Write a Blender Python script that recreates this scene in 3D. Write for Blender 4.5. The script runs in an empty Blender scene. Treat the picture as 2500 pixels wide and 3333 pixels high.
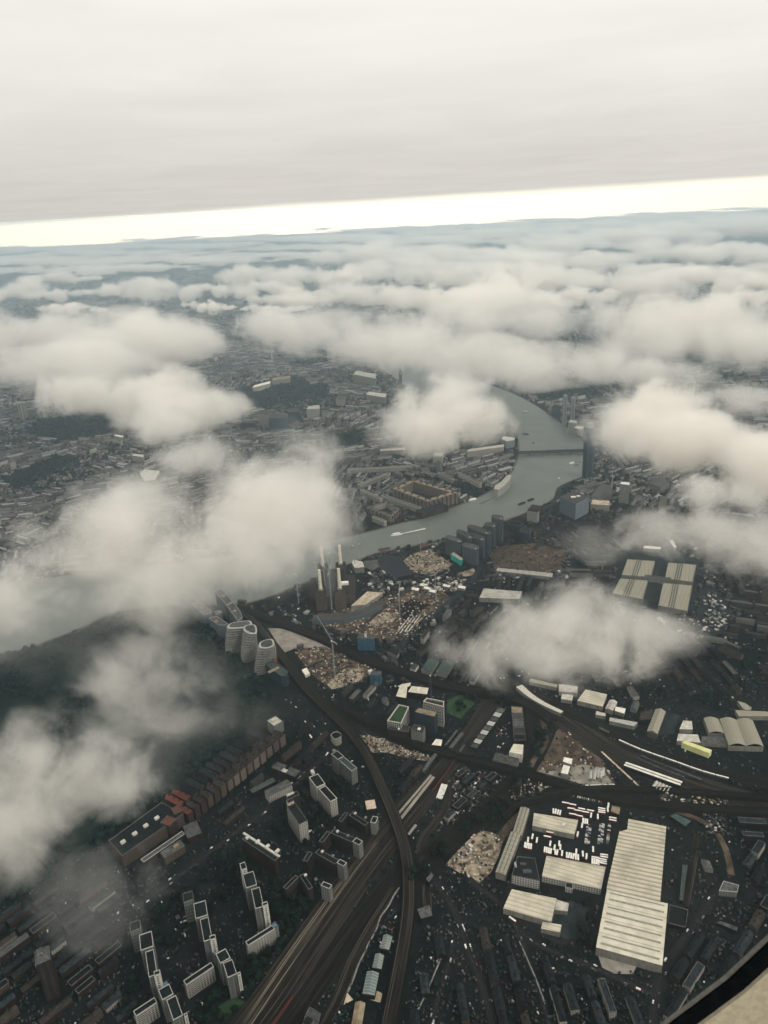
import bpy, bmesh, math, random
from math import radians, sin, cos, tan, pi, atan, atan2, hypot, floor, sqrt
from mathutils import Vector, Matrix, noise
rnd = random.Random(7)
scene = bpy.context.scene
COL = scene.collection

# ---------------------------------------------------------------- camera
CAM_H = 900.0                      # metres above the ground
FOC = 2500.0                       # focal length in photo pixels (frame 2500 x 3333)
PITCH = atan(1004.5 / FOC)
ROLL = -atan(130 / 2500.0)
CAM_ROT = Matrix.Rotation(pi / 2 - PITCH, 3, 'X') @ Matrix.Rotation(ROLL, 3, 'Z')
cam_data = bpy.data.cameras.new('camera')
cam = bpy.data.objects.new('camera', cam_data)
COL.objects.link(cam)
cam.matrix_world = Matrix.Translation((0, 0, CAM_H)) @ CAM_ROT.to_4x4()
cam_data.sensor_fit = 'VERTICAL'
cam_data.sensor_height = 36.0
cam_data.lens = 36.0 * FOC / 3333.0
cam_data.clip_start = 0.01
cam_data.clip_end = 200000.0
scene.camera = cam

# ---------------------------------------------------------------- render settings
scene.view_settings.view_transform = 'Standard'
scene.view_settings.look = 'None'
scene.view_settings.gamma = 1.0
scene.view_settings.exposure = 0.0
scene.render.engine = 'CYCLES'
cy = scene.cycles
cy.use_denoising = True
cy.max_bounces = 16
cy.diffuse_bounces = 2
cy.glossy_bounces = 2
cy.transmission_bounces = 2
cy.volume_bounces = 14
cy.transparent_max_bounces = 16
cy.volume_step_rate = 1.0
cy.volume_max_steps = 512
cy.sample_clamp_indirect = 4.0

# ---------------------------------------------------------------- world: high stratus deck with a bright gap at the horizon
SUN_EL, SUN_AZ = radians(38), radians(128)     # azimuth measured clockwise from the viewing direction (+Y)
world = bpy.data.worlds.new('World')
scene.world = world
world.use_nodes = True

class NT:
    """small helper for building node trees"""
    def __init__(s, tree):
        s.t = tree
        tree.nodes.clear()
    def n(s, typ, ins=None, **props):
        nd = s.t.nodes.new(typ)
        for k, v in props.items():
            setattr(nd, k, v)
        for k, v in (ins or {}).items():
            sock = nd.inputs[k]
            if hasattr(v, 'is_linked') or isinstance(v, bpy.types.NodeSocket):
                s.t.links.new(v, sock)
            else:
                sock.default_value = v
        return nd
    def math(s, op, a, b=None, c=None, clamp=False):
        d = {0: a}
        if b is not None: d[1] = b
        if c is not None: d[2] = c
        return s.n('ShaderNodeMath', d, operation=op, use_clamp=clamp).outputs[0]
    def mix(s, f, a, b, blend='MIX'):
        nd = s.n('ShaderNodeMix', data_type='RGBA', blend_type=blend)
        for i, v in ((0, f), (6, a), (7, b)):
            if isinstance(v, bpy.types.NodeSocket): s.t.links.new(v, nd.inputs[i])
            else: nd.inputs[i].default_value = v if i == 0 or len(v) == 4 else (*v, 1)
        return nd.outputs[2]
    def ramp(s, fac, stops, interp='LINEAR'):
        nd = s.n('ShaderNodeValToRGB', {0: fac})
        cr = nd.color_ramp
        cr.interpolation = interp
        while len(cr.elements) < len(stops): cr.elements.new(0.5)
        for e, (p, c) in zip(cr.elements, stops):
            e.position = p
            e.color = (*c, 1) if not isinstance(c, (int, float)) else (c, c, c, 1)
        return nd.outputs[0]
    def smooth(s, v, lo, hi):
        return s.n('ShaderNodeMapRange', {0: v, 1: lo, 2: hi, 3: 0.0, 4: 1.0}, interpolation_type='SMOOTHSTEP').outputs[0]

g = NT(world.node_tree)
dirv = g.n('ShaderNodeTexCoord').outputs['Generated']
sep = g.n('ShaderNodeSeparateXYZ', {0: dirv})
zz = sep.outputs[2]
zc = g.math('ADD', g.math('MAXIMUM', zz, 0.0), 0.035)
uu = g.math('DIVIDE', sep.outputs[0], zc)
vv = g.math('DIVIDE', sep.outputs[1], zc)
pl = g.n('ShaderNodeCombineXYZ', {0: uu, 1: vv, 2: 0.0}).outputs[0]
n1 = g.n('ShaderNodeTexNoise', {'Vector': pl, 'Scale': 0.55, 'Detail': 6.0, 'Roughness': 0.55, 'Distortion': 0.6}).outputs[0]
stv = g.n('ShaderNodeCombineXYZ', {0: g.math('MULTIPLY', sep.outputs[0], 1.6), 1: g.math('MULTIPLY', sep.outputs[1], 1.6), 2: g.math('MULTIPLY', zz, 17.0)}).outputs[0]
n2 = g.n('ShaderNodeTexNoise', {'Vector': stv, 'Scale': 1.1, 'Detail': 2.5, 'Roughness': 0.5}).outputs[0]
deck = g.ramp(zz, [(0.0, (0.66, 0.632, 0.588)), (0.045, (0.66, 0.632, 0.588)), (0.10, (0.78, 0.755, 0.70)), (0.18, (0.885, 0.862, 0.80)), (0.27, (0.965, 0.945, 0.875)), (0.5, (1.02, 1.0, 0.93)), (1.0, (1.15, 1.12, 1.05))])
mod = g.math('ADD', g.math('MULTIPLY', g.math('SUBTRACT', n1, 0.5), 0.22), g.math('MULTIPLY', g.math('SUBTRACT', n2, 0.5), 0.14))
side = g.math('MULTIPLY', sep.outputs[0], 0.10)
bri = g.math('ADD', g.math('ADD', mod, 1.0), side)
deckc = g.mix(1.0, deck, g.n('ShaderNodeCombineColor', {0: bri, 1: bri, 2: bri}).outputs[0], 'MULTIPLY')
edge = g.math('ADD', g.math('ADD', g.math('MULTIPLY', sep.outputs[0], 0.0085), 0.0028), g.math('MULTIPLY', g.math('SUBTRACT', n2, 0.5), 0.012))
gap = g.smooth(g.math('SUBTRACT', zz, edge), 0.0045, -0.0030)
gapc = g.mix(g.smooth(zz, 0.0010, -0.0006), (1.18, 1.11, 0.93), (10.8, 8.7, 5.9))
skyc = g.mix(gap, deckc, gapc)
skyc = g.mix(g.smooth(zz, -0.045, -0.06), skyc, (0.10, 0.11, 0.11))
nishita = g.n('ShaderNodeTexSky', sky_type='NISHITA', sun_disc=False, sun_elevation=SUN_EL, sun_rotation=SUN_AZ).outputs[0]
bg1 = g.n('ShaderNodeBackground', {0: skyc, 1: 1.0})
bg2 = g.n('ShaderNodeBackground', {0: nishita, 1: 0.004})
add = g.n('ShaderNodeAddShader', {0: bg1.outputs[0], 1: bg2.outputs[0]})
g.n('ShaderNodeOutputWorld', {0: add.outputs[0]})

sun_data = bpy.data.lights.new('sun', 'SUN')
sun_data.energy = 1.5
sun_data.angle = radians(12)
sun_data.color = (1.0, 0.92, 0.80)
sun = bpy.data.objects.new('sun', sun_data)
COL.objects.link(sun)
sdir = Vector((sin(SUN_AZ) * cos(SUN_EL), cos(SUN_AZ) * cos(SUN_EL), sin(SUN_EL)))
sun.rotation_euler = sdir.to_track_quat('Z', 'Y').to_euler()

# ---------------------------------------------------------------- helpers
def P(x, y, z=0.0):
    """the real ground (or height z) point that stands at photo pixel x, y"""
    d = CAM_ROT @ Vector(((x - 1250) / FOC, -(y - 1666.5) / FOC, -1.0))
    t = (z - CAM_H) / d.z
    return Vector((d.x * t, d.y * t, z))
def D(x, y, dist):
    d = (CAM_ROT @ Vector(((x - 1250) / FOC, -(y - 1666.5) / FOC, -1.0)))
    return Vector((0, 0, CAM_H)) + d * dist
def link(o, parent=None):
    COL.objects.link(o)
    if parent is not None:
        o.parent = parent
    return o
def tag(o, label=None, cat=None, group=None, kind=None):
    if label: o['label'] = label
    if cat: o['category'] = cat
    if group: o['group'] = group
    if kind: o['kind'] = kind
    return o

# ---------------------------------------------------------------- materials
MATS = {}
def pmat(name, build, rough=0.9, spec=0.03, metal=0.0):
    """a material whose base colour is made by build(nodetree)"""
    m = bpy.data.materials.new(name)
    m.use_nodes = True
    t = NT(m.node_tree)
    col = build(t)
    ins = {'Roughness': rough, 'Specular IOR Level': spec, 'Metallic': metal}
    b = t.n('ShaderNodeBsdfPrincipled', {**ins, 'Base Color': col})
    t.n('ShaderNodeOutputMaterial', {0: b.outputs[0]})
    MATS[name] = m
    return m
def wpos(t):
    return t.n('ShaderNodeNewGeometry').outputs['Position']
def noise_at(t, scale, detail=4.0, rough=0.6, vec=None, dist=0.0):
    return t.n('ShaderNodeTexNoise', {'Vector': vec or wpos(t), 'Scale': scale, 'Detail': detail, 'Roughness': rough, 'Distortion': dist}).outputs[0]
def rgb(c, k=1.0): return (c[0] * k, c[1] * k, c[2] * k, 1)
def mottled(name, a, b, scale=0.12, detail=5.0, rough=0.9, lo=0.35, hi=0.65, rnd_amt=0.0, spec=0.03):
    def bd(t):
        a_, b_ = (tuple(u * w for u, w in zip(q, (.76, .99, 1.10))) if max(q) < .045 else q for q in (a, b))
        f = t.smooth(noise_at(t, scale, detail), lo, hi)
        c = t.mix(f, a_, b_)
        if rnd_amt:
            r = t.n('ShaderNodeObjectInfo').outputs['Random']
            k = t.math('ADD', 1.0 - rnd_amt, t.math('MULTIPLY', r, 2 * rnd_amt))
            c = t.mix(1.0, c, t.n('ShaderNodeCombineColor', {0: k, 1: k, 2: k}).outputs[0], 'MULTIPLY')
        return c
    return pmat(name, bd, rough, spec)
def facade(name, wall, glass, bw=3.2, bh=3.2, gap=0.45, rnd_amt=0.15):
    """wall with rows of windows, in metres along the wall (UV)"""
    def bd(t):
        uv = t.n('ShaderNodeTexCoord').outputs['UV']
        br = t.n('ShaderNodeTexBrick', {'Vector': uv, 'Color1': rgb(glass), 'Color2': rgb(glass, 1.7), 'Mortar': rgb(wall), 'Scale': 1.0, 'Mortar Size': gap,
                                       'Mortar Smooth': 0.1, 'Bias': -0.2, 'Brick Width': bw, 'Row Height': bh}, offset=0.0, squash=1.0)
        f = noise_at(t, 0.15, 4)
        c = t.mix(t.math('MULTIPLY', f, 0.45), br.outputs[0], rgb(wall, 0.45))
        r = t.n('ShaderNodeObjectInfo').outputs['Random']
        k = t.math('ADD', 1.0 - rnd_amt, t.math('MULTIPLY', r, 2 * rnd_amt))
        return t.mix(1.0, c, t.n('ShaderNodeCombineColor', {0: k, 1: k, 2: k}).outputs[0], 'MULTIPLY')
    return pmat(name, bd, 0.75)
def ribbed(name, a, b, pitch=6.0, duty=0.18, dirt=(0.25, 0.23, 0.18), axis=0):
    """sheet roof with translucent strips every few metres along UV"""
    def bd(t):
        uv = t.n('ShaderNodeSeparateXYZ', {0: t.n('ShaderNodeTexCoord').outputs['UV']}).outputs
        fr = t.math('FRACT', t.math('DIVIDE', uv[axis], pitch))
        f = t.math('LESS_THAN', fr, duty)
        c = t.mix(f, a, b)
        d = t.smooth(noise_at(t, 0.035, 7, 0.7), 0.40, 0.68)
        c = t.mix(t.math('MULTIPLY', d, 0.65), c, dirt)
        fine = noise_at(t, 0.9, 3)
        return t.mix(t.math('MULTIPLY', fine, 0.25), c, dirt)
    return pmat(name, bd, 0.8)

mottled('roof_black', (0.0095, 0.0095, 0.0095), (0.0184, 0.0177, 0.017), 0.2, rnd_amt=0.25)
mottled('roof_slate', (0.0129, 0.0129, 0.0142), (0.035, 0.0336, 0.0336), 0.25, rnd_amt=0.45)
mottled('roof_grey', (0.045, 0.046, 0.046), (0.10, 0.10, 0.096), 0.2, rnd_amt=0.25)
mottled('roof_green_grey', (0.035, 0.055, 0.052), (0.06, 0.085, 0.08), 0.2, rnd_amt=0.15)
mottled('roof_pale', (0.34, 0.32, 0.28), (0.52, 0.49, 0.43), 0.12, rnd_amt=0.15)
mottled('roof_white', (0.62, 0.58, 0.50), (0.78, 0.74, 0.66), 0.1)
mottled('roof_tan', (0.17, 0.13, 0.085), (0.28, 0.23, 0.16), 0.15)
mottled('roof_red', (0.085, 0.032, 0.023), (0.13, 0.052, 0.037), 0.3, rnd_amt=0.2)
mottled('roof_brown', (0.0266, 0.0215, 0.0183), (0.0489, 0.0398, 0.0336), 0.2, rnd_amt=0.2)
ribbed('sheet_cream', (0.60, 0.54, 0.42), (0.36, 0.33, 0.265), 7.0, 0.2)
ribbed('sheet_bay', (0.56, 0.51, 0.41), (0.40, 0.37, 0.30), 11.0, 0.3)
ribbed('sheet_market', (0.30, 0.28, 0.22), (0.20, 0.19, 0.16), 9.0, 0.15)
ribbed('sheet_glass', (0.10, 0.14, 0.145), (0.26, 0.30, 0.30), 4.0, 0.25)
mottled('skylight_sheet', (0.22, 0.21, 0.17), (0.30, 0.28, 0.23), 0.25)
mottled('parapet_white', (0.30, 0.30, 0.28), (0.42, 0.41, 0.38), 0.3)
mottled('parapet_pale', (0.44, 0.41, 0.35), (0.55, 0.52, 0.45), 0.3)
mottled('parapet_grey', (0.07, 0.07, 0.07), (0.14, 0.14, 0.135), 0.3)
mottled('wall_white', (0.42, 0.40, 0.36), (0.55, 0.53, 0.48), 0.15)
mottled('wall_beige', (0.44, 0.34, 0.25), (0.56, 0.46, 0.35), 0.15)
mottled('wall_concrete', (0.14, 0.14, 0.13), (0.22, 0.215, 0.20), 0.15, rnd_amt=0.15)
mottled('wall_dark', (0.0095, 0.0095, 0.0095), (0.019, 0.0184, 0.0177), 0.15, rnd_amt=0.2)
mottled('brick_dark', (0.015, 0.0109, 0.0088), (0.0272, 0.019, 0.0156), 0.4, rnd_amt=0.2)
mottled('brick_red', (0.11, 0.045, 0.032), (0.17, 0.075, 0.055), 0.4, rnd_amt=0.2)
mottled('chimney_cream', (0.56, 0.50, 0.40), (0.66, 0.60, 0.50), 0.08)
facade('flats_white', (0.40, 0.38, 0.34), (0.05, 0.05, 0.05), 3.6, 2.9, 0.75)
facade('flats_grey', (0.20, 0.20, 0.185), (0.035, 0.038, 0.04), 3.4, 2.9, 0.7)
facade('flats_brick', (0.036, 0.026, 0.022), (0.012, 0.012, 0.012), 3.0, 3.0, 0.6, 0.25)
facade('flats_warm', (0.095, 0.068, 0.054), (0.022, 0.018, 0.018), 2.6, 3.3, 0.55, 0.3)
facade('flats_redbrick', (0.052, 0.031, 0.026), (0.02, 0.015, 0.015), 2.6, 3.3, 0.5, 0.3)
facade('flats_buff', (0.17, 0.135, 0.11), (0.05, 0.045, 0.042), 2.6, 3.3, 0.6, 0.15)
facade('flats_pink', (0.19, 0.15, 0.13), (0.05, 0.04, 0.038), 2.6, 3.3, 0.6, 0.25)
facade('stucco', (0.36, 0.33, 0.27), (0.07, 0.07, 0.07), 3.0, 3.6, 0.6, 0.25)
facade('glass_blue', (0.06, 0.085, 0.105), (0.012, 0.02, 0.03), 2.4, 3.3, 0.22)
facade('glass_grey', (0.14, 0.165, 0.175), (0.035, 0.05, 0.058), 2.4, 3.3, 0.35)
facade('glass_band', (0.13, 0.145, 0.16), (0.012, 0.018, 0.025), 7.0, 3.6, 0.75)
facade('glass_white', (0.34, 0.36, 0.35), (0.06, 0.08, 0.09), 3.0, 3.4, 0.5)
facade('wall_shed', (0.25, 0.235, 0.20), (0.16, 0.15, 0.13), 5.0, 9.0, 0.3)
facade('office_white', (0.52, 0.50, 0.45), (0.045, 0.05, 0.055), 3.6, 3.6, 0.55)
mottled('brown_stock', (0.052, 0.042, 0.035), (0.085, 0.068, 0.056), 0.3, rnd_amt=0.2)
mottled('teal_sheet', (0.015, 0.30, 0.24), (0.03, 0.40, 0.32), 0.1)
mottled('blue_sheet', (0.022, 0.060, 0.10), (0.045, 0.11, 0.165), 0.2)
mottled('blue_panel', (0.06, 0.20, 0.32), (0.09, 0.28, 0.40), 0.3)
mottled('yellow_sheet', (0.58, 0.56, 0.25), (0.68, 0.66, 0.34), 0.1)
mottled('steel_pale', (0.24, 0.25, 0.245), (0.34, 0.35, 0.34), 0.3)
mottled('steel_dark', (0.05, 0.055, 0.06), (0.09, 0.095, 0.10), 0.3)
mottled('red_paint', (0.15, 0.022, 0.018), (0.21, 0.035, 0.028), 0.3)
mottled('orange_paint', (0.50, 0.13, 0.05), (0.62, 0.20, 0.08), 0.3)
mottled('white_paint', (0.66, 0.64, 0.58), (0.8, 0.78, 0.72), 0.2, rough=0.4)
mottled('grey_paint', (0.10, 0.10, 0.105), (0.16, 0.16, 0.165), 0.2, rough=0.4)
mottled('black_paint', (0.012, 0.012, 0.014), (0.02, 0.02, 0.022), 0.2, rough=0.35)
mottled('blue_paint', (0.02, 0.05, 0.12), (0.03, 0.07, 0.16), 0.2, rough=0.35)
mottled('dark_glass', (0.010, 0.013, 0.016), (0.02, 0.025, 0.03), 0.2, rough=0.2, spec=0.5)
mottled('window_glass', (0.022, 0.024, 0.026), (0.055, 0.058, 0.06), 0.35, rough=0.25, spec=0.5)
mottled('foliage', (0.0062, 0.0114, 0.0088), (0.0142, 0.0221, 0.0159), 0.12, rnd_amt=0.35)
mottled('foliage_park', (0.0068, 0.0153, 0.0136), (0.017, 0.0306, 0.0255), 0.10, 3)
mottled('bark', (0.0136, 0.0109, 0.0082), (0.0204, 0.017, 0.0136), 1.0)
mottled('asphalt', (0.0088, 0.0095, 0.0099), (0.015, 0.015, 0.015), 0.08, 6)
mottled('asphalt_pale', (0.0204, 0.0211, 0.0204), (0.0381, 0.0374, 0.0354), 0.08, 6)
mottled('grass', (0.0068, 0.0129, 0.0095), (0.0136, 0.0204, 0.015), 0.03, 6)
mottled('pitch_green', (0.022, 0.048, 0.022), (0.032, 0.062, 0.03), 0.05, 6)
mottled('sand', (0.30, 0.24, 0.165), (0.58, 0.49, 0.37), 0.09, 8, lo=0.3, hi=0.7)
mottled('pale_paving', (0.20, 0.185, 0.155), (0.30, 0.275, 0.235), 0.06, 6)
mottled('mud', (0.07, 0.062, 0.05), (0.12, 0.105, 0.085), 0.05, 6)
mottled('foam', (0.5, 0.5, 0.47), (0.7, 0.7, 0.66), 0.2)

def soil_nodes(t):
    a = t.smooth(noise_at(t, 0.035, 8, 0.7, dist=0.6), 0.38, 0.62)
    c = t.mix(a, (0.045, 0.034, 0.027), (0.12, 0.082, 0.058))
    g_ = t.smooth(noise_at(t, 0.022, 6, 0.7, dist=1.0), 0.50, 0.58)
    c = t.mix(g_, c, (0.03, 0.029, 0.028))
    b = t.smooth(noise_at(t, 0.075, 9, 0.75, dist=0.5), 0.53, 0.62)
    c = t.mix(b, c, (0.33, 0.265, 0.195))
    d = t.smooth(noise_at(t, 0.21, 6, 0.7), 0.60, 0.66)
    return t.mix(d, c, (0.02, 0.02, 0.022))
pmat('building_soil', soil_nodes)
def sand_nodes(t):
    a = t.smooth(noise_at(t, 0.05, 8, 0.7, dist=0.8), 0.36, 0.62)
    c = t.mix(a, (0.07, 0.055, 0.042), (0.34, 0.275, 0.20))
    b = t.smooth(noise_at(t, 0.17, 8, 0.7), 0.55, 0.66)
    return t.mix(b, c, (0.52, 0.47, 0.40))
pmat('sand_yard', sand_nodes)
def brown_nodes(t):
    a = t.smooth(noise_at(t, 0.03, 8, 0.7, dist=0.8), 0.36, 0.62)
    c = t.mix(a, (0.045, 0.034, 0.027), (0.105, 0.078, 0.058))
    b = t.smooth(noise_at(t, 0.09, 8, 0.7), 0.60, 0.70)
    return t.mix(b, c, (0.36, 0.26, 0.17))
pmat('bare_earth', brown_nodes)

def ground_nodes(t):
    a = noise_at(t, 0.004, 8, 0.65)
    b = noise_at(t, 0.06, 8, 0.75)
    f = t.smooth(t.math('ADD', t.math('MULTIPLY', a, 0.5), t.math('MULTIPLY', b, 0.5)), 0.42, 0.6)
    c = t.mix(f, (0.0048, 0.0088, 0.0088), (0.0145, 0.0175, 0.0185))
    sp = t.smooth(noise_at(t, 0.17, 6, 0.8), 0.60, 0.72)
    return t.mix(t.math('MULTIPLY', sp, 0.7), c, (0.048, 0.049, 0.047))
pmat('city_ground', ground_nodes)

def ballast_nodes(t, base, dark, rail, every, sharp):
    uv = t.n('ShaderNodeSeparateXYZ', {0: t.n('ShaderNodeTexCoord').outputs['UV']}).outputs
    fr = t.math('ABSOLUTE', t.math('SUBTRACT', t.math('FRACT', t.math('DIVIDE', uv[0], every)), 0.5))
    f1 = t.math('COMPARE', fr, 0.21, sharp)
    f = noise_at(t, 0.03, 7, 0.75)
    c = t.mix(t.smooth(f, 0.35, 0.65), dark, base)
    wear = t.n('ShaderNodeTexNoise', {'Vector': t.n('ShaderNodeCombineXYZ', {0: t.math('MULTIPLY', uv[0], 0.25), 1: t.math('MULTIPLY', uv[1], 0.004)}).outputs[0], 'Scale': 1.0, 'Detail': 3.0}).outputs[0]
    return t.mix(t.math('MULTIPLY', f1, t.smooth(wear, 0.42, 0.62)), c, rail)
pmat('ballast', lambda t: ballast_nodes(t, (0.016, 0.014, 0.012), (0.009, 0.008, 0.0075), (0.11, 0.095, 0.078), 5.2, 0.06))
pmat('ballast_bright', lambda t: ballast_nodes(t, (0.032, 0.027, 0.022), (0.016, 0.014, 0.012), (0.25, 0.215, 0.165), 5.2, 0.085))
pmat('ballast_dark', lambda t: ballast_nodes(t, (0.0095, 0.009, 0.0085), (0.006, 0.006, 0.006), (0.045, 0.041, 0.036), 5.2, 0.06))

def road_nodes(t):
    uv = t.n('ShaderNodeSeparateXYZ', {0: t.n('ShaderNodeTexCoord').outputs['UV']}).outputs
    c = t.mix(noise_at(t, 0.07, 6, 0.7), (0.010, 0.0112, 0.012), (0.021, 0.0225, 0.0232))
    centre = t.math('LESS_THAN', t.math('ABSOLUTE', uv[0]), 0.22)
    dash = t.math('LESS_THAN', t.math('FRACT', t.math('DIVIDE', uv[1], 9.0)), 0.55)
    return t.mix(t.math('MULTIPLY', centre, dash), c, (0.07, 0.07, 0.066))
pmat('road_surface', road_nodes)

def water_mat():
    m = bpy.data.materials.new('river_water'); m.use_nodes = True
    t = NT(m.node_tree)
    c = t.mix(noise_at(t, 0.004, 5, 0.6), (0.085, 0.100, 0.088), (0.125, 0.140, 0.120))
    h = noise_at(t, 0.12, 6, 0.65)
    bmp = t.n('ShaderNodeBump', {'Strength': 0.25, 'Distance': 1.5, 'Height': h})
    b = t.n('ShaderNodeBsdfPrincipled', {'Base Color': c, 'Roughness': t.math('ADD', 0.24, t.math('MULTIPLY', noise_at(t, 0.006, 5, 0.65, dist=1.5), 0.35)), 'Specular IOR Level': 0.35, 'Normal': bmp.outputs[0]})
    t.n('ShaderNodeOutputMaterial', {0: b.outputs[0]})
    MATS['river_water'] = m
water_mat()

def tone_nodes(t):
    c = t.n('ShaderNodeAttribute', attribute_name='tone').outputs['Color']
    uv = t.n('ShaderNodeTexCoord').outputs['UV']
    br = t.n('ShaderNodeTexBrick', {'Vector': uv, 'Color1': (0.35, 0.35, 0.36, 1), 'Color2': (0.5, 0.5, 0.5, 1), 'Mortar': (1, 1, 1, 1), 'Scale': 1.0, 'Mortar Size': 0.8,
                                   'Brick Width': 3.2, 'Row Height': 3.2}, offset=0.0).outputs[0]
    return t.mix(1.0, c, br, 'MULTIPLY')
pmat('city_tone', tone_nodes)

pmat('tone_plain', lambda t: t.n('ShaderNodeAttribute', attribute_name='tone').outputs['Color'])

# ---------------------------------------------------------------- mesh building
class MB:
    """collects faces and links them as one mesh object"""
    def __init__(s):
        s.v = []; s.f = []; s.uv = []; s.c = []
    def face(s, pts, uvs=None, tone=None):
        i = len(s.v)
        s.v.extend(tuple(p) for p in pts)
        s.f.append(tuple(range(i, i + len(pts))))
        s.uv.extend(uvs if uvs else [(0.0, 0.0)] * len(pts))
        if tone is not None: s.c.extend([tone] * len(pts))
    def walls(s, poly, z0, z1, tone=None):
        u = 0.0
        n = len(poly)
        for i in range(n):
            a, b = poly[i], poly[(i + 1) % n]
            L = hypot(b[0] - a[0], b[1] - a[1])
            s.face([(a[0], a[1], z0), (b[0], b[1], z0), (b[0], b[1], z1), (a[0], a[1], z1)], [(u, z0), (u + L, z0), (u + L, z1), (u, z1)], tone)
            u += L
    def cap(s, poly, z, tone=None):
        a, b = poly[0], poly[1]
        e = Vector((b[0] - a[0], b[1] - a[1])); e.normalize()
        uv = [((p[0] - a[0]) * e.x + (p[1] - a[1]) * e.y, -(p[0] - a[0]) * e.y + (p[1] - a[1]) * e.x) for p in poly]
        s.face([(p[0], p[1], z) for p in poly], uv, tone)
    def prism(s, poly, z0, z1, tone=None):
        s.walls(poly, z0, z1, tone); s.cap(poly, z1, tone)
    def bar(s, a, b, w, h=None):
        """square bar from a to b"""
        a, b = Vector(a), Vector(b)
        d = (b - a)
        if d.length < 1e-6: return
        d.normalize()
        up = Vector((0, 0, 1)) if abs(d.z) < 0.95 else Vector((1, 0, 0))
        x = d.cross(up).normalized() * (w / 2)
        y = x.cross(d).normalized() * ((h or w) / 2)
        q = [(-1, -1), (1, -1), (1, 1), (-1, 1)]
        A = [a + x * i + y * j for i, j in q]; B = [b + x * i + y * j for i, j in q]
        for k in range(4):
            l = (k + 1) % 4
            s.face([A[k], A[l], B[l], B[k]])
        s.face(A[::-1]); s.face(B)
    def gable(s, A, B, W, z0, rh, over=0.4):
        """pitched roof: A->B one long eave, W the vector across to the other eave"""
        A, B, W = Vector((*A, 0)), Vector((*B, 0)), Vector((*W, 0))
        e = (B - A).normalized(); w = W.normalized()
        A, B = A - e * over - w * over, B + e * over - w * over
        W = W + w * 2 * over
        up = Vector((0, 0, 1))
        a, b = A + up * z0, B + up * z0
        c, d = B + W + up * z0, A + W + up * z0
        r0, r1 = (a + d) / 2 + up * rh, (b + c) / 2 + up * rh
        L, S = (B - A).length, hypot(W.length / 2, rh)
        s.face([a, b, r1, r0], [(0, 0), (L, 0), (L, S), (0, S)])
        s.face([c, d, r0, r1], [(0, 0), (L, 0), (L, S), (0, S)])
        s.face([b, c, r1]); s.face([d, a, r0])
    def cyl(s, c, r0, r1, z0, z1, n=16, cap=True):
        P0 = [(c[0] + r0 * cos(2 * pi * i / n), c[1] + r0 * sin(2 * pi * i / n), z0) for i in range(n)]
        P1 = [(c[0] + r1 * cos(2 * pi * i / n), c[1] + r1 * sin(2 * pi * i / n), z1) for i in range(n)]
        for i in range(n):
            j = (i + 1) % n
            s.face([P0[i], P0[j], P1[j], P1[i]], [(i, z0), (i + 1, z0), (i + 1, z1), (i, z1)])
        if cap: s.face(P1)
    def mesh(s, name, origin=(0, 0, 0)):
        me = bpy.data.meshes.new(name)
        o = origin
        me.from_pydata([(x - o[0], y - o[1], z - o[2]) for x, y, z in s.v], [], s.f)
        uvl = me.uv_layers.new(name='UVMap')
        uvl.data.foreach_set('uv', [k for uv in s.uv for k in uv])
        if s.c:
            ca = me.color_attributes.new('tone', 'FLOAT_COLOR', 'CORNER')
            ca.data.foreach_set('color', [k for c in s.c for k in (*c, 1.0)])
        return me
    def build(s, name, mat, parent=None, origin=None):
        o_ = origin if origin is not None else (tuple(parent.location) if parent is not None and parent.parent is None else (parent.matrix_world.translation if parent is not None else (0, 0, 0)))
        me = s.mesh(name, o_)
        ob = bpy.data.objects.new(name, me)
        me.materials.append(MATS[mat] if isinstance(mat, str) else mat)
        if parent is None: ob.location = o_
        return link(ob, parent)

def empty(name, loc, label, cat, group=None):
    o = bpy.data.objects.new(name, None)
    o.location = loc
    o.empty_display_size = 5
    link(o)
    return tag(o, label, cat, group)
def ccw(poly):
    a = sum(poly[i][0] * poly[(i + 1) % len(poly)][1] - poly[(i + 1) % len(poly)][0] * poly[i][1] for i in range(len(poly)))
    return poly if a > 0 else poly[::-1]
def xy(p): return (p[0], p[1])
def rect3(a, b, c):
    """true rectangle on edge a-b that reaches as deep as c"""
    A, B, C = Vector(a), Vector(b), Vector(c)
    e = (B - A).normalized(); n = Vector((-e.y, e.x))
    d = (C - B).dot(n)
    return [xy(A), xy(B), xy(B + n * d), xy(A + n * d)]
def inset(poly, d):
    n = len(poly); out = []
    for i in range(n):
        p, q, r = Vector(poly[i - 1]), Vector(poly[i]), Vector(poly[(i + 1) % n])
        e1 = (q - p).normalized(); e2 = (r - q).normalized()
        n1, n2 = Vector((-e1.y, e1.x)), Vector((-e2.y, e2.x))
        m = (n1 + n2); L = m.length
        if L < 1e-5: m = n1
        else: m = m / L
        k = d / max(0.35, m.dot(n1))
        out.append(xy(q + m * k))
    return out
def inpoly(x, y, poly):
    c = False
    j = len(poly) - 1
    for i in range(len(poly)):
        xi, yi = poly[i][0], poly[i][1]; xj, yj = poly[j][0], poly[j][1]
        if (yi > y) != (yj > y) and x < (xj - xi) * (y - yi) / (yj - yi) + xi: c = not c
        j = i
    return c
OCC = set()
CELL = 6.0
def mark(poly, pad=0):
    xs = [p[0] for p in poly]; ys = [p[1] for p in poly]
    for ix in range(int(min(xs) // CELL) - pad, int(max(xs) // CELL) + 1 + pad):
        for iy in range(int(min(ys) // CELL) - pad, int(max(ys) // CELL) + 1 + pad):
            if inpoly((ix + .5) * CELL, (iy + .5) * CELL, poly):
                for a in range(-pad, pad + 1):
                    for b in range(-pad, pad + 1): OCC.add((ix + a, iy + b))
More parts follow.
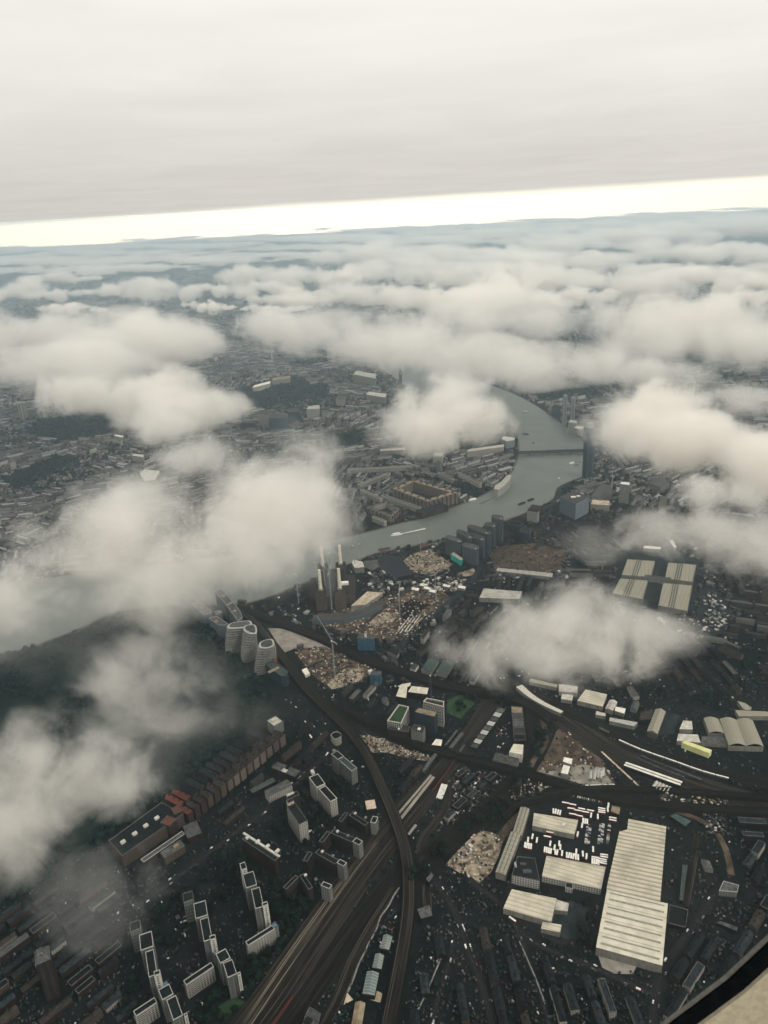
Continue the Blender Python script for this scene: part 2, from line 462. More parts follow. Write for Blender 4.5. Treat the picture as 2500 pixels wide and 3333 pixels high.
def marked(x, y): return (int(x // CELL), int(y // CELL)) in OCC

LAYER = [0.10]
def sheet(name, pix, mat, z=None, label=None, pad=0, occupy=True, smooth=0):
    """a flat piece of ground laid on the sheet below"""
    LAYER[0] += 0.02
    z = LAYER[0] if z is None else z
    poly = ccw([xy(P(x, y)) for x, y in pix])
    if smooth: poly = spline_closed(poly, smooth)
    m = MB()
    m.face([(p[0], p[1], z) for p in poly], [(p[0], p[1]) for p in poly])
    o = m.build(name, mat)
    tag(o, label, kind='structure')
    if occupy: mark(poly, pad)
    return o
def spline(pts, k=6):
    out = []
    n = len(pts)
    for i in range(n - 1):
        p0, p1, p2, p3 = [Vector(pts[max(0, min(n - 1, j))]) for j in (i - 1, i, i + 1, i + 2)]
        for s in range(k):
            t = s / k
            out.append(0.5 * ((2 * p1) + (p2 - p0) * t + (2 * p0 - 5 * p1 + 4 * p2 - p3) * t * t + (3 * p1 - p0 - 3 * p2 + p3) * t ** 3))
    out.append(Vector(pts[-1]))
    return out
def spline_closed(pts, k=4):
    out = []
    n = len(pts)
    for i in range(n):
        p0, p1, p2, p3 = [Vector(pts[j % n]) for j in (i - 1, i, i + 1, i + 2)]
        for s in range(k):
            t = s / k
            out.append(xy(0.5 * ((2 * p1) + (p2 - p0) * t + (2 * p0 - 5 * p1 + 4 * p2 - p3) * t * t + (3 * p1 - p0 - 3 * p2 + p3) * t ** 3)))
    return out
def sides(path, w0, w1):
    L, R, U = [], [], []
    u = 0
    for i, p in enumerate(path):
        d = (path[min(i + 1, len(path) - 1)] - path[max(i - 1, 0)]).normalized()
        n = Vector((-d.y, d.x))
        w = w0 + (w1 - w0) * i / (len(path) - 1)
        L.append(p + n * w / 2); R.append(p - n * w / 2); U.append(u)
        if i + 1 < len(path): u += (path[i + 1] - p).length
    return L, R, U
def ribbon_faces(m, path, w0, w1, z, skirt=0.0, z0=0.0):
    L, R, U = sides(path, w0, w1)
    for i in range(len(path) - 1):
        a, b, c, d = R[i], R[i + 1], L[i + 1], L[i]
        wa = w0 + (w1 - w0) * i / (len(path) - 1)
        m.face([(d.x, d.y, z), (a.x, a.y, z), (b.x, b.y, z), (c.x, c.y, z)], [(-wa / 2, U[i]), (wa / 2, U[i]), (wa / 2, U[i + 1]), (-wa / 2, U[i + 1])])
    return L, R, U
def ribbon(name, pix, w, mat, w1=None, z=None, label=None, pad=0):
    LAYER[0] += 0.02
    z = LAYER[0] if z is None else z
    path = spline([xy(P(x, y)) for x, y in pix])
    path = [Vector((p[0], p[1])) for p in path]
    m = MB()
    L, R, U = ribbon_faces(m, path, w, w1 or w, z)
    o = m.build(name, mat)
    tag(o, label, kind='structure')
    for i in range(len(path) - 1):
        mark([xy(L[i]), xy(R[i]), xy(R[i + 1]), xy(L[i + 1])], pad)
    return path

def quad_roof(pix, h):
    pts = [xy(P(x, y, h)) for x, y in pix]
    if len(pts) == 3: pts = rect3(*pts)
    return ccw(pts)

UNIT = None
def unit_box(matname):
    key = 'unit_' + matname
    if key not in bpy.data.meshes:
        m = MB()
        m.prism([(-.5, -.5), (.5, -.5), (.5, .5), (-.5, .5)], 0, 1)
        me = m.mesh(key); me.materials.append(MATS[matname])
    return bpy.data.meshes[key]
def part_box(name, mat, parent, loc, size, rot=0.0):
    """a child box: loc in world, size along its own axes"""
    o = bpy.data.objects.new(name, unit_box(mat))
    link(o, parent)
    o.location = Vector(loc) - parent.location
    o.rotation_euler = (0, 0, rot)
    o.scale = size
    return o
def windows(root, a, b, z0, z1, nx, nz, ww, wh, mat='window_glass', name='window', margin=1.0):
    """single windows along the wall a -> b (outside on the right hand of a -> b when the outline runs counter clockwise)"""
    A, B = Vector(a), Vector(b)
    e = (B - A); L = e.length; e.normalize()
    ang = atan2(e.y, e.x)
    nrm = Vector((e.y, -e.x))
    for i in range(nx):
        for j in range(nz):
            p = A + e * (margin + (L - 2 * margin) * (i + .5) / nx) + nrm * 0.02
            z = z0 + (z1 - z0) * (j + .5) / nz - wh / 2
            part_box(name, mat, root, (p.x, p.y, z), (ww, 0.16, wh), ang)
def building(name, label, cat, pix, h, wall='flats_brick', roof='roof_black', par='parapet_grey', ph=1.0, pw=0.6, plant=(), group=None, z0=0.0, pad=1, poly=None, win=None):
    poly = ccw(poly) if poly else quad_roof(pix, h)
    c = (sum(p[0] for p in poly) / len(poly), sum(p[1] for p in poly) / len(poly))
    root = empty(name, (c[0], c[1], z0), label, cat, group)
    m = MB(); m.walls(poly, z0, h); m.build('wall', wall, root)
    inn = inset(poly, pw) if par else poly
    m = MB(); m.cap(inn, h - (0.0 if not par else 0.1)); m.build('roof', roof, root)
    if par:
        m = MB()
        m.walls(poly, h, h + ph)
        m.walls(inn[::-1], h - 0.3, h + ph)
        n = len(poly)
        for i in range(n):
            j = (i + 1) % n
            m.face([(*poly[i], h + ph), (*poly[j], h + ph), (*inn[j], h + ph), (*inn[i], h + ph)])
        m.build('parapet', par, root)
    e = Vector(poly[1]) - Vector(poly[0])
    ang = atan2(e.y, e.x)
    for (fx, fy, sx, sy, sz, mt) in plant:       # fx, fy: place on the roof as fractions of its first edge and of its depth
        q = Vector(poly[0]) + e * fx + (Vector(poly[-1]) - Vector(poly[0])) * fy
        part_box('plant_room', mt, root, (q.x, q.y, h - 0.05), (sx, sy, sz), ang)
    if win:
        for (k, nx, nz, ww, wh) in win:
            windows(root, poly[k], poly[(k + 1) % len(poly)], z0 + 1.0, h - 0.3, nx, nz, ww, wh)
    mark(poly, pad)
    return root, poly
def gabled(name, label, cat, pix, h, rh, wall, roof, group=None, pad=1, poly=None, chim=0, bays=1):
    """pitched building; the first edge of the outline is the eave"""
    poly = ccw(poly) if poly else quad_roof(pix, h)
    if (Vector(poly[1]) - Vector(poly[0])).length < (Vector(poly[2]) - Vector(poly[1])).length and bays == 1:
        poly = poly[1:] + poly[:1]
    c = (sum(p[0] for p in poly) / 4, sum(p[1] for p in poly) / 4)
    root = empty(name, (c[0], c[1], 0), label, cat, group)
    m = MB(); m.walls(poly, 0, h); m.build('wall', wall, root)
    A, B = Vector(poly[0]), Vector(poly[1]); W = Vector(poly[3]) - A
    m = MB()
    for k in range(bays):
        m.gable(A + W * (k / bays), B + W * (k / bays), W / bays, h + 0.02, rh, 0.3 if bays == 1 else 0.0)
    m.build('roof', roof, root)
    e = (B - A).normalized(); ang = atan2(e.y, e.x)
    for k in range(chim):
        q = A + (B - A) * ((k + .5) / chim) + W * 0.5
        part_box('chimney', 'brick_dark', root, (q.x, q.y, h + rh - 1.0), (1.0, 2.6, 2.4), ang)
    mark(poly, pad)
    return root, poly

def facing(poly):
    """edges of a ccw outline that look towards the aircraft, longest first"""
    r = []
    for k in range(len(poly)):
        a, b = Vector(poly[k]), Vector(poly[(k + 1) % len(poly)])
        e = b - a; n = Vector((e.y, -e.x)); mid = (a + b) / 2
        if n.dot(-mid) > 0.12 * n.length * mid.length: r.append((e.length, k))
    return [k for L, k in sorted(r, reverse=True)]
def compound(name, label, cat, vols, group=None, win=None, extras=(), pad=1):
    """one building of several joined blocks; vols: (roof outline pixels, height, wall, roof, parapet)"""
    polys = [quad_roof(v[0], v[1]) for v in vols]
    p0 = polys[0]
    root = empty(name, (sum(p[0] for p in p0) / len(p0), sum(p[1] for p in p0) / len(p0), 0), label, cat, group)
    budget = 96
    for poly, v in zip(polys, vols):
        pix, h, wall, roof, par = v[:5]
        zb = v[5] if len(v) > 5 else 0.0
        m = MB(); m.walls(poly, zb, h); m.build('wall', wall, root)
        inn = inset(poly, 0.7)
        m = MB(); m.cap(inn, h - 0.1); m.build('roof', roof, root)
        m = MB(); m.walls(poly, h, h + 1.1); m.walls(inn[::-1], h - 0.3, h + 1.1)
        for i in range(len(poly)):
            j = (i + 1) % len(poly)
            m.face([(*poly[i], h + 1.1), (*poly[j], h + 1.1), (*inn[j], h + 1.1), (*inn[i], h + 1.1)])
        m.build('parapet', par, root)
        if win and budget > 0:
            fl, bay, ww, wh = win
            ks = facing(poly)
            if ks:
                k = ks[0]
                L = (Vector(poly[(k + 1) % len(poly)]) - Vector(poly[k])).length
                nx = max(1, int(L / bay)); nz = max(1, int((h - zb - 2) / fl))
                while nx * nz > budget and nz > 1: nz -= 1
                if nx * nz <= budget:
                    windows(root, poly[k], poly[(k + 1) % len(poly)], zb + 1.5, h - 0.5, nx, nz, ww, wh)
                    budget -= nx * nz
        mark(poly, pad)
    for (x, y, h, sx, sy, sz, mt) in extras:
        q = P(x, y, h)
        e = Vector(p0[1]) - Vector(p0[0])
        part_box('plant_room', mt, root, (q.x, q.y, h - 0.05), (sx, sy, sz), atan2(e.y, e.x))
    return root

# ================================================================= SETTING
m = MB()
m.face([(-54000, -5500, 0), (54000, -5500, 0), (54000, 30000, 0), (-54000, 30000, 0)])
tag(m.build('ground', 'city_ground'), kind='structure')

RIVER = [(-900,2230),(0,2125),(150,2085),(280,2035),(360,1995),(500,1972),(640,1968),(800,1962),(950,1912),(1060,1865),(1180,1815),(1240,1795),(1330,1778),(1400,1762),(1470,1750),(1560,1722),(1650,1690),(1740,1655),(1800,1622),
         (1812,1588),(1860,1566),(1915,1535),(1918,1480),(1900,1440),(1850,1398),(1775,1342),(1700,1296),(1620,1262),(1560,1240),(1560,1180),(1400,1160),(1240,1150),(1238,1192),(1275,1222),(1310,1250),(1360,1275),(1440,1290),
         (1520,1306),(1600,1325),(1650,1368),(1678,1402),(1690,1440),(1688,1490),(1668,1535),(1650,1560),(1610,1592),(1540,1628),(1440,1665),(1375,1690),(1290,1708),(1180,1738),(1000,1775),(800,1802),(400,1850),(0,1900),(-900,1990)]
river_poly = spline_closed([xy(P(x, y)) for x, y in RIVER], 3)
m = MB()
rp = ccw(river_poly)
m.face([(p[0], p[1], 0.06) for p in rp], rp)
tag(m.build('river', 'river_water'), 'grey green river bending through the city', kind='structure')
mark(rp, 1)
m = MB(); q_ = inset(rp, -7.0); m.face([(p[0], p[1], 0.03) for p in q_], q_); tag(m.build('foreshore', 'mud'), 'muddy foreshore along the river', kind='structure')

# park ground
PARK = [(-700,2250),(0,2140),(150,2100),(280,2050),(370,2008),(500,1985),(620,1985),(690,2020),(760,2110),(815,2185),(860,2240),(880,2310),(800,2395),(640,2525),(520,2612),(350,2738),(100,2900),(-200,3080),(-900,3300)]
sheet('park_lawn', PARK, 'grass', label='dark lawns of the large riverside park')

# yards and sites
SITE_POWER = [(1005,2020),(1040,1995),(1170,1978),(1225,1950),(1300,1930),(1360,1900),(1440,1925),(1470,1945),(1440,1970),(1380,2030),(1318,2090),(1220,2076),(1130,2060)]
sheet('building_site_ground', SITE_POWER, 'building_soil', label='brown churned ground of the building site below the power station', occupy=True)
sheet('building_site_ground', [(1313,1824),(1345,1802),(1401,1786),(1473,1838),(1445,1858),(1389,1871),(1342,1862)], 'sand_yard', label='pale sandy building site by the river, beside the teal box')
sheet('building_site_ground', [(1485,1868),(1540,1850),(1558,1868),(1500,1880)], 'sand_yard', label='small pale plot behind the teal box')
sheet('building_site_ground', [(958,2122),(1000,2108),(1085,2106),(1150,2130),(1224,2177),(1178,2222),(1068,2238),(1010,2190)], 'building_soil', label='brown building site inside the curve of the viaduct')
sheet('building_site_ground', [(873,2045),(915,2046),(1010,2072),(1112,2098),(1105,2112),(1045,2106),(955,2112),(925,2125),(900,2090)], 'pale_paving', label='pale forecourt at the tip of the brown building site')
sheet('spoil_ground', [(1195,2012),(1255,1992),(1300,2002),(1262,2040),(1215,2040)], 'sand_yard', label='sandy spoil in the middle of the brown building site', occupy=False)
sheet('spoil_ground', [(1150,1975),(1200,1930),(1245,1935),(1190,1975)], 'sand_yard', label='pale sand bank beside the power station', occupy=False)
sheet('excavation', [(1290,1975),(1345,1950),(1400,1968),(1345,2010),(1310,2030)], 'ballast_dark', label='dark excavation beside the riverside road', occupy=False)
sheet('spoil_ground', [(1330,2052),(1372,2010),(1385,2016),(1345,2060)], 'sand_yard', label='pale strip of spoil along the riverside road', occupy=False)
sheet('cleared_ground', [(1600,1792),(1645,1776),(1740,1768),(1850,1792),(1840,1858),(1740,1880),(1600,1868)], 'bare_earth', label='cleared brown plot behind the row of dark riverside flats')
sheet('building_site_ground', [(1062,2225),(1120,2178),(1165,2170),(1195,2190),(1160,2225),(1080,2245)], 'sand_yard', label='sandy diggings beside the tower crane')
sheet('building_site_ground', [(1160,2398),(1200,2392),(1262,2412),(1330,2442),(1405,2466),(1400,2478),(1330,2470),(1262,2450),(1215,2450),(1180,2430)], 'sand_yard', label='strip of sand and rubble along the railway')
sheet('concrete_plant_yard', [(1745,2510),(1770,2470),(1795,2420),(1812,2378),(1828,2368),(1860,2395),(1957,2470),(1985,2520),(2003,2556),(1916,2562),(1830,2535)], 'bare_earth', label='triangular brown yard between the railway lines')
sheet('concrete_plant_yard', [(1752,2512),(1780,2490),(1840,2500),(1900,2488),(1960,2500),(1996,2554),(1916,2560),(1830,2533)], 'pale_paving', label='pale concrete apron at the foot of the triangular yard')
sheet('aggregate_yard', [(1452,2815),(1470,2790),(1538,2722),(1570,2704),(1602,2710),(1640,2732),(1622,2790),(1600,2838),(1554,2882),(1510,2850)], 'sand_yard', label='pale sand and gravel yard beside the long shed')
sheet('dirt_strip', [(1600,2738),(1640,2690),(1668,2650),(1690,2640),(1672,2690),(1640,2738)], 'bare_earth', label='brown dirt strip beside the long shed')
sheet('bus_yard_ground', [(1728,2600),(1800,2580),(2020,2628),(2010,2660),(1965,2830),(1900,2940),(1690,2870),(1690,2740)], 'asphalt', label='dark asphalt bus yard')
sheet('yard_apron', [(1770,2960),(1850,2930),(1930,2960),(1905,3040),(1850,3062),(1760,3030),(1700,2995)], 'asphalt_pale', label='worn grey apron beside the cream sheds')
sheet('forecourt', [(1940,3092),(2010,3108),(2080,3125),(2060,3172),(2000,3170),(1960,3150)], 'pale_paving', label='pale forecourt below the ribbed warehouse', occupy=True)
sheet('sports_pitch', [(1455,2278),(1500,2262),(1545,2290),(1500,2340),(1455,2322)], 'pitch_green', label='green sports pitch behind the white towers')
sheet('bare_patch', [(1130,3232),(1118,3272),(1150,3255)], 'sand', label='small triangular patch of pale sand')
sheet('bare_patch', [(1225,3225),(1245,3235),(1238,3265),(1205,3255)], 'sand', label='patch of pale sand beside the glass roofed sheds')
sheet('market_yard', [(2046,1790),(2215,1790),(2280,1835),(2262,1990),(2130,1995),(1980,1940),(2010,1850)], 'asphalt_pale', label='grey yard round the market halls')
sheet('lorry_park', [(2280,1900),(2330,1920),(2385,1990),(2360,2060),(2290,2080),(2270,2010)], 'asphalt_pale', label='grey lorry park beside the market halls')
sheet('car_park', [(2166,2318),(2215,2328),(2190,2392),(2142,2392)], 'asphalt_pale', label='grey car park beside the brown pitched hall')
sheet('estate_lawn', [(690,3290),(760,3245),(800,3262),(745,3310)], 'pitch_green', label='small green lawn below the slab towers')

# railways
ribbon('railway_tracks', [(760,3420),(880,3260),(1010,3070),(1130,2900),(1250,2740),(1340,2630),(1420,2540),(1510,2430),(1590,2310),(1640,2235)], 56, 'ballast', w1=40, label='broad railway lines running away from below')
ribbon('railway_tracks', [(800,3333),(910,3170),(1030,3000),(1130,2862),(1225,2742)], 17, 'ballast_bright', w1=13, label='worn bright tracks at the edge of the broad railway')
ribbon('railway_tracks', [(900,3400),(1010,3240),(1100,3110),(1190,2980),(1275,2870),(1320,2800)], 30, 'ballast_dark', label='dark sidings beside the broad railway')
ribbon('railway_tracks', [(1020,3400),(1100,3250),(1150,3130),(1210,3020),(1290,2890),(1330,2820)], 16, 'ballast', label='single dark siding beside the white path')
ribbon('railway_tracks', [(1390,3000),(1385,2890),(1372,2800),(1376,2740),(1410,2690),(1450,2640),(1462,2580),(1448,2540)], 14, 'ballast', label='railway curve wrapping round the van yard')
ribbon('railway_cutting', [(1300,2905),(1400,2795),(1500,2705),(1600,2630),(1680,2545),(1720,2470),(1745,2380),(1725,2300),(1690,2260)], 42, 'ballast_dark', w1=34, label='dark wooded railway cutting')
ribbon('railway_tracks', [(1690,2560),(1735,2480),(1775,2420),(1768,2350),(1745,2310)], 9, 'bare_earth', label='brown track bed along the cutting')
ribbon('railway_tracks', [(1640,2225),(1760,2290),(1860,2360),(1980,2440),(2120,2510),(2300,2575),(2520,2640)], 44, 'ballast', w1=60, label='fan of railway tracks leading right')
ribbon('railway_tracks', [(1780,2290),(1900,2342),(2040,2410),(2180,2470),(2320,2510),(2520,2560)], 26, 'ballast_dark', label='dark carriage sidings beside the white train')
ribbon('railway_tracks', [(2100,2620),(2200,2640),(2310,2690),(2360,2760),(2380,2850)], 9, 'bare_earth', label='pale curved track round the scrap yard')
ribbon('railway_tracks', [(2270,2720),(2255,2830),(2232,2945)], 10, 'ballast', label='short sidings beside the ribbed warehouse')

def viaduct(label, pix, w, z, deck, w1=None, arch=True):
    path = [Vector((p[0], p[1])) for p in spline([xy(P(x, y, z)) for x, y in pix])]
    root = empty('railway_viaduct', (path[0].x, path[0].y, 0), label, 'viaduct')
    m = MB()
    L, R, U = ribbon_faces(m, path, w, w1 or w, z)
    m.build('deck', deck, root)
    for S, sg in ((L, 1), (R, -1)):
        m = MB()
        for i in range(len(S) - 1):
            a, b = S[i], S[i + 1]
            q = [(a.x, a.y, 0), (b.x, b.y, 0), (b.x, b.y, z + 1.2), (a.x, a.y, z + 1.2)]
            m.face(q if sg < 0 else q[::-1], [(U[i], 0), (U[i + 1], 0), (U[i + 1], z), (U[i], z)])
            c0, c1 = (path[i] - a).normalized() * 0.5, (path[i + 1] - b).normalized() * 0.5
            m.face([(a.x, a.y, z + 1.2), (b.x, b.y, z + 1.2), (b.x + c1.x, b.y + c1.y, z + 1.2), (a.x + c0.x, a.y + c0.y, z + 1.2)])
            m.face([(a.x + c0.x, a.y + c0.y, z - .2), (b.x + c1.x, b.y + c1.y, z - .2), (b.x + c1.x, b.y + c1.y, z + 1.2), (a.x + c0.x, a.y + c0.y, z + 1.2)])
        m.build('side_wall', 'brick_dark', root)
    for i in range(len(path) - 1):
        mark([xy(L[i]), xy(R[i]), xy(R[i + 1]), xy(L[i + 1])], 1)
    return root
ribbon('haul_road', [(1130,2060),(1190,2030),(1240,1985),(1290,1945),(1330,1915),(1350,1890)], 9, 'asphalt_pale', label='grey haul road through the building site')
ribbon('haul_road', [(1000,2175),(1060,2150),(1120,2140),(1200,2165)], 7, 'asphalt_pale', label='grey haul road inside the viaduct curve')
viaduct('long curved railway viaduct sweeping from the wavy towers down past the white flats', [(790,1985),(850,2050),(915,2130),(985,2225),(1060,2300),(1130,2370),(1185,2440),(1225,2520),(1265,2610),(1300,2700),(1322,2780),(1330,2860),(1328,2960),(1312,3080),(1290,3200),(1262,3340),(1240,3450)], 19, 7.5, 'ballast', w1=17)
viaduct('railway viaduct running straight from the river past the blue wrapped building', [(800,1985),(880,2015),(960,2042),(1060,2082),(1150,2128),(1230,2160),(1330,2192),(1440,2225),(1560,2250),(1640,2262),(1720,2290),(1800,2345)], 20, 7.6, 'ballast_dark')
viaduct('railway viaduct crossing over the platforms below the white framed towers', [(1120,2300),(1200,2350),(1300,2398),(1400,2434),(1492,2460),(1600,2487),(1700,2512),(1800,2542),(1916,2578),(2040,2602),(2160,2618),(2316,2630),(2540,2642)], 14, 7.7, 'ballast_dark')
viaduct('railway viaduct curving past the top of the bus yard', [(1640,2660),(1690,2618),(1770,2594),(1860,2575),(1960,2564),(2085,2566),(2230,2575),(2380,2585),(2540,2596)], 10, 7.8, 'ballast_dark')

# roads
ribbon('road', [(250,2905),(400,2800),(520,2720),(620,2650),(720,2575),(820,2498),(900,2425),(940,2370)], 12, 'road_surface', label='street in front of the mansion flats')
ribbon('road', [(440,2960),(560,2868),(700,2762),(790,2692),(848,2652),(924,2580),(986,2530),(1044,2473),(1075,2435),(1110,2390)], 13, 'road_surface', label='main road with cars above the white slab flats')
ribbon('road', [(890,2270),(940,2290),(990,2340),(1040,2390),(1075,2432)], 11, 'road_surface', label='road leading up to the park corner')
ribbon('road', [(1258,2160),(1290,2122),(1330,2072),(1380,2022),(1430,1985),(1500,1928),(1545,1880),(1572,1825),(1620,1760),(1665,1715),(1730,1672),(1800,1640),(1830,1585),(1900,1556),(1960,1540)], 16, 'asphalt_pale', label='broad riverside road past the building sites')
ribbon('road', [(1370,2790),(1400,2848),(1440,2905),(1477,2961),(1500,3020),(1518,3079),(1545,3150),(1569,3217),(1590,3280),(1610,3345)], 11, 'road_surface', label='road running down below the aggregate yard')
ribbon('road', [(1505,2840),(1560,2890),(1620,2935),(1660,2980),(1740,3025),(1800,3060),(1850,3070),(1910,3045)], 9, 'road_surface', label='road bending round the cream sheds')
ribbon('road', [(1640,2960),(1665,2880),(1690,2790),(1712,2700),(1735,2620)], 10, 'road_surface', label='road between the long shed and the bus yard')
ribbon('road', [(2345,2885),(2300,2950),(2250,3030),(2200,3100),(2160,3160),(2135,3240),(2125,3340)], 12, 'road_surface', label='road right of the ribbed warehouse')
ribbon('road', [(1640,2960),(1700,3040),(1760,3080),(1850,3120),(1930,3150),(2040,3200),(2130,3240)], 9, 'road_surface', label='street along the end of the terraces')
ribbon('road', [(1400,3345),(1430,3240),(1460,3140),(1480,3060)], 7, 'road_surface', label='side street between dark terraces')
ribbon('road', [(1680,3020),(1720,3130),(1760,3240),(1790,3345)], 7, 'road_surface', label='side street with a pale verge')
ribbon('path', [(1300,2890),(1282,2918),(1262,2955),(1240,2985),(1228,3020),(1212,3052),(1200,3072),(1188,3100),(1168,3140),(1150,3190),(1132,3232)], 2.2, 'wall_concrete', label='winding white path along the sidings')
ribbon('path', [(1436,3120),(1415,3170),(1385,3240),(1350,3310),(1335,3345)], 2.0, 'wall_concrete', label='straight pale footpath between terraces')
ribbon('path', [(1690,3065),(1715,3120),(1745,3190),(1775,3270)], 1.8, 'wall_concrete', label='pale kerb line along the side street')
ribbon('path', [(370,3000),(520,2900),(640,2812)], 3, 'asphalt_pale', label='pale footpath through the estate')
ribbon('road', [(-50,2960),(100,2870),(250,2770),(385,2680),(520,2590)], 6, 'asphalt_pale', label='carriage drive along the park edge')
ribbon('path', [(120,2130),(260,2200),(420,2260),(560,2330),(640,2420)], 5, 'asphalt_pale', label='winding path through the park')
ribbon('path', [(-40,2330),(90,2300),(240,2330),(330,2400)], 6, 'asphalt_pale', label='path across the park lawn')
ribbon('road', [(2040,1560),(1980,1545),(1930,1548)], 14, 'asphalt_pale', label='road curving round the glass tower')
ribbon('road', [(1740,1790),(1780,1748),(1850,1710),(1960,1690),(2060,1620),(2130,1600)], 12, 'asphalt_pale', label='road beside the glass cube')

# ================================================================= NEAR ESTATE TOWERS
PW, PG = 'parapet_white', 'parapet_grey'
compound('slab_block', 'grey white slab block of flats closest to the curved viaduct', 'apartment block', [([(1078,2455),(1098,2444),(1121,2461)], 33, 'flats_grey', 'roof_black', PW), ([(1103,2475),(1121,2465),(1156,2504)], 29, 'flats_grey', 'roof_green_grey', PW)], win=(2.9, 4.6, 3.0, 1.3), extras=[(1088,2447,33,5,6,4,'wall_concrete')])
compound('slab_block', 'slab block of flats with a stepped black roof and cream gable end, middle of three', 'apartment block', [([(1006,2531),(1035,2519),(1061,2551)], 36, 'flats_white', 'roof_black', 'parapet_pale'), ([(1038,2569),(1060,2558),(1100,2598)], 32, 'flats_white', 'roof_black', 'parapet_pale')], win=(2.9, 5.0, 3.2, 1.3), extras=[(1018,2517,36,5,7,5,'wall_white')])
compound('slab_block', 'slab block of flats with a warm beige end wall beside the main road', 'apartment block', [([(933,2625),(960,2613),(1010,2668)], 36, 'flats_white', 'roof_black', 'parapet_grey'), ([(932,2606),(950,2598),(955,2608)], 41, 'wall_beige', 'roof_black', 'parapet_grey'), ([(930,2592),(966,2575),(972,2588)], 37, 'flats_brick', 'roof_black', 'parapet_grey')], win=(3.0, 5.2, 3.4, 1.5), extras=[(945,2586,37,12,4,2,'roof_pale')])
compound('slab_block', 'long dark red slab block with a row of white rooftop boxes', 'apartment block', [([(789,2733),(801,2723),(920,2780)], 27, 'flats_redbrick', 'roof_black', PG), ], win=(2.8, 5.0, 2.2, 1.3), extras=[(807,2728,27,7,4,3,'wall_white'),(839,2742,27,7,4,3,'wall_white'),(871,2757,27,7,4,3,'wall_white'),(903,2772,27,7,4,3,'wall_white'),(850,2749,27,3.5,78,0.8,'wall_white')])
def ublock(label, main, wing, end, hm=20, he=24):
    compound('courtyard_flats', label, 'apartment block', [(main, hm, 'flats_brick', 'roof_black', PG), (wing, hm - 0.4, 'flats_brick', 'roof_black', PG), (end, he, 'flats_grey', 'roof_black', PW)], win=(2.8, 4.2, 1.8, 1.3), group='angled brick flats facing the railway',
             extras=[((main[0][0] * .5 + main[2][0] * .5) - 18, (main[0][1] * .5 + main[2][1] * .5) - 12, hm, 4, 3, 2.4, 'wall_white'), ((main[0][0] * .5 + main[2][0] * .5) + 16, (main[0][1] * .5 + main[2][1] * .5) + 2, hm, 4, 3, 2.4, 'wall_concrete')])
ublock('angled brick flats just below the beige roofed hall, next to the viaduct', [(1136,2654),(1147,2645),(1213,2668)], [(1101,2672),(1112,2676),(1145,2652)], [(1205,2677),(1214,2657),(1228,2668)])
ublock('angled brick flats second from the viaduct, beside a small car park', [(1076,2712),(1087,2699),(1158,2728)], [(1038,2739),(1050,2744),(1080,2712)], [(1147,2740),(1160,2727),(1182,2738)], 24, 28)
ublock('angled brick flats third from the viaduct, with a cream end tower', [(1025,2777),(1038,2764),(1110,2794)], [(986,2802),(1000,2806),(1028,2779)], [(1096,2809),(1107,2797),(1131,2807)], 25, 29)
ublock('angled brick flats farthest from the viaduct, among trees', [(975,2851),(989,2844),(1050,2873)], [(921,2889),(932,2896),(976,2858)], [(1044,2883),(1053,2870),(1081,2881)], 23, 26)
def chain(label, vols, extras=()):
    compound('slab_tower', label, 'apartment block', vols, win=(3.0, 4.4, 2.2, 1.4), extras=extras, group='stepped slab towers of the estate')
FG = 'flats_grey'
chain('stepped slab tower nearest the broad railway, with a pale stair tower at its end', [([(790,2847),(825,2836),(847,2877)], 42, FG, 'roof_black', PW), ([(818,2896),(845,2888),(876,2946)], 40, FG, 'roof_black', PW), ([(852,2941),(869,2934),(874,2944)], 43, 'wall_white', 'roof_black', PW), ([(780,2812),(797,2806),(806,2826)], 40, 'wall_white', 'roof_black', PW)])
chain('stepped slab tower in the middle of the estate, with a blue stair roof', [([(630,2943),(669,2931),(687,2976)], 42, FG, 'roof_black', PW), ([(651,2994),(678,2985),(711,3050)], 40, FG, 'roof_black', PW), ([(682,3048),(701,3042),(706,3054)], 43, 'wall_white', 'roof_black', PW), ([(594,2910),(626,2900),(636,2926)], 38, FG, 'roof_black', PG)])
chain('stepped slab tower standing before the middle one, its corner turned to the lawn', [([(702,3106),(735,3088),(757,3115)], 40, FG, 'roof_black', PW), ([(726,3136),(756,3123),(788,3163)], 38, FG, 'roof_black', PW), ([(772,3168),(782,3164),(786,3172)], 39.5, 'wall_white', 'roof_black', PW)])
chain('stepped slab tower farthest from the railway, fading into mist at its far end', [([(453,3045),(494,3031),(510,3077)], 42, FG, 'roof_black', PW), ([(473,3100),(500,3090),(530,3165)], 40, FG, 'roof_black', PW), ([(501,3163),(521,3157),(526,3170)], 43, 'wall_white', 'roof_black', PW), ([(422,3005),(456,2994),(466,3020)], 38, FG, 'roof_black', PG)])
chain('stepped slab tower cut by the bottom edge of the picture, its roof ringed in white', [([(515,3223),(551,3203),(577,3229)], 40, FG, 'roof_black', PW), ([(542,3256),(573,3240),(615,3295)], 38, FG, 'roof_black', PW), ([(598,3302),(609,3297),(613,3306)], 39.5, 'wall_white', 'roof_black', PW)])
def lowslab(label, pix, bluepix, h=24):
    compound('low_slab_block', label, 'apartment block', [(pix, h, 'flats_white', 'roof_black', PW), (bluepix, h - 4, 'flats_grey', 'blue_panel', PG)], win=(3.0, 4.0, 2.6, 1.3), group='low white slab blocks of the estate')
lowslab('low white slab block with a blue stair roof, nearest the broad railway', [(799,3066),(886,3012),(895,3024)], [(884,3008),(895,3000),(904,3014)])
lowslab('low white slab block behind the middle stepped tower, its roof edge trimmed white', [(597,3193),(687,3133),(698,3146)], [(690,3100),(706,3089),(717,3099)])
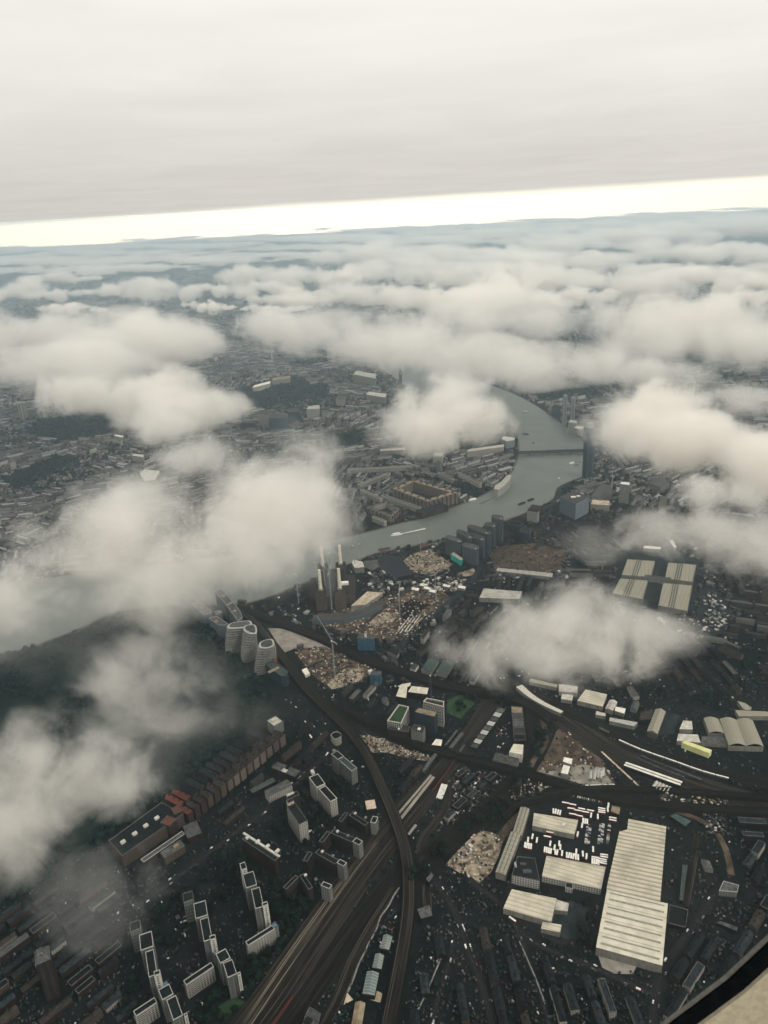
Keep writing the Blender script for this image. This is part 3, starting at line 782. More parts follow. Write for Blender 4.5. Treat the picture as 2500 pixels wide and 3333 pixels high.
lowslab('low white slab block at the bottom edge of the estate, among dark trees', [(434,3292),(503,3247),(515,3262)], [(509,3214),(543,3192),(550,3202)])
compound('tower_block', 'tall lone tower block fading into mist near the left edge', 'tower block', [([(112,3098),(160,3078),(200,3108)], 66, 'flats_brick', 'roof_grey', PG), ([(118,3092),(136,3084),(142,3098)], 69, 'wall_concrete', 'roof_grey', PG)], win=(3.2, 7.0, 3.0, 1.4))
building('tower_block', 'grey flats with a pale roof at the corner of the park', 'apartment block', [(868,2346),(898,2330),(926,2346)], 22, 'flats_grey', 'roof_pale', 'parapet_grey', plant=[(.4, .6, 7, 5, 3, 'wall_white')])

# mansion flats along the park
def lerp(a, b, t): return (a[0] + (b[0] - a[0]) * t, a[1] + (b[1] - a[1]) * t)
mb0 = [(355,2737),(526,2612),(597,2650),(397,2787)]
compound('mansion_block', 'long mansion block with white rooftop boxes and a dark flat roof, nearest the misty towers', 'mansion flats', [(mb0, 22, 'flats_warm', 'roof_black', PG)], win=(3.4, 6.5, 2.2, 1.8),
         extras=[(x, y, 22, 7, 5, 3.5, 'wall_white') for x, y in ((401,2743),(439,2716),(475,2690),(511,2665))])
compound('mansion_block', 'mansion block with bright red tiled corner roofs at the end of the flat roofed block', 'mansion flats', [([(522,2678),(545,2655),(597,2643)], 24, 'flats_redbrick', 'roof_red', PG), ([(556,2634),(580,2622),(592,2640)], 25, 'flats_redbrick', 'roof_red', PG)], win=(3.4, 5.0, 2.0, 1.8))
front0, front1 = (612,2652), (912,2402)
for i in range(15):
    t = i / 14
    a = lerp(front0, front1, t); a2 = lerp(front0, front1, t + 0.052)
    f_ = lerp((548,2590), (840,2362), t)
    kind = 'flats_redbrick' if i < 3 else ('flats_warm' if i < 6 else 'flats_pink')
    rf = 'roof_red' if i in (0,) else 'roof_brown'
    r_, poly_ = gabled('mansion_block', ['mansion house with a steep dark roof in the long row facing the road', 'mansion house with a warm gabled front in the long row facing the road'][i % 2], 'mansion flats', [a, a2, lerp(a2, f_, 0.34)], 21 + (i % 3), 5, kind, rf, group='mansion houses in the long row', chim=2)
for i in range(13):
    t = i / 13
    a = lerp((585,2625), (868,2388), t); a2 = lerp((585,2625), (868,2388), t + 0.058)
    f_ = lerp((535,2578), (822,2350), t)
    gabled('mansion_block', 'mansion house with a dark slate roof in the row beside the park trees', 'mansion flats', [a, a2, lerp(a2, f_, 0.75)], 20 + (i % 3), 5, 'flats_redbrick' if i < 2 else 'flats_warm', 'roof_red' if i < 2 else 'roof_slate', group='mansion houses along the park', chim=3)
building('school_building', 'low flat building with a pale stained roof below the mansion houses', 'building', [(884,2500),(903,2481),(976,2512)], 11, 'flats_brick', 'roof_grey', 'parapet_grey', plant=[(.25, .5, 8, 9, 1.5, 'roof_pale'), (.75, .5, 7, 4, 2.5, 'wall_dark')])
building('hall', 'long low hall with a green grey roof', 'building', [(813,2571),(823,2582),(887,2531)], 10, 'wall_dark', 'roof_green_grey', 'parapet_grey')
building('flats', 'long low flats with a grey roof and ragged balconies beside the main road', 'apartment block', [(861,2575),(876,2593),(939,2542)], 14, 'flats_white', 'roof_grey', 'parapet_grey')
building('flats', 'grey flat roofed block below the red roofed mansion flats', 'building', [(595,2690),(640,2672),(668,2706)], 12, 'flats_brick', 'roof_grey', 'parapet_grey')
building('flats', 'long pale roofed terrace block in front of the long mansion block', 'building', [(458,2798),(592,2706),(600,2716)], 11, 'flats_brick', 'roof_grey', 'parapet_white')
building('flats', 'pale stone block with roof clutter in front of the mansion flats', 'building', [(520,2776),(585,2735),(600,2754)], 13, 'flats_warm', 'roof_grey', 'parapet_grey', plant=[(.7, .5, 8, 5, 3, 'roof_tan')])
building('corner_building', 'round fronted corner building beside the viaduct', 'building', [(1076,2392),(1086,2384),(1100,2382),(1110,2388),(1111,2397),(1102,2404),(1088,2406)], 15, 'stucco', 'roof_black', 'parapet_white')
building('hall', 'small hall with a plain beige roof beside the viaduct', 'building', [(1188,2607),(1219,2602),(1222,2631)], 9, 'wall_dark', 'roof_tan' if 0 else 'wall_beige', None)

# ================================================================= BUS YARD AND BIG SHEDS
building('warehouse', 'white roofed bus depot shed at the top of the bus yard', 'warehouse', [(1733,2687),(1738,2646),(1882,2669),(1869,2716)], 10, 'wall_shed', 'sheet_cream', None, plant=[(.5,.3,5,4,1.2,'roof_white')])
building('warehouse', 'wide cream roofed shed below the rows of parked buses', 'warehouse', [(1764,2853),(1779,2787),(1971,2823),(1956,2894)], 11, 'office_white', 'sheet_cream', 'parapet_pale')
building('office_block', 'office with a black roof and white window frames between two cream sheds', 'office', [(1666,2850),(1684,2788),(1742,2794),(1757,2868)], 16, 'office_white', 'roof_black', 'parapet_grey', plant=[(.3,.4,5,12,2.4,'steel_dark'),(.6,.5,4,8,2.2,'roof_grey'),(.5,.8,8,3,2,'steel_pale')])
building('gatehouse', 'small white entrance block in front of the wide cream shed', 'building', [(1842,2872),(1866,2877),(1863,2894)], 9, 'office_white', 'roof_black', 'parapet_white')
building('warehouse', 'cream roofed shed with a row of dark doors, below the black roofed office', 'warehouse', [(1638,2956),(1666,2894),(1812,2925),(1794,3000)], 11, 'wall_shed', 'sheet_cream', None)
building('warehouse', 'small square cream roof against the side of the lower shed', 'warehouse', [(1812,2928),(1852,2940),(1847,2966),(1805,2961)], 8, 'wall_shed', 'roof_pale', None)
building('warehouse', 'small oblong cream roof at the foot of the lower shed', 'warehouse', [(1761,3022),(1766,3000),(1828,3010),(1823,3035)], 9, 'wall_shed', 'sheet_cream', None)
building('depot_hut', 'brown roofed hut in the top corner of the bus yard', 'building', [(1988,2641),(1992,2622),(2019,2628),(2016,2651)], 8, 'brick_dark', 'roof_tan', None)
# long shed with roof vents, in two lengths
def long_shed():
    a = quad_roof([(1668,2712),(1695,2626),(1724,2632)], 11); b = quad_roof([(1613,2838),(1664,2706),(1696,2712)], 12)
    root = empty('long_shed', (a[0][0], a[0][1], 0), 'very long narrow shed with a vented pale roof along the aggregate yard', 'warehouse')
    for poly, h, nv in ((a, 11, 14), (b, 12, 18)):
        if (Vector(poly[1]) - Vector(poly[0])).length < (Vector(poly[2]) - Vector(poly[1])).length: poly = poly[1:] + poly[:1]
        m = MB(); m.walls(poly, 0, h); m.build('wall', 'wall_shed', root)
        A, B = Vector(poly[0]), Vector(poly[1]); W = Vector(poly[3]) - A
        m = MB(); m.gable(A, B, W, h + .02, 1.5, 0.2); m.build('roof', 'sheet_market', root)
        ang = atan2((B - A).y, (B - A).x)
        for i in range(nv):
            for s in (.3, .7):
                q = A + (B - A) * ((i + .5) / nv) + W * s
                part_box('roof_vent', 'steel_dark', root, (q.x, q.y, h + 0.75), (1.6, 1.2, 0.9), ang)
        mark(poly, 1)
long_shed()
# ribbed warehouse: upper part with many low ridges, lower part with four broad bays
def big_warehouse():
    h = 13
    pts = [xy(P(x, y, h)) for x, y in [(1974,2894),(2017,2704),(2041,2706),(2046,2663),(2169,2690),(2149,2934)]]
    poly = ccw(pts)
    root = empty('ribbed_warehouse', (pts[0][0], pts[0][1], 0), 'largest warehouse, its cream roof ribbed across with many ridges', 'warehouse')
    m = MB(); m.walls(poly, 0, h); m.build('wall', 'wall_shed', root)
    A, B, C, Dd = [Vector(p) for p in (pts[0], pts[1], pts[5], pts[4])]
    A2 = Vector(xy(P(2046, 2663, h)))
    n = 19
    Ld = (Vector(pts[4]) - Vector(pts[5])).length
    e = (Vector(pts[4]) - Vector(pts[5])).normalized()
    def left_at(q):     # where the line across from the right edge meets the left outline
        dirv_ = (A - C).normalized()
        best = None
        for u, v in ((Vector(pts[0]), Vector(pts[1])), (Vector(pts[1]), Vector(pts[2])), (Vector(pts[2]), Vector(pts[3])), (Vector(pts[3]), Vector(pts[4]))):
            d2 = v - u
            den = dirv_.x * d2.y - dirv_.y * d2.x
            if abs(den) < 1e-6: continue
            t = ((u.x - q.x) * d2.y - (u.y - q.y) * d2.x) / den
            s = ((u.x - q.x) * dirv_.y - (u.y - q.y) * dirv_.x) / den
            if -0.001 <= s <= 1.001 and t > 5 and (best is None or t > best): best = t
        return q + dirv_ * (best if best else 10)
    m = MB()
    for i in range(n):
        q0 = C + e * (Ld * i / n); qm = C + e * (Ld * (i + .62) / n); q1 = C + e * (Ld * (i + .999) / n)
        l0, lm, l1 = left_at(q0), left_at(qm), left_at(q1)
        z = h + 0.03
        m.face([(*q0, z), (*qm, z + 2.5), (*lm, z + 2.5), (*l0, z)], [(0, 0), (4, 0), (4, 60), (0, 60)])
        m.face([(*qm, z + 2.5), (*q1, z), (*l1, z), (*lm, z + 2.5)], [(0.6, 0), (0.8, 0), (0.8, 60), (0.6, 60)])  # darker slope put into the colour: this face lies wholly in the strip tone
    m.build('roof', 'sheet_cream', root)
    mark(poly, 1)
    h2 = 14
    q = [xy(P(x, y, h2)) for x, y in [(1976,2895),(2174,2941),(2156,3144),(1940,3084)]]
    pl = ccw(q)
    root2 = empty('bay_roof_warehouse', (q[0][0], q[0][1], 0), 'warehouse with four broad cream bays and grey rooflight strips, joined to the largest warehouse', 'warehouse')
    m = MB(); m.walls(pl, 0, h2); m.build('wall', 'wall_shed', root2)
    TL, TR, BR, BL = [Vector(p) for p in q]
    nb = 4
    for i in range(nb):
        a0, a1 = TL.lerp(BL, i / nb), TL.lerp(BL, (i + .985) / nb)
        b0, b1 = TR.lerp(BR, i / nb), TR.lerp(BR, (i + .985) / nb)
        m = MB(); z = h2 + .03; rz = 2.6
        am, bm_ = a0.lerp(a1, .5), b0.lerp(b1, .5)
        m.face([(*a0, z), (*am, z + rz), (*bm_, z + rz), (*b0, z)], [(0, 0), (9, 0), (9, 90), (0, 90)])
        m.face([(*am, z + rz), (*a1, z), (*b1, z), (*bm_, z + rz)], [(0, 0), (9, 0), (9, 90), (0, 90)])
        m.face([(*a0, z), (*a1, z), (*am, z + rz)]); m.face([(*b0, z), (*bm_, z + rz), (*b1, z)])
        rf = m.build('roof', 'roof_pale' if 0 else 'wall_cream', root2)
        for t0, t1 in ((.2, .32), (.66, .78)):
            m = MB()
            zz_ = lambda t: z + rz * (1 - abs(t - .5) * 2) + 0.12
            s0, s1 = a0.lerp(a1, t0), a0.lerp(a1, t1); u0, u1 = b0.lerp(b1, t0), b0.lerp(b1, t1)
            P0, P1 = s0.lerp(u0, .06), s1.lerp(u1, .06); Q0, Q1 = s0.lerp(u0, .95), s1.lerp(u1, .95)
            m.face([(*P0, zz_(t0)), (*P1, zz_(t1)), (*Q1, zz_(t1)), (*Q0, zz_(t0))])
            sk = m.build('rooflight', 'skylight_sheet', None, (0, 0, 0))
            sk.parent = rf; sk.location = -Vector(root2.location)
    mark(pl, 1)
mottled('wall_cream', (0.50, 0.46, 0.37), (0.62, 0.57, 0.46), 0.08)
big_warehouse()
# lower right oddments
building('shed', 'dark flat roofed shed beside the four bay warehouse', 'building', [(2180,2945),(2240,2962),(2232,3020),(2172,3005)], 7, 'wall_dark', 'roof_black', 'parapet_grey')
building('shed', 'small grey building with a white roof edge near the lower right road', 'building', [(2340,2900),(2355,2868),(2405,2882),(2400,2905)], 9, 'flats_grey', 'roof_grey', 'parapet_white')
building('shed', 'narrow dark siding shed beside the largest warehouse', 'building', [(2222,2815),(2238,2818),(2222,2932),(2212,2930)], 6, 'wall_dark', 'roof_green_grey', 'parapet_grey')
building('shed', 'pale oblong shed below the curved brown track', 'building', [(2283,2795),(2310,2802),(2322,2830),(2296,2826)], 7, 'wall_shed', 'roof_grey', None)
building('shed', 'dark green roofed shed beside the scrap yard curve', 'building', [(2180,2655),(2200,2648),(2250,2672),(2232,2690)], 7, 'wall_dark', 'roof_green_grey', None)
building('shed', 'long low pale shed by the lower right road', 'building', [(2332,3003),(2345,2998),(2402,3018),(2398,3030)], 6, 'wall_dark', 'roof_grey', None)

# ================================================================= RAILWAY SHEDS, RIGHT
W_ = 'roof_white'
rb = [
 ('warehouse','square white roofed depot nearest the cloud, above the tracks',[(1819,2250),(1819,2226),(1881,2234),(1879,2254)],10,'wall_shed','roof_pale'),
 ('warehouse','narrow pale roofed store just below the square white depot',[(1826,2275),(1830,2258),(1866,2262),(1862,2280)],8,'wall_shed','roof_pale'),
 ('warehouse','big patched white roofed depot beside parked cars',[(1879,2280),(1906,2244),(1976,2260),(1962,2300)],10,'wall_shed','sheet_cream'),
 ('warehouse','small bright white roofed unit right of the patched depot',[(2001,2313),(2004,2300),(2037,2306),(2032,2323)],8,'wall_shed','roof_white'),
 ('warehouse','tiny pale unit beside the tracks, below the patched depot',[(1938,2326),(1941,2314),(1972,2322),(1970,2331)],7,'wall_shed','roof_pale'),
 ('warehouse','long low grey white shed facing the carriage sidings',[(1983,2346),(1985,2335),(2076,2351),(2064,2364)],8,'wall_shed','parapet_white'),
 ('warehouse','wedge shaped pale roof between the car park and the big vaulted shed',[(2212,2373),(2224,2345),(2252,2347),(2255,2374)],9,'wall_shed','roof_pale'),
 ('warehouse','oblong pale roof above the yellow ended shed',[(2203,2411),(2208,2388),(2272,2391),(2281,2417)],9,'wall_shed','roof_pale'),
 ('warehouse','long pale roof at the right edge, behind the vaulted shed',[(2405,2331),(2393,2311),(2520,2317),(2520,2331)],9,'wall_shed','sheet_market'),
 ('warehouse','odd shaped pale roof farthest back among the right edge sheds',[(2400,2281),(2425,2288),(2447,2303),(2440,2312),(2420,2308)],9,'wall_shed','sheet_market'),
 ('warehouse','grey flat roofed annexe beneath the vaulted shed',[(2282,2418),(2284,2396),(2358,2398),(2370,2424)],7,'wall_shed','roof_grey'),
 ('warehouse','dark brown roofed workshop beside the long low shed',[(2080,2345),(2085,2318),(2125,2308),(2120,2340)],9,'wall_dark','roof_brown'),
]
for nm, lb, px_, h_, wl, rf in rb:
    building(nm, lb, 'warehouse', px_, h_, wl, rf, None)
gabled('warehouse', 'white ridged hall with a row of dark roof slots', 'warehouse', [(1970,2306),(1985,2278),(2010,2284)], 9, 3, 'wall_shed', 'roof_pale')
gabled('warehouse', 'small grey ridged hall behind the tracks', 'warehouse', [(2052,2305),(2062,2282),(2082,2286)], 8, 3, 'wall_shed', 'roof_grey')
gabled('warehouse', 'tall brown ridged hall with a pale sunken roof, beside the car park', 'warehouse', [(2106,2380),(2134,2308),(2166,2318)], 11, 5, 'brown_stock', 'sheet_market')
building('warehouse', 'long shed with a yellow roof and a yellow end wall', 'warehouse', [(2219,2417),(2229,2410),(2317,2441),(2308,2451)], 11, 'yellow_sheet', 'yellow_sheet', None)
def vault(label, pix, h, n, rise):
    poly = ccw([xy(P(x, y, h)) for x, y in pix])
    root = empty('vaulted_shed', (poly[0][0], poly[0][1], 0), label, 'warehouse')
    m = MB(); m.walls(poly, 0, h); m.build('wall', 'wall_shed', root)
    TL, TR, BR, BL = [Vector(xy(P(x, y, h))) for x, y in pix]
    for k in range(n):
        m = MB(); S = 8
        for i in range(S):
            t0, t1 = i / S, (i + 1) / S
            a0, a1 = TL.lerp(TR, (k + t0) / n), TL.lerp(TR, (k + t1) / n)
            b0, b1 = BL.lerp(BR, (k + t0) / n), BL.lerp(BR, (k + t1) / n)
            z0, z1 = h + .03 + rise * sin(pi * t0), h + .03 + rise * sin(pi * t1)
            m.face([(*b0, z0), (*b1, z1), (*a1, z1), (*a0, z0)], [(0, 0), (6, 0), (6, 90), (0, 90)])
        m.build('roof', 'sheet_market', root)
    mark(poly, 1)
vault('big vaulted shed with two broad curved pale roofs near the right edge', [(2342,2340),(2450,2345),(2486,2430),(2372,2427)], 11, 2, 5)
vault('single vaulted pale roof joined to the left of the two broad curved roofs', [(2290,2337),(2338,2340),(2359,2388),(2308,2386)], 10, 1, 4)
# carriage shed: two pale strips with a dark slot, and the small ribbed shed in front
building('carriage_shed', 'long narrow shed of two white roof strips along the sidings', 'shed', [(2030,2492),(2038,2480),(2222,2544),(2214,2558)], 8, 'wall_dark', 'roof_black', None)
def strip_roof():
    par = [o for o in bpy.data.objects if o.name.startswith('carriage_shed')][0]
    poly = quad_roof([(2030,2492),(2038,2480),(2222,2544),(2214,2558)], 8)
    a, b, c, d = [Vector(xy(P(x, y, 8))) for x, y in [(2030,2492),(2038,2480),(2222,2544),(2214,2558)]]
    for t0, t1 in ((0.03, .40), (.60, .97)):
        m = MB(); m.prism(ccw([xy(a.lerp(b, t0)), xy(a.lerp(b, t1)), xy(d.lerp(c, t1)), xy(d.lerp(c, t0))]), 8.02, 8.8)
        m.build('roof_strip', 'roof_white', par)
strip_roof()
gabled('shed', 'small shed with four white ridges in front of the long narrow carriage shed', 'shed', [(2120,2562),(2133,2542),(2190,2560)], 6, 2.4, 'wall_shed', 'roof_pale', bays=5)

# curved white industrial roof, middle right
def curved_roof():
    pts = [(1690,2232),(1725,2262),(1770,2290),(1830,2318)]
    path = [Vector((p[0], p[1])) for p in spline([xy(P(x, y, 9)) for x, y in pts])]
    root = empty('curved_shed', (path[0].x, path[0].y, 0), 'curved pale roof hugging the railway bend beside the cloud', 'shed')
    m = MB(); L, R, U = ribbon_faces(m, path, 15, 8, 9); m.build('roof', 'parapet_pale', root)
    m = MB()
    for S, sg in ((L, 1), (R, -1)):
        for i in range(len(S) - 1):
            q = [(*S[i], 0), (*S[i + 1], 0), (*S[i + 1], 9), (*S[i], 9)]
            m.face(q if sg < 0 else q[::-1])
    m.build('wall', 'wall_shed', root)
curved_roof()
building('warehouse', 'faint pale roof strip half lost in the edge of the cloud', 'warehouse', [(1722,2218),(1726,2208),(1815,2228),(1812,2238)], 8, 'wall_shed', 'sheet_market', None)
# plant in the triangular yard
building('plant_building', 'tall white box of the concrete plant, rear one of the pair', 'plant building', [(1832,2478),(1836,2464),(1864,2470),(1860,2488)], 13, 'wall_concrete', 'roof_white', None)
building('plant_building', 'lower white box of the concrete plant, front one of the pair', 'plant building', [(1826,2516),(1834,2489),(1856,2494),(1848,2520)], 11, 'wall_concrete', 'roof_white', None)
for i, (x, y) in enumerate([(1938,2532),(1946,2534),(1955,2536),(1962,2530),(1934,2540),(1922,2538)]):
    q = P(x, y)
    root = empty('silo', q, ['white cement silo standing in the cluster behind parked lorries'][0], 'silo', 'white silos of the concrete plant')
    m = MB(); m.cyl(q, 2.4, 2.4, 4, 19); m.build('tank', 'white_paint', root)
    m = MB(); m.cyl(q, 2.4, 0.6, 19, 20.5); m.build('cap', 'steel_pale', root)
    m = MB()
    for k in range(4):
        a = k * pi / 2 + .4; m.bar((q.x + 2 * cos(a), q.y + 2 * sin(a), 0), (q.x + 2 * cos(a), q.y + 2 * sin(a), 4.2), .4)
    m.build('leg_frame', 'steel_dark', root)
# sand heaps
def heap(label, x, y, r, h, mat, grp):
    q = P(x, y, LAYER[0])
    bm = bmesh.new(); bmesh.ops.create_icosphere(bm, subdivisions=3, radius=1.0)
    for v in bm.verts:
        k = 1 + 0.35 * noise.noise(Vector((v.co.x * 1.7 + x, v.co.y * 1.7, y)))
        d = hypot(v.co.x, v.co.y)
        v.co = Vector((v.co.x * r * k, v.co.y * r * 0.8 * k, max(0, v.co.z) * h * (1 - .35 * d) * k))
    me = bpy.data.meshes.new('heap'); bm.to_mesh(me); bm.free()
    me.materials.append(MATS[mat])
    o = link(bpy.data.objects.new('spoil_heap', me)); o.location = q
    tag(o, label, 'heap', grp)
for (x, y, r, h) in [(1590,2775,9,5),(1575,2800,7,4),(1602,2760,8,5),(1560,2760,10,3),(1530,2800,8,3),(1545,2838,9,4),(1500,2805,7,3),(1585,2735,7,4)]:
    heap('heap of pale aggregate in the sand and gravel yard', x, y, r, h, 'sand_yard', 'heaps in the aggregate yard')
for (x, y, r, h) in [(1815,2440,9,3),(1850,2425,8,3),(1880,2450,8,2.5),(1800,2480,8,3),(1790,2500,9,3)]:
    heap('low brown spoil heap in the triangular yard', x, y, r, h, 'bare_earth', 'heaps in the triangular yard')

# ================================================================= MIDDLE: WHITE FRAMED TOWERS
WP = 'parapet_pale'
def framed(label, pix, h, wall, roof, par, deep=4.0, extras=()):
    """tower whose outer frame rises above a sunken roof"""
    poly = quad_roof(pix, h)
    root = empty('framed_tower', (poly[0][0], poly[0][1], 0), label, 'apartment block')
    m = MB(); m.walls(poly, 0, h - deep); m.build('wall', wall, root)
    inn = inset(poly, 1.3)
    m = MB(); m.cap(inn, h - deep + .05); m.build('roof', roof, root)
    m = MB(); m.walls(poly, h - 1.2, h); m.walls(inn[::-1], h - 1.2, h)
    n = len(poly)
    for i in range(n):
        j = (i + 1) % n
        m.face([(*poly[i], h), (*poly[j], h), (*inn[j], h), (*inn[i], h)])
        m.face([(*poly[i], h - 1.2), (*inn[i], h - 1.2), (*inn[j], h - 1.2), (*poly[j], h - 1.2)])
    fr = m.build('crown_frame', par, root)
    for i in range(n):
        a, b = Vector(poly[i]), Vector(poly[(i + 1) % n])
        e = b - a; cnt = max(2, int(e.length / 3.5)); ang = atan2(e.y, e.x)
        nn = Vector((-e.y, e.x)).normalized() * 0.65
        for k in range(cnt):
            q = a.lerp(b, (k + .5) / cnt) + nn
            part_box('column', par, root, (q.x, q.y, h - deep), (0.8, 0.9, deep - 1.2), ang)
    ks = facing(poly)[:2]
    for k in ks:
        a, b = poly[k], poly[(k + 1) % n]
        L = (Vector(b) - Vector(a)).length
        nx = max(2, int(L / 4.5)); nz = min(10, 48 // nx)
        windows(root, a, b, h * .15, h - deep - 1, nx, nz, 2.2, 1.9)
    for (x, y, hh, sx, sy, sz, mt) in extras:
        q = P(x, y, hh); e = Vector(poly[1]) - Vector(poly[0])
        part_box('plant_room', mt, root, (q.x, q.y, hh), (sx, sy, sz), atan2(e.y, e.x))
    mark(poly, 1)
framed('white framed tower with a dark open crown, taller of the pair', [(1377,2283),(1388,2271),(1446,2282),(1444,2300)], 46, 'office_white', 'roof_brown', WP)
framed('white framed block with a sunken green roof, lower of the pair', [(1260,2345),(1298,2292),(1331,2300),(1306,2354)], 34, 'office_white', 'pitch_green', WP)
building('tower_block', 'dark blue clad tower with a tan roof in front of the tall white framed tower', 'apartment block', [(1350,2318),(1362,2304),(1424,2316),(1415,2334)], 40, 'glass_blue', 'roof_tan', 'parapet_grey', plant=[(.4,.5,8,6,2,'roof_tan')])
building('flats', 'dark flats with a brown roof below the green roofed white block', 'apartment block', [(1262,2372),(1275,2352),(1338,2366),(1330,2384)], 22, 'flats_brick', 'roof_brown', 'parapet_grey', plant=[(.4,.5,7,3,1.2,'roof_white'),(.75,.5,6,3,1.2,'roof_white')])
building('flats', 'square grey flats with white roof patches at the corner by the viaduct', 'apartment block', [(1337,2378),(1348,2358),(1384,2366),(1376,2388)], 26, 'flats_grey', 'roof_brown', 'parapet_grey', plant=[(.5,.4,6,5,1,'roof_white')])
poly_ = [(1289,2266),(1300,2236),(1294,2234),(1310,2226),(1337,2222),(1336,2232),(1326,2236),(1322,2272)]
building('school_building', 'cream roofed cross shaped building behind the white framed towers', 'building', poly_, 14, 'wall_dark', 'wall_cream', None)
building('school_building', 'long cream roofed building with a saw edge beside the cross shaped one', 'building', [(1328,2252),(1340,2233),(1395,2239),(1390,2260)], 14, 'wall_dark', 'wall_cream', None, plant=[(.5,.5,16,4,2,'roof_white')])
building('hall', 'small pale rounded hall among cars below the cream roofed school', 'building', [(1242,2276),(1246,2268),(1262,2270),(1266,2282),(1258,2286)], 9, 'wall_concrete', 'roof_grey', None)
building('hall', 'small cream cube roof right beside the crossing viaduct', 'building', [(1405,2424),(1419,2405),(1440,2408),(1436,2428)], 10, 'wall_dark', 'roof_white', None)
# terrace of sheds and block with pale wall by the cutting
building('flats', 'tan topped block with a tall white wall at the bend of the cutting', 'building', [(1657,2448),(1672,2421),(1704,2424),(1700,2456)], 18, 'wall_white', 'wall_cream', None)
building('flats', 'grey flat block joined to the tan topped block', 'building', [(1604,2468),(1614,2448),(1690,2470),(1684,2490)], 11, 'wall_concrete', 'roof_grey', None)
for i in range(5):
    a, b = lerp((1664,2300), (1674,2412), i / 5), lerp((1664,2300), (1674,2412), (i + .92) / 5)
    c_, d_ = lerp((1700,2302), (1712,2412), (i + .92) / 5), lerp((1700,2302), (1712,2412), i / 5)
    building('industrial_unit', ['tan roofed unit in the row along the cutting, farthest from the platforms', 'unit in the long row along the cutting, grey roof, second from its far end', 'unit in the long row along the cutting, pale grey roof at its middle', 'unit in the long row along the cutting, brown roof', 'black roofed unit in the row along the cutting, beside the tan topped block'][i], 'industrial unit', [a, b, c_, d_], 9 + (i % 2), 'wall_dark', ['roof_tan', 'roof_grey', 'roof_grey', 'roof_brown', 'roof_black'][i], 'parapet_grey')
for i in range(9):
    a, b = lerp((1530,2430), (1625,2300), i / 9), lerp((1530,2430), (1625,2300), (i + .85) / 9)
    building('workshop', ['small grey workshop in the line beside the platforms', 'small pale workshop in the line beside the platforms'][i % 2], 'workshop', [a, b, (b[0] + 22, b[1] + 6), (a[0] + 22, a[1] + 6)], 5 + i % 3, 'wall_dark', ['roof_grey', 'parapet_white'][i % 2], None, group='workshops beside the platforms')

# platforms and canopies
def platform(label, a, b, w, canopy, mat):
    A, B = P(*a, 1.1), P(*b, 1.1)
    e = (B - A).normalized(); n = Vector((-e.y, e.x, 0)) * w / 2
    root = empty('station_platform', (A.x, A.y, 0), label, 'platform')
    m = MB(); pl = ccw([xy(A + n), xy(A - n), xy(B - n), xy(B + n)]); m.prism(pl, 0.3, 1.1); m.build('platform_slab', mat, root)
    if canopy:
        m = MB(); k = .8
        pl = ccw([xy(A + n * k), xy(A - n * k), xy(B - n * k), xy(B + n * k)]); m.prism(pl, 5.0, 5.4)
        m.build('canopy', canopy, root)
        L = (B - A).length
        for i in range(int(L / 18)):
            q = A.lerp(B, (i + .5) / int(L / 18)); part_box('post', 'steel_dark', root, (q.x, q.y, 1.1), (.5, .5, 3.9))
platform('platform with a grey canopy beyond the crossing viaduct', (1466,2440), (1506,2390), 9, 'roof_grey', 'asphalt_pale')
platform('second platform with a narrow canopy beyond the crossing viaduct', (1450,2432), (1488,2382), 5, 'roof_grey', 'asphalt_pale')
platform('platform with a grey canopy on the near side of the crossing viaduct', (1376,2518), (1420,2458), 8, 'roof_grey', 'asphalt_pale')
platform('long tan platform edge alongside the main tracks', (1288,2658), (1404,2522), 4, None, 'pale_paving')
platform('shorter tan platform pointing at the viaduct', (1305,2664), (1412,2528), 5, None, 'pale_paving')
platform('bright thin platform crossing the fan of tracks', (1958,2446), (2082,2560), 3.2, None, 'sand')
platform('low grey platform by the van yard', (1330,2716), (1354,2684), 4, None, 'pale_paving')

# glass roofed sheds near the bottom
for lb, px_ in (('glass roofed railway shed, smallest and farthest of the three in line', [(1249,3044),(1277,3049),(1264,3091)]), ('glass roofed railway shed in the middle of the three in line', [(1222,3106),(1250,3110),(1237,3153)]), ('glass roofed railway shed, longest and lowest of the three in line', [(1195,3163),(1233,3168),(1209,3238)])):
    gabled('glass_shed', lb, 'shed', px_, 9, 3, 'wall_dark', 'sheet_glass')
gabled('tan_shed', 'tan pitched shed cut by the bottom edge, below the glass roofed sheds', 'shed', [(1157,3262),(1189,3265),(1160,3345)], 8, 3, 'brick_dark', 'roof_tan')
building('depot_building', 'grey building with an open square yard at the bottom edge beside the sidings', 'building', [(996,3300),(1008,3278),(1045,3300),(1036,3333),(1010,3350),(985,3333)], 10, 'wall_dark', 'roof_grey', 'parapet_grey', plant=[(.5,.5,8,8,2,'roof_black')])
building('workshop', 'pale flat roofed workshop between the viaduct and the lower road', 'building', [(1358,2960),(1398,2944),(1408,2980),(1370,2990)], 9, 'wall_dark', 'roof_grey', None)
building('footbridge_shed', 'slim grey shed beside the crossing tracks', 'building', [(1386,2860),(1404,2840),(1412,2850),(1396,2872)], 8, 'wall_dark', 'roof_grey', None)
building('site_cabin', 'oblong white cabin beside the curved viaduct', 'site cabin', [(982,2180),(998,2173),(1009,2192),(994,2198)], 6, 'wall_white', 'roof_white', None)

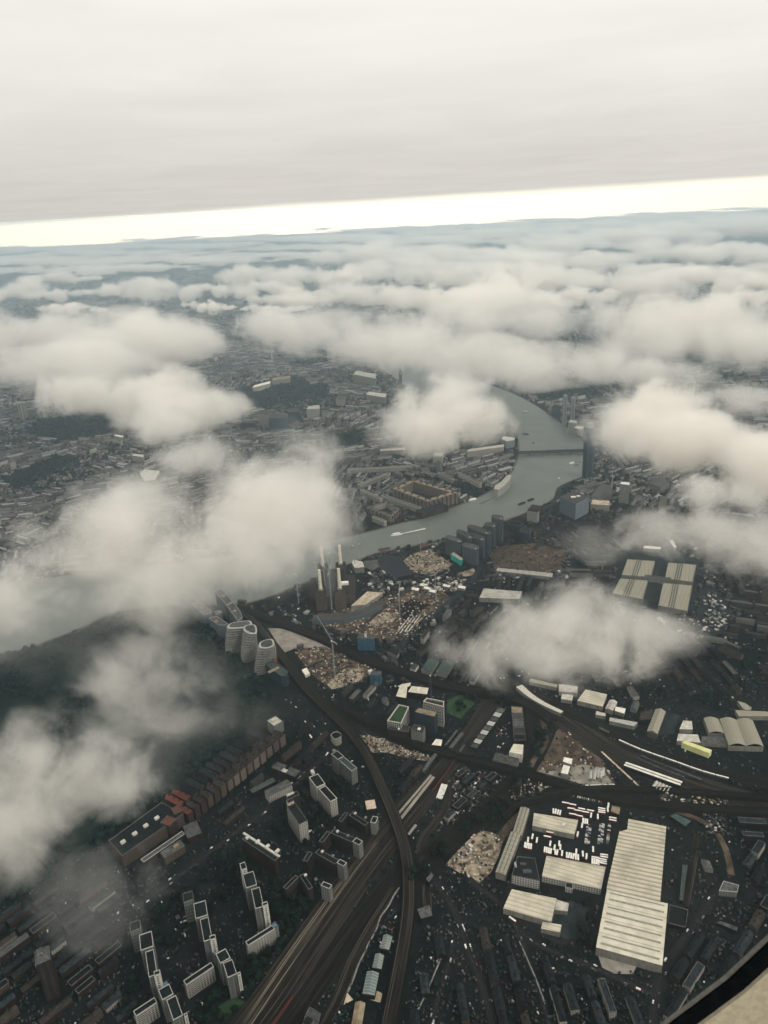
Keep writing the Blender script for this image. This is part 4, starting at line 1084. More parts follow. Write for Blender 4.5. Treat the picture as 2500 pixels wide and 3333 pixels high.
# ================================================================= POWER STATION
def power_station():
    A, B = Vector(xy(P(1031,1990))), Vector(xy(P(1128,1984)))
    e = (B - A).normalized(); n = Vector((-e.y, e.x)); L = (B - A).length; Dp = 165.0
    root = empty('power_station', (A.x, A.y, 0), 'brown brick power station with tall cream chimneys', 'power station')
    R = lambda u0, u1, v0, v1: [xy(A + e * u + n * v) for u, v in ((u0, v0), (u1, v0), (u1, v1), (u0, v1))]
    w = L * 0.36
    def vol(nm, q, z0, z1, wm, rm):
        m = MB(); m.walls(q, z0, z1); o = m.build('wall', wm, root)
        m = MB(); m.cap(q, z1); m.build('roof', rm, root)
    vol('t', R(0, w, 0, 30), 0, 49, 'brown_stock', 'roof_brown'); vol('t', R(L - w, L, 0, 30), 0, 49, 'brown_stock', 'roof_brown')
    vol('t', R(0, w, Dp - 30, Dp), 0, 49, 'brown_stock', 'roof_brown'); vol('t', R(L - w, L, Dp - 30, Dp), 0, 49, 'brown_stock', 'roof_brown')
    vol('b', R(w * .15, w * .8, 30, Dp - 30), 0, 40, 'brown_stock', 'roof_black'); vol('b', R(L - w * .8, L - w * .15, 30, Dp - 30), 0, 40, 'brown_stock', 'roof_black')
    vol('m', R(w * .8, L - w * .8, 8, Dp - 8), 0, 34, 'steel_dark', 'roof_grey')
    vol('a', R(L - w * .15, L + 22, 30, Dp - 30), 0, 24, 'brown_stock', 'roof_brown')
    vol('a', R(-20, w * .15, 30, Dp - 30), 0, 24, 'brown_stock', 'roof_brown')
    for u, v in ((w * .5, 15), (L - w * .5, 15), (w * .5, Dp - 15), (L - w * .5, Dp - 15)):
        q = A + e * u + n * v
        m = MB(); m.cyl((q.x, q.y), 6.6, 6.6, 49, 53, 12); m.build('chimney_base', 'wall_concrete', root)
        m = MB(); m.cyl((q.x, q.y), 4.6, 3.5, 53, 103, 20); m.build('chimney', 'chimney_cream', root)
    mark(R(-24, L + 26, -4, Dp + 4), 0)
    q = A + e * (L * .92) + n * 55
    part_box('roof_tent', 'white_paint', root, (q.x, q.y, 40), (26, 11, 6), atan2(e.y, e.x))
power_station()
building('site_building', 'curved grey building wrapped round the foot of the power station', 'building', [(1016,2018),(1020,2004),(1130,1996),(1200,1976),(1240,1958),(1246,1970),(1190,1998),(1120,2016)], 12, 'glass_grey', 'roof_grey', 'parapet_grey')
building('site_building', 'pale roofed deck reaching from the power station towards the building site', 'building', [(1143,1972),(1196,1926),(1246,1930),(1190,1968)], 9, 'wall_concrete', 'sand', 'parapet_pale')
building('site_building', 'white canopy building behind the chimneys near the river', 'building', [(1145,1832),(1150,1822),(1180,1828),(1186,1846),(1155,1848)], 16, 'wall_concrete', 'roof_pale', None)
building('riverside_shed', 'dark low riverside shed with a rounded roof edge', 'shed', [(1178,1842),(1188,1826),(1228,1822),(1236,1845),(1210,1858)], 9, 'wall_dark', 'roof_grey', 'parapet_grey')
building('riverside_shed', 'large dark flat riverside shed beside the moored barges', 'shed', [(1222,1838),(1235,1808),(1300,1812),(1340,1868),(1285,1880)], 8, 'wall_dark', 'roof_slate', 'parapet_grey')
building('site_building', 'blue wrapped building at the corner of the building site', 'building', [(1162,2078),(1168,2066),(1218,2064),(1220,2080)], 30, 'blue_sheet', 'roof_grey', 'parapet_grey', plant=[(.3,.5,8,5,3,'steel_pale'),(.7,.5,8,5,3,'steel_pale')])
building('site_building', 'small blue wrapped block between the viaduct and the diggings', 'building', [(1204,2196),(1210,2184),(1242,2186),(1238,2200)], 22, 'blue_sheet', 'steel_dark', 'parapet_grey')
building('teal_shed', 'bright teal clad shed with a pale roof by the river flats', 'shed', [(1467,1803),(1476,1796),(1507,1818),(1500,1824)], 16, 'teal_sheet', 'roof_pale', None)
building('site_building', 'pink and white fronted low blocks beside the road bridge', 'building', [(1260,2118),(1268,2108),(1300,2120),(1292,2134)], 10, 'stucco', 'roof_black', None)
for i, (x, y) in enumerate([(1440,1907),(1490,1912),(1378,1915),(1338,1918),(1395,1925),(1365,1905)]):
    building('site_cabin', 'white roofed cabin among the building sites', 'site cabin', [(x, y), (x + 5, y - 7), (x + 27, y - 3), (x + 23, y + 5)], 7, 'wall_concrete', 'roof_white', None, group='white roofed cabins of the building sites')
# concrete strips laid out on the site
for i in range(4):
    a = (1288 + i * 14, 2065 - i * 3); b = (1334 + i * 12, 2008 - i * 2)
    ribbon('foundation_strip', [a, lerp(a, b, .5), b], 2.6, 'wall_white', z=1.2, label='pale foundation beam laid across the building site')
# white terrace blocks in a row beside the riverside road
for i, (x, y, w) in enumerate([(1368,2076,22),(1440,2005,26)]):
    building('flats', ['white sided flats with a brown roof, beside the riverside road', 'grey sided flats with a dark roof, higher up the riverside road'][i], 'apartment block', [(x, y), (x + 18, y - 26), (x + 30, y - 22), (x + 12, y + 4)], 14, ['office_white', 'glass_white'][i], ['roof_brown', 'roof_grey'][i], 'parapet_grey')
for i, px_ in enumerate([[(1370,2178),(1395,2142),(1428,2150),(1402,2188)], [(1418,2186),(1444,2148),(1478,2158),(1452,2196)]]):
    building('warehouse', ['grey green flat roofed warehouse nearer the riverside road', 'grey green flat roofed warehouse closer to the cloud edge'][i], 'warehouse', px_, 9, 'wall_shed', 'roof_green_grey', None)
building('warehouse', 'small pale gabled hall left of the grey green warehouses', 'warehouse', [(1334,2176),(1346,2158),(1363,2164),(1350,2182)], 8, 'wall_white', 'roof_grey', None)
# curved towers beside the park
def wavy_tower(label, roof, h, shift, n, wall='glass_grey'):
    top = quad_roof(roof, h)
    S = P(*shift[1]) - P(*shift[0])
    S = Vector((S.x, S.y))
    root = empty('wavy_tower', (top[0][0], top[0][1], 0), label, 'apartment block')
    cen = Vector((sum(p[0] for p in top) / len(top), sum(p[1] for p in top) / len(top)))
    def outline(t, grow):
        q = []
        sd = S.normalized()
        for p in top:
            v = Vector(p)
            k = max(0.0, (v - cen).dot(sd)) / max((Vector(o_) - cen).dot(sd) for o_ in top)
            v = v + S * (k ** 0.6) * (sin(t * pi / 2) ** 0.9)
            q.append(xy(v))
        q = inset(q, -grow)
        return spline_closed(q, 4)
    for i in range(n):
        t = 1 - (i + .5) / n
        z0, z1 = h * i / n, h * (i + 1) / n
        m = MB(); m.walls(outline(t, -2.2), z0 + .4, z1 + .02); m.build('glazing', 'dark_glass', root)
        m = MB(); q = outline(t, 0.6); m.prism(q, z1 - 0.5, z1 + 1.2); m.face([(p[0], p[1], z1 - .5) for p in q[::-1]]); m.build('balcony_band', 'wall_concrete' if i < n - 1 else 'parapet_white', root)
    q = outline(0, -3.0)
    m = MB(); m.prism(q, h, h + 2.4); m.build('plant_room', 'roof_grey', root)
    mark(outline(1, 2), 1)
wavy_tower('stepped wavy tower with pale balcony bands, farthest of three by the park', [(747,2046),(752,2030),(812,2022),(812,2040)], 58, ((770,2120),(752,2135)), 12)
wavy_tower('stepped wavy tower with pale balcony bands, middle of three by the park', [(795,2050),(800,2038),(830,2036),(836,2060),(815,2062)], 60, ((820,2138),(792,2160)), 13)
wavy_tower('stepped wavy tower with pale balcony bands, nearest of three by the park', [(847,2107),(850,2090),(884,2082),(892,2100),(872,2110)], 58, ((850,2165),(824,2180)), 12)
building('glass_office', 'dark glass block with a rounded nose and tan roof strip below the wavy towers', 'office', [(862,2160),(870,2146),(905,2160),(938,2185),(932,2200),(915,2200),(888,2182)], 26, 'glass_blue', 'roof_green_grey', 'parapet_grey', plant=[(.6,.5,7,26,1.5,'roof_tan')])
for lb, px_, h in [('pale roofed riverside flats nearest the park road, partly in cloud', [(625,1968),(650,1962),(690,1992),(665,2003)], 34), ('small square pale roofed flats between two riverside blocks', [(698,1992),(720,1986),(724,1994),(704,2000)], 34), ('long riverside flats with hollow pale roofs, next to the wavy towers', [(738,1972),(760,1960),(782,1990),(790,2010),(774,2022)], 44),
                   ('riverside flats with a curved tan roof edge, in front of the pale roofs', [(680,2012),(704,2006),(742,2030),(730,2036),(710,2034)], 32), ('riverside flats dissolving into the big cloud', [(700,1925),(722,1915),(756,1958),(736,1970)], 44), ('farthest pale riverside flats, almost lost in cloud', [(585,1935),(610,1930),(642,1960),(622,1968)], 34)]:
    building('flats', lb, 'apartment block', px_, h, 'glass_grey', 'roof_grey', 'parapet_white', plant=[(.5,.5,8,10,2.5,'roof_tan')])
building('brick_annex', 'narrow red brick block tucked behind the nearest wavy tower', 'apartment block', [(884,2110),(888,2100),(898,2104),(899,2140),(890,2142)], 34, 'brick_red', 'roof_grey', 'parapet_white')

# ================================================================= RIVERSIDE FLATS, MIDDLE
for lb, px_, h in [('dark riverside block nearest the teal shed', [(1452,1752),(1458,1742),(1500,1756),(1498,1766)], 48), ('dark riverside block second from the teal shed', [(1488,1732),(1496,1724),(1540,1742),(1534,1754)], 54),
                   ('dark riverside block in the middle of the row', [(1526,1718),(1532,1708),(1594,1728),(1588,1740)], 56), ('dark riverside block standing in front of the row', [(1506,1778),(1514,1766),(1556,1776),(1552,1790)], 46), ('dark riverside block fourth along the bank', [(1532,1744),(1540,1736),(1576,1748),(1572,1760)], 54),
                   ('tall dark riverside block near the end of the row', [(1578,1710),(1584,1700),(1612,1704),(1610,1716)], 62), ('tallest dark riverside block at the far end of the row', [(1602,1686),(1606,1676),(1636,1680),(1634,1692)], 70)]:
    p_ = quad_roof(px_, h)
    building('riverside_block', lb, 'apartment block', None, h, 'glass_band', 'roof_grey', 'parapet_grey', poly=spline_closed(p_, 3), plant=[(.5,.5,7,5,2.5,'steel_pale')])
mottled('steel_skin', (0.15, 0.18, 0.20), (0.22, 0.25, 0.27), 0.3)
def cube_embassy():
    h = 52
    poly = quad_roof([(1824,1616),(1868,1596),(1918,1618),(1874,1640)], h)
    root = empty('glass_cube', (poly[0][0], poly[0][1], 0), 'blue grey glass cube with a patterned skin by the river bend', 'office')
    m = MB(); m.walls(poly, 0, h); m.build('wall', 'glass_blue', root)
    m = MB(); m.cap(poly, h); m.build('roof', 'roof_grey', root)
    for k in facing(poly)[:2]:
        a, b = Vector(poly[k]), Vector(poly[(k + 1) % 4]); e = (b - a).normalized(); nn = Vector((e.y, -e.x))
        m = MB(); L = (b - a).length
        for i in range(9):
            for j in range(11):
                u = (i + .5 + (j % 2) * .5 - .25) / 9 * L; z = (j + .5) / 11 * h
                p = a + e * u + nn * 1.6
                q = [a + e * (u - L / 22), a + e * (u + L / 22)]
                z0, z1 = z - 2.1, z + 2.1
                m.face([(*q[0], z0), (*p, z), (*q[0], z1)]); m.face([(*q[0], z1), (*p, z), (*q[1], z1)])
        m.build('outer_skin', 'steel_skin', root)
    for fx, fy, s in ((.4, .5, 14), (.65, .4, 10)):
        q = Vector(poly[0]).lerp(Vector(poly[1]), fx) + (Vector(poly[3]) - Vector(poly[0])) * fy
        part_box('plant_room', 'roof_white', root, (q.x, q.y, h), (s, s * .7, 3))
    mark(poly, 1)
cube_embassy()
for lb, px_, h, wl, rf in [
  ('concrete tower core beside a crane, right of the glass cube', [(2018,1576),(2022,1568),(2050,1570),(2050,1580)], 62, 'wall_concrete', 'roof_white'),
  ('pale hall with a dark roof between the glass cube and the concrete core', [(1925,1612),(1955,1574),(1995,1580),(1992,1612)], 16, 'stucco', 'roof_grey'),
  ('low pale hall with an open front right of the glass cube', [(1922,1642),(1928,1626),(1985,1630),(1984,1646)], 18, 'stucco', 'sand'),
  ('square block with white columns left of the glass cube', [(1716,1662),(1724,1656),(1756,1662),(1750,1668)], 34, 'office_white', 'roof_black'),
  ('dark block behind the row of dark riverside flats', [(1652,1706),(1662,1694),(1702,1700),(1694,1714)], 30, 'glass_blue', 'roof_black'),
  ('second dark block behind the row of dark riverside flats', [(1690,1730),(1700,1718),(1730,1724),(1722,1738)], 24, 'glass_blue', 'roof_slate'),
  ('brown block by the bank above the dark riverside flats', [(1720,1655),(1732,1642),(1762,1648),(1755,1660)], 16, 'flats_brick', 'roof_brown'),
  ('pale slender tower rising from the cloud edge beyond the road bend', [(2148,1622),(2150,1616),(2172,1618),(2172,1624)], 52, 'stucco', 'roof_grey'),
  ('curved grey block inside the road bend, half veiled', [(2110,1572),(2125,1558),(2165,1556),(2180,1572),(2150,1586)], 18, 'flats_grey', 'roof_grey'),
  ('long pale shed roof at the edge of the cleared plot', [(1615,1858),(1620,1848),(1800,1866),(1796,1878)], 9, 'wall_concrete', 'roof_pale'),
  ('grey shed roof in the cloud edge below the cleared plot', [(1560,1945),(1575,1915),(1700,1925),(1690,1950)], 12, 'wall_concrete', 'roof_pale'),
  ('white roofed store behind the market halls', [(2094,1784),(2096,1776),(2152,1780),(2151,1788)], 10, 'wall_concrete', 'roof_white'),
  ('second white roofed store behind the market halls', [(2180,1760),(2190,1758),(2202,1780),(2194,1784)], 10, 'wall_concrete', 'roof_white')]:
    building('office_block' if 'block' in lb else 'hall', lb, 'building', px_, h, wl, rf, None if 'roof' in lb else 'parapet_grey')
def slim_tower(label, x, y0, ytop, w, wall, crown=None):
    """round cornered tower: base at pixel x, y0, top seen at ytop"""
    b = P(x, y0); dist = (b - Vector((0, 0, CAM_H))).length
    h = 0
    for k in range(400):
        hh = k * 1.0; v = b + Vector((0, 0, hh)) - Vector((0, 0, CAM_H))
        q = CAM_ROT.transposed() @ v
        if 1666.5 - q.y / -q.z * FOC <= ytop: break
        h = hh
    r = w * dist / FOC / 2
    root = empty('high_rise', (b.x, b.y, 0), label, 'tower')
    m = MB(); m.cyl((b.x, b.y), r, r, 0, h, 14); m.build('wall', wall, root)
    m = MB(); m.cyl((b.x, b.y), r * .75, r * .6, h, h + r * .7, 14); m.build('crown', 'steel_pale', root)
    mark([(b.x - r, b.y - r), (b.x + r, b.y - r), (b.x + r, b.y + r), (b.x - r, b.y + r)], 1)
slim_tower('tall round glass tower at the bridge end', 1912, 1552, 1388, 34, 'glass_blue')
slim_tower('pale twin tower by the far bank, nearer the water', 1836, 1385, 1288, 14, 'glass_white')
slim_tower('pale twin tower by the far bank, behind its neighbour', 1862, 1372, 1296, 15, 'glass_white')
slim_tower('grey tower just showing beside the bright dome cloud', 1972, 1375, 1322, 16, 'glass_grey')
slim_tower('pale tower in haze above the bright dome cloud', 2175, 1285, 1250, 18, 'stucco')
slim_tower('wide pale tower in haze above the bright dome cloud', 2235, 1285, 1240, 44, 'stucco')
slim_tower('thin pale tower right of the bright dome cloud', 2330, 1355, 1332, 8, 'stucco')
slim_tower('second thin pale tower right of the bright dome cloud', 2364, 1360, 1338, 8, 'stucco')
slim_tower('white square tower alone on the far hazy plain', 886, 1172, 1146, 20, 'office_white')
slim_tower('faint tall tower far off, rising between clouds at right', 2320, 985, 935, 8, 'stucco')
slim_tower('grey slab tower left of the dark garden, by the left edge', 76, 1366, 1312, 16, 'stucco')
slim_tower('pale slab tower next to the grey one by the left edge', 88, 1358, 1312, 8, 'office_white')
slim_tower('short cream tower right of the slab pair by the left edge', 143, 1362, 1336, 22, 'stucco')

for lb, px_, h, wl, rf in [
 ('white stepped block on the far bank below the twin towers', [(1850,1374),(1856,1366),(1880,1370),(1876,1378)], 44, 'office_white', 'roof_pale'),
 ('cream stepped block along the far bank beside the white one', [(1868,1392),(1876,1384),(1900,1388),(1896,1398)], 30, 'stucco', 'roof_pale'),
 ('green tinged terraced block at the bridge end', [(1898,1405),(1904,1396),(1940,1398),(1938,1410)], 34, 'glass_grey', 'roof_green_grey'),
 ('dark blue grey block on the far bank below trees', [(1796,1325),(1804,1316),(1826,1322),(1820,1332)], 40, 'glass_blue', 'roof_black'),
 ('rounded pale block at the water on the near side of the bridge', [(1632,1428),(1640,1420),(1676,1424),(1674,1432),(1650,1436)], 30, 'glass_white', 'roof_pale'),
 ('white square block among trees behind the riverside road', [(1408,1482),(1414,1474),(1444,1474),(1440,1486)], 28, 'office_white', 'roof_pale'),
 ('domed grey block beside the white square block', [(1362,1490),(1372,1482),(1394,1484),(1390,1496)], 20, 'flats_grey', 'roof_grey'),
 ('long white terrace roof beside the round cloud', [(1235,1468),(1240,1462),(1320,1456),(1318,1464)], 18, 'stucco', 'roof_pale'),
 ('long pale block behind the trees near the bridge', [(1520,1470),(1526,1462),(1640,1446),(1640,1454)], 24, 'stucco', 'roof_pale'),
 ('white government block far beyond the palace garden', [(1149,1218),(1160,1206),(1224,1218),(1222,1232)], 46, 'stucco', 'roof_pale'),
 ('pale abbey like hall with two square towers', [(1192,1284),(1200,1274),(1258,1282),(1254,1294)], 34, 'stucco', 'roof_pale'),
 ('low domed hall in front of the abbey like hall', [(1092,1300),(1100,1288),(1124,1288),(1122,1302)], 30, 'stucco', 'roof_grey'),
 ('white fronted office near the palace garden, taller of two', [(998,1332),(1002,1322),(1040,1318),(1040,1330)], 44, 'office_white', 'roof_pale'),
 ('white fronted office near the palace garden, smaller of two', [(1046,1342),(1050,1334),(1070,1336),(1070,1346)], 34, 'office_white', 'roof_grey'),
 ('slate blue glass block left of the white fronted offices', [(936,1342),(942,1330),(974,1326),(972,1340)], 50, 'glass_blue', 'roof_grey'),
 ('second slate blue glass block beside a brown tower', [(875,1362),(884,1350),(934,1346),(930,1360)], 54, 'glass_blue', 'roof_grey'),
 ('pale tower slab beside the slate blue blocks', [(838,1348),(844,1338),(876,1342),(872,1352)], 58, 'stucco', 'roof_grey'),
 ('palace front in pale stone beside the dark garden', [(822,1262),(828,1254),(880,1240),(880,1248)], 26, 'stucco', 'roof_white'),
 ('second pale stone wing behind the palace front', [(884,1238),(890,1230),(945,1222),(945,1230)], 26, 'stucco', 'roof_tan'),
 ('green roofed brick block below the slate blue glass blocks', [(784,1376),(790,1368),(830,1370),(830,1378)], 26, 'flats_redbrick', 'roof_green_grey'),
 ('white roofed oblong far left beyond the wooded park', [(370,1418),(376,1414),(402,1418),(398,1424)], 12, 'stucco', 'roof_white'),
 ('pale warehouse roof with white strips in the gap between left clouds', [(455,1540),(470,1528),(520,1532),(505,1562),(470,1566)], 14, 'stucco', 'roof_pale'),
 ('pale square hall above the warehouse with white strips', [(428,1482),(434,1476),(468,1480),(466,1488)], 24, 'stucco', 'roof_pale'),
 ]:
    building('office_block' if ('block' in lb or 'office' in lb or 'tower' in lb) else 'hall', lb, 'building', px_, h, wl, rf, None)

# clock tower on the far bank
def clock_tower():
    b = P(1305, 1256)
    root = empty('clock_tower', b, 'slender clock tower at the far end of the river', 'clock tower')
    s = 7
    q = [(b.x - s, b.y - s), (b.x + s, b.y - s), (b.x + s, b.y + s), (b.x - s, b.y + s)]
    m = MB(); m.walls(q, 0, 60); m.build('shaft', 'brown_stock', root)
    m = MB(); m.prism(inset(q, -1.2), 60, 74); m.face([(p[0], p[1], 60) for p in inset(q, -1.2)[::-1]]); m.build('clock_stage', 'brown_stock', root)
    m = MB(); m.cyl((b.x, b.y), 8.5, 0.4, 74, 98, 8); m.build('spire', 'roof_slate', root)
    for k in range(4):
        a = k * pi / 2
        m = MB(); c = Vector((b.x + (s + 1.35) * cos(a), b.y + (s + 1.35) * sin(a), 67)); u = Vector((-sin(a), cos(a), 0))
        m.face([tuple(c + u * (4 * cos(t * pi / 6)) + Vector((0, 0, 4 * sin(t * pi / 6)))) for t in range(12)])
        m.build('clock_face', 'white_paint', root)
clock_tower()

# courtyard block on the north bank
def courtyard(label, pix, h, wid, wall, roof, name='courtyard_block'):
    poly = quad_roof(pix, h)
    inn = inset(poly, wid)
    root = empty(name, (poly[0][0], poly[0][1], 0), label, 'apartment block')
    m = MB(); m.walls(poly, 0, h); m.walls(inn[::-1], 0, h); m.build('wall', wall, root)
    m = MB(); n = len(poly)
    for i in range(n):
        j = (i + 1) % n
        m.face([(*poly[i], h), (*poly[j], h), (*inn[j], h), (*inn[i], h)])
    m.build('roof', roof, root)
    for i in range(n):
        a, b = Vector(poly[i]), Vector(poly[(i + 1) % n]); e = b - a; L = e.length; ang = atan2(e.y, e.x); nn = Vector((-e.y, e.x)).normalized() * wid * .5
        for k in range(int(L / 28)):
            q = a.lerp(b, (k + .5) / int(L / 28)) + nn
            part_box('roof_turret', 'brown_stock', root, (q.x, q.y, h), (6, 5, 4), ang)
    for i in facing(poly)[:2]:
        a, b = Vector(poly[i]), Vector(poly[(i + 1) % n]); e = b - a; L = e.length; ang = atan2(e.y, e.x); nn = Vector((e.y, -e.x)).normalized() * 3
        c_ = int(L / 17)
        for k in range(c_):
            q = a.lerp(b, (k + .5) / c_) + nn
            part_box('wing', 'flats_buff', root, (q.x, q.y, 0), (7, 7, h - 1), ang)
    mark(poly, 1)
courtyard('huge brown brick courtyard block across the river', [(1281,1590),(1345,1560),(1490,1602),(1392,1632)], 34, 15, 'flats_buff', 'roof_tan')
courtyard('white courtyard block near the river, left of the brown courtyard', [(1196,1650),(1262,1630),(1300,1654),(1272,1680)], 18, 10, 'stucco', 'roof_grey')
for lb, pa, pb, w in [('long white terrace below the brown courtyard block', (1240,1614), (1362,1656), 13), ('white terrace running up behind the brown courtyard block', (1172,1580), (1262,1544), 13), ('white terrace nearest the big cloud on the far bank', (1172,1596), (1236,1626), 12),
                      ('long white terrace along a street under the small cloud', (1130,1530), (1340,1520), 12), ('short white terrace turning the corner of the street', (1262,1548), (1272,1540), 16), ('white riverside terrace below the white courtyard', (1210,1684), (1250,1700), 11),
                      ('pale terrace below the trees of the far bank square', (1425,1540), (1470,1562), 12), ('second pale terrace below the trees of the far bank square', (1490,1540), (1560,1576), 11)]:
    A, B = Vector(xy(P(*pa, 14))), Vector(xy(P(*pb, 14)))
    n_ = Vector((-(B - A).normalized().y, (B - A).normalized().x)) * w
    building('terrace', lb, 'terrace', None, 15, 'stucco', 'roof_grey', 'parapet_pale', poly=[xy(A), xy(B), xy(B + n_), xy(A + n_)])
for i in range(6):
    a = lerp((1374,1672), (1460,1646), i / 6); b = lerp((1374,1672), (1460,1646), (i + .94) / 6)
    gabled('gabled_house', 'tall gabled riverside house facing the water below the brown courtyard', 'house', [a, b, (b[0] - 6, b[1] - 14)], 18, 6, 'flats_redbrick', 'roof_slate', group='gabled riverside houses')
p_ = [xy(P(x, y, 26)) for x, y in [(1608,1592),(1612,1580),(1632,1568),(1650,1548),(1664,1546),(1660,1562),(1640,1582),(1622,1594)]]
building('riverside_block', 'white curved riverside flats at the bend', 'apartment block', None, 26, 'office_white', 'roof_pale', 'parapet_pale', poly=p_)

# market halls: four quarters with spine between
for lb, px_ in [('market hall quarter at the far left, its ribbed roof stained', [(2042,1820),(2133,1826),(2119,1880),(2023,1872)]), ('market hall quarter at the far right beside the lorry park', [(2175,1831),(2267,1838),(2255,1895),(2163,1884)]),
                ('market hall quarter at the near left, half under the cloud', [(2019,1882),(2110,1889),(2092,1952),(1992,1932)]), ('market hall quarter at the near right, its corner veiled', [(2158,1897),(2254,1905),(2238,1990),(2142,1972)])]:
    r_, pl = building('market_hall', lb, 'market hall', px_, 11, 'wall_shed', 'sheet_market', 'parapet_grey')
    for t in (.36, .44, .52):
        a = Vector(pl[0]).lerp(Vector(pl[1]), t); b = Vector(pl[3]).lerp(Vector(pl[2]), t)
        if (b - a).length < 1: continue
        mid = (a + b) / 2; e = b - a
        part_box('roof_gutter', 'roof_grey', r_, (mid.x, mid.y, 10.9), (e.length * .96, 2.0, 0.5), atan2(e.y, e.x))
building('market_bridge', 'low grey link building between the four market hall quarters', 'building', [(2096,1878),(2100,1870),(2186,1880),(2182,1890)], 12, 'wall_concrete', 'roof_grey', None)

# ================================================================= BRIDGE
def bridge():
    A, B = P(1684, 1482, 0), P(1908, 1474, 0)
    e = (B - A).normalized(); n = Vector((-e.y, e.x, 0)); L = (B - A).length; W = 24; z = 11
    root = empty('road_bridge', A, 'low road bridge crossing the grey river', 'bridge')
    q = [xy(A - n * W / 2), xy(B - n * W / 2), xy(B + n * W / 2), xy(A + n * W / 2)]
    m = MB(); m.walls(q, z - 2, z); m.cap(q, z); m.face([(p[0], p[1], z - 2) for p in q[::-1]]); m.build('deck', 'asphalt_pale', root)
    for s in (-1, 1):
        m = MB(); o = n * s * (W / 2 - .3); m.bar(A + o + Vector((0, 0, z + .7)), B + o + Vector((0, 0, z + .7)), .5, 1.4); m.build('railing', 'steel_dark', root)
    for k in range(1, 5):
        p = A.lerp(B, k / 5)
        pl = [xy(p + e * (-3 * 1) - n * 13), xy(p + e * 3 - n * 13), xy(p + e * 3 + n * 13), xy(p - e * 3 + n * 13)]
        m = MB(); m.prism(pl, 0, z - 2); m.build('pier', 'wall_concrete', root)
    for k in range(5):
        m = MB(); a, b = A.lerp(B, k / 5), A.lerp(B, (k + 1) / 5)
        for s in (-11, 0, 11):
            for i in range(8):
                t0, t1 = i / 8, (i + 1) / 8
                m.bar(a.lerp(b, t0) + n * s + Vector((0, 0, 2 + (z - 4) * sin(pi * t0))), a.lerp(b, t1) + n * s + Vector((0, 0, 2 + (z - 4) * sin(pi * t1))), 1.2)
        m.build('arch', 'steel_dark', root)
    return A, B, z
BR = bridge()

# ================================================================= CRANES
def crane(label, base, hm, jl, az, el, col='steel_pale', mw=2.2):
    b = P(*base)
    root = empty('tower_crane', b, label, 'crane')
    m = MB(); s = mw / 2
    for i, j in ((-s, -s), (s, -s), (s, s), (-s, s)): m.bar((b.x + i, b.y + j, 0), (b.x + i, b.y + j, hm), .5)
    c = [(-s, -s), (s, -s), (s, s), (-s, s)]
    k = 0; z = 0
    while z < hm - 4:
        for q in range(4):
            a, d = c[q], c[(q + 1) % 4]
            if k % 2: a, d = d, a
            m.bar((b.x + a[0], b.y + a[1], z), (b.x + d[0], b.y + d[1], z + 4), .32)
        k += 1; z += 4
    m.build('mast', col, root)
    d = Vector((cos(az), sin(az), 0)); top = Vector((b.x, b.y, hm))
    jd = (d * cos(el) + Vector((0, 0, sin(el)))).normalized(); sd = Vector((-d.y, d.x, 0)); ud = sd.cross(jd) * -1
    m = MB()
    tip = top + jd * jl
    for o in (sd * .8, -sd * .8, ud * 1.7): m.bar(top + o, tip + o * .35, .42)
    n = int(jl / 4)
    for i in range(n):
        p, q = top + jd * (jl * i / n), top + jd * (jl * (i + 1) / n); f0, f1 = 1 - .65 * i / n, 1 - .65 * (i + 1) / n
        m.bar(p + sd * .8 * f0, q + ud * 1.7 * f1, .26); m.bar(p - sd * .8 * f0, q + ud * 1.7 * f1, .26); m.bar(p + sd * .8 * f0, q - sd * .8 * f1, .26)
    m.build('jib', col, root)
    m = MB(); back = top - d * jl * .24; m.bar(top, back, 1.5, 1.0); m.build('counter_jib', col, root)
    part_box('counterweight', 'wall_concrete', root, tuple(back + Vector((0, 0, -2.4))), (3, 3, 3.4), az)
    part_box('cab', 'white_paint', root, tuple(top + sd * 1.8 + Vector((0, 0, -1.5))), (2, 1.8, 2.4), az)
    m = MB(); apex = top + Vector((0, 0, 9)) - d * 2
    m.bar(top, apex, .7); m.bar(apex, top + jd * jl * .75, .16); m.bar(apex, back, .16); m.build('tie', col, root)
for a in [('tall luffing crane over the brown building site inside the viaduct curve', (1091,2203), 86, 62, radians(128), radians(38)),
          ('white crane standing before the power station front', (1081,1986), 98, 45, radians(70), radians(40)),
          ('crane between the two visible chimneys', (1062,1950), 92, 48, radians(110), radians(35)),
          ('pale crane in the middle of the diggings', (1302,2008), 60, 48, radians(85), radians(4)),
          ('crane near the teal shed with its jib raised', (1418,1922), 44, 50, radians(20), radians(40)),
          ('crane at the river edge beside the moored barges', (1175,1838), 62, 30, radians(100), radians(45)),
          ('second crane behind the white canopy building', (1156,1850), 66, 36, radians(60), radians(50)),
          ('crane left of the power station, blurred by cloud', (973,1965), 82, 40, radians(140), radians(30)),
          ('crane beside the concrete tower core', (1990,1602), 70, 46, radians(30), radians(3)),
          ('dark crane standing behind the tall white framed tower', (1404,2300), 72, 38, radians(170), radians(55)),
          ('small crane by the white roofed cabins', (1420,1960), 34, 34, radians(150), radians(10)),
          ('crane on the sandy riverside site', (1370,1802), 34, 26, radians(120), radians(48)),
          ('crane in mist between the power station and the viaduct', (1035,1930), 84, 40, radians(75), radians(42))]:
    crane(*a, col='steel_dark' if 'dark crane' in a[0] else 'steel_pale')

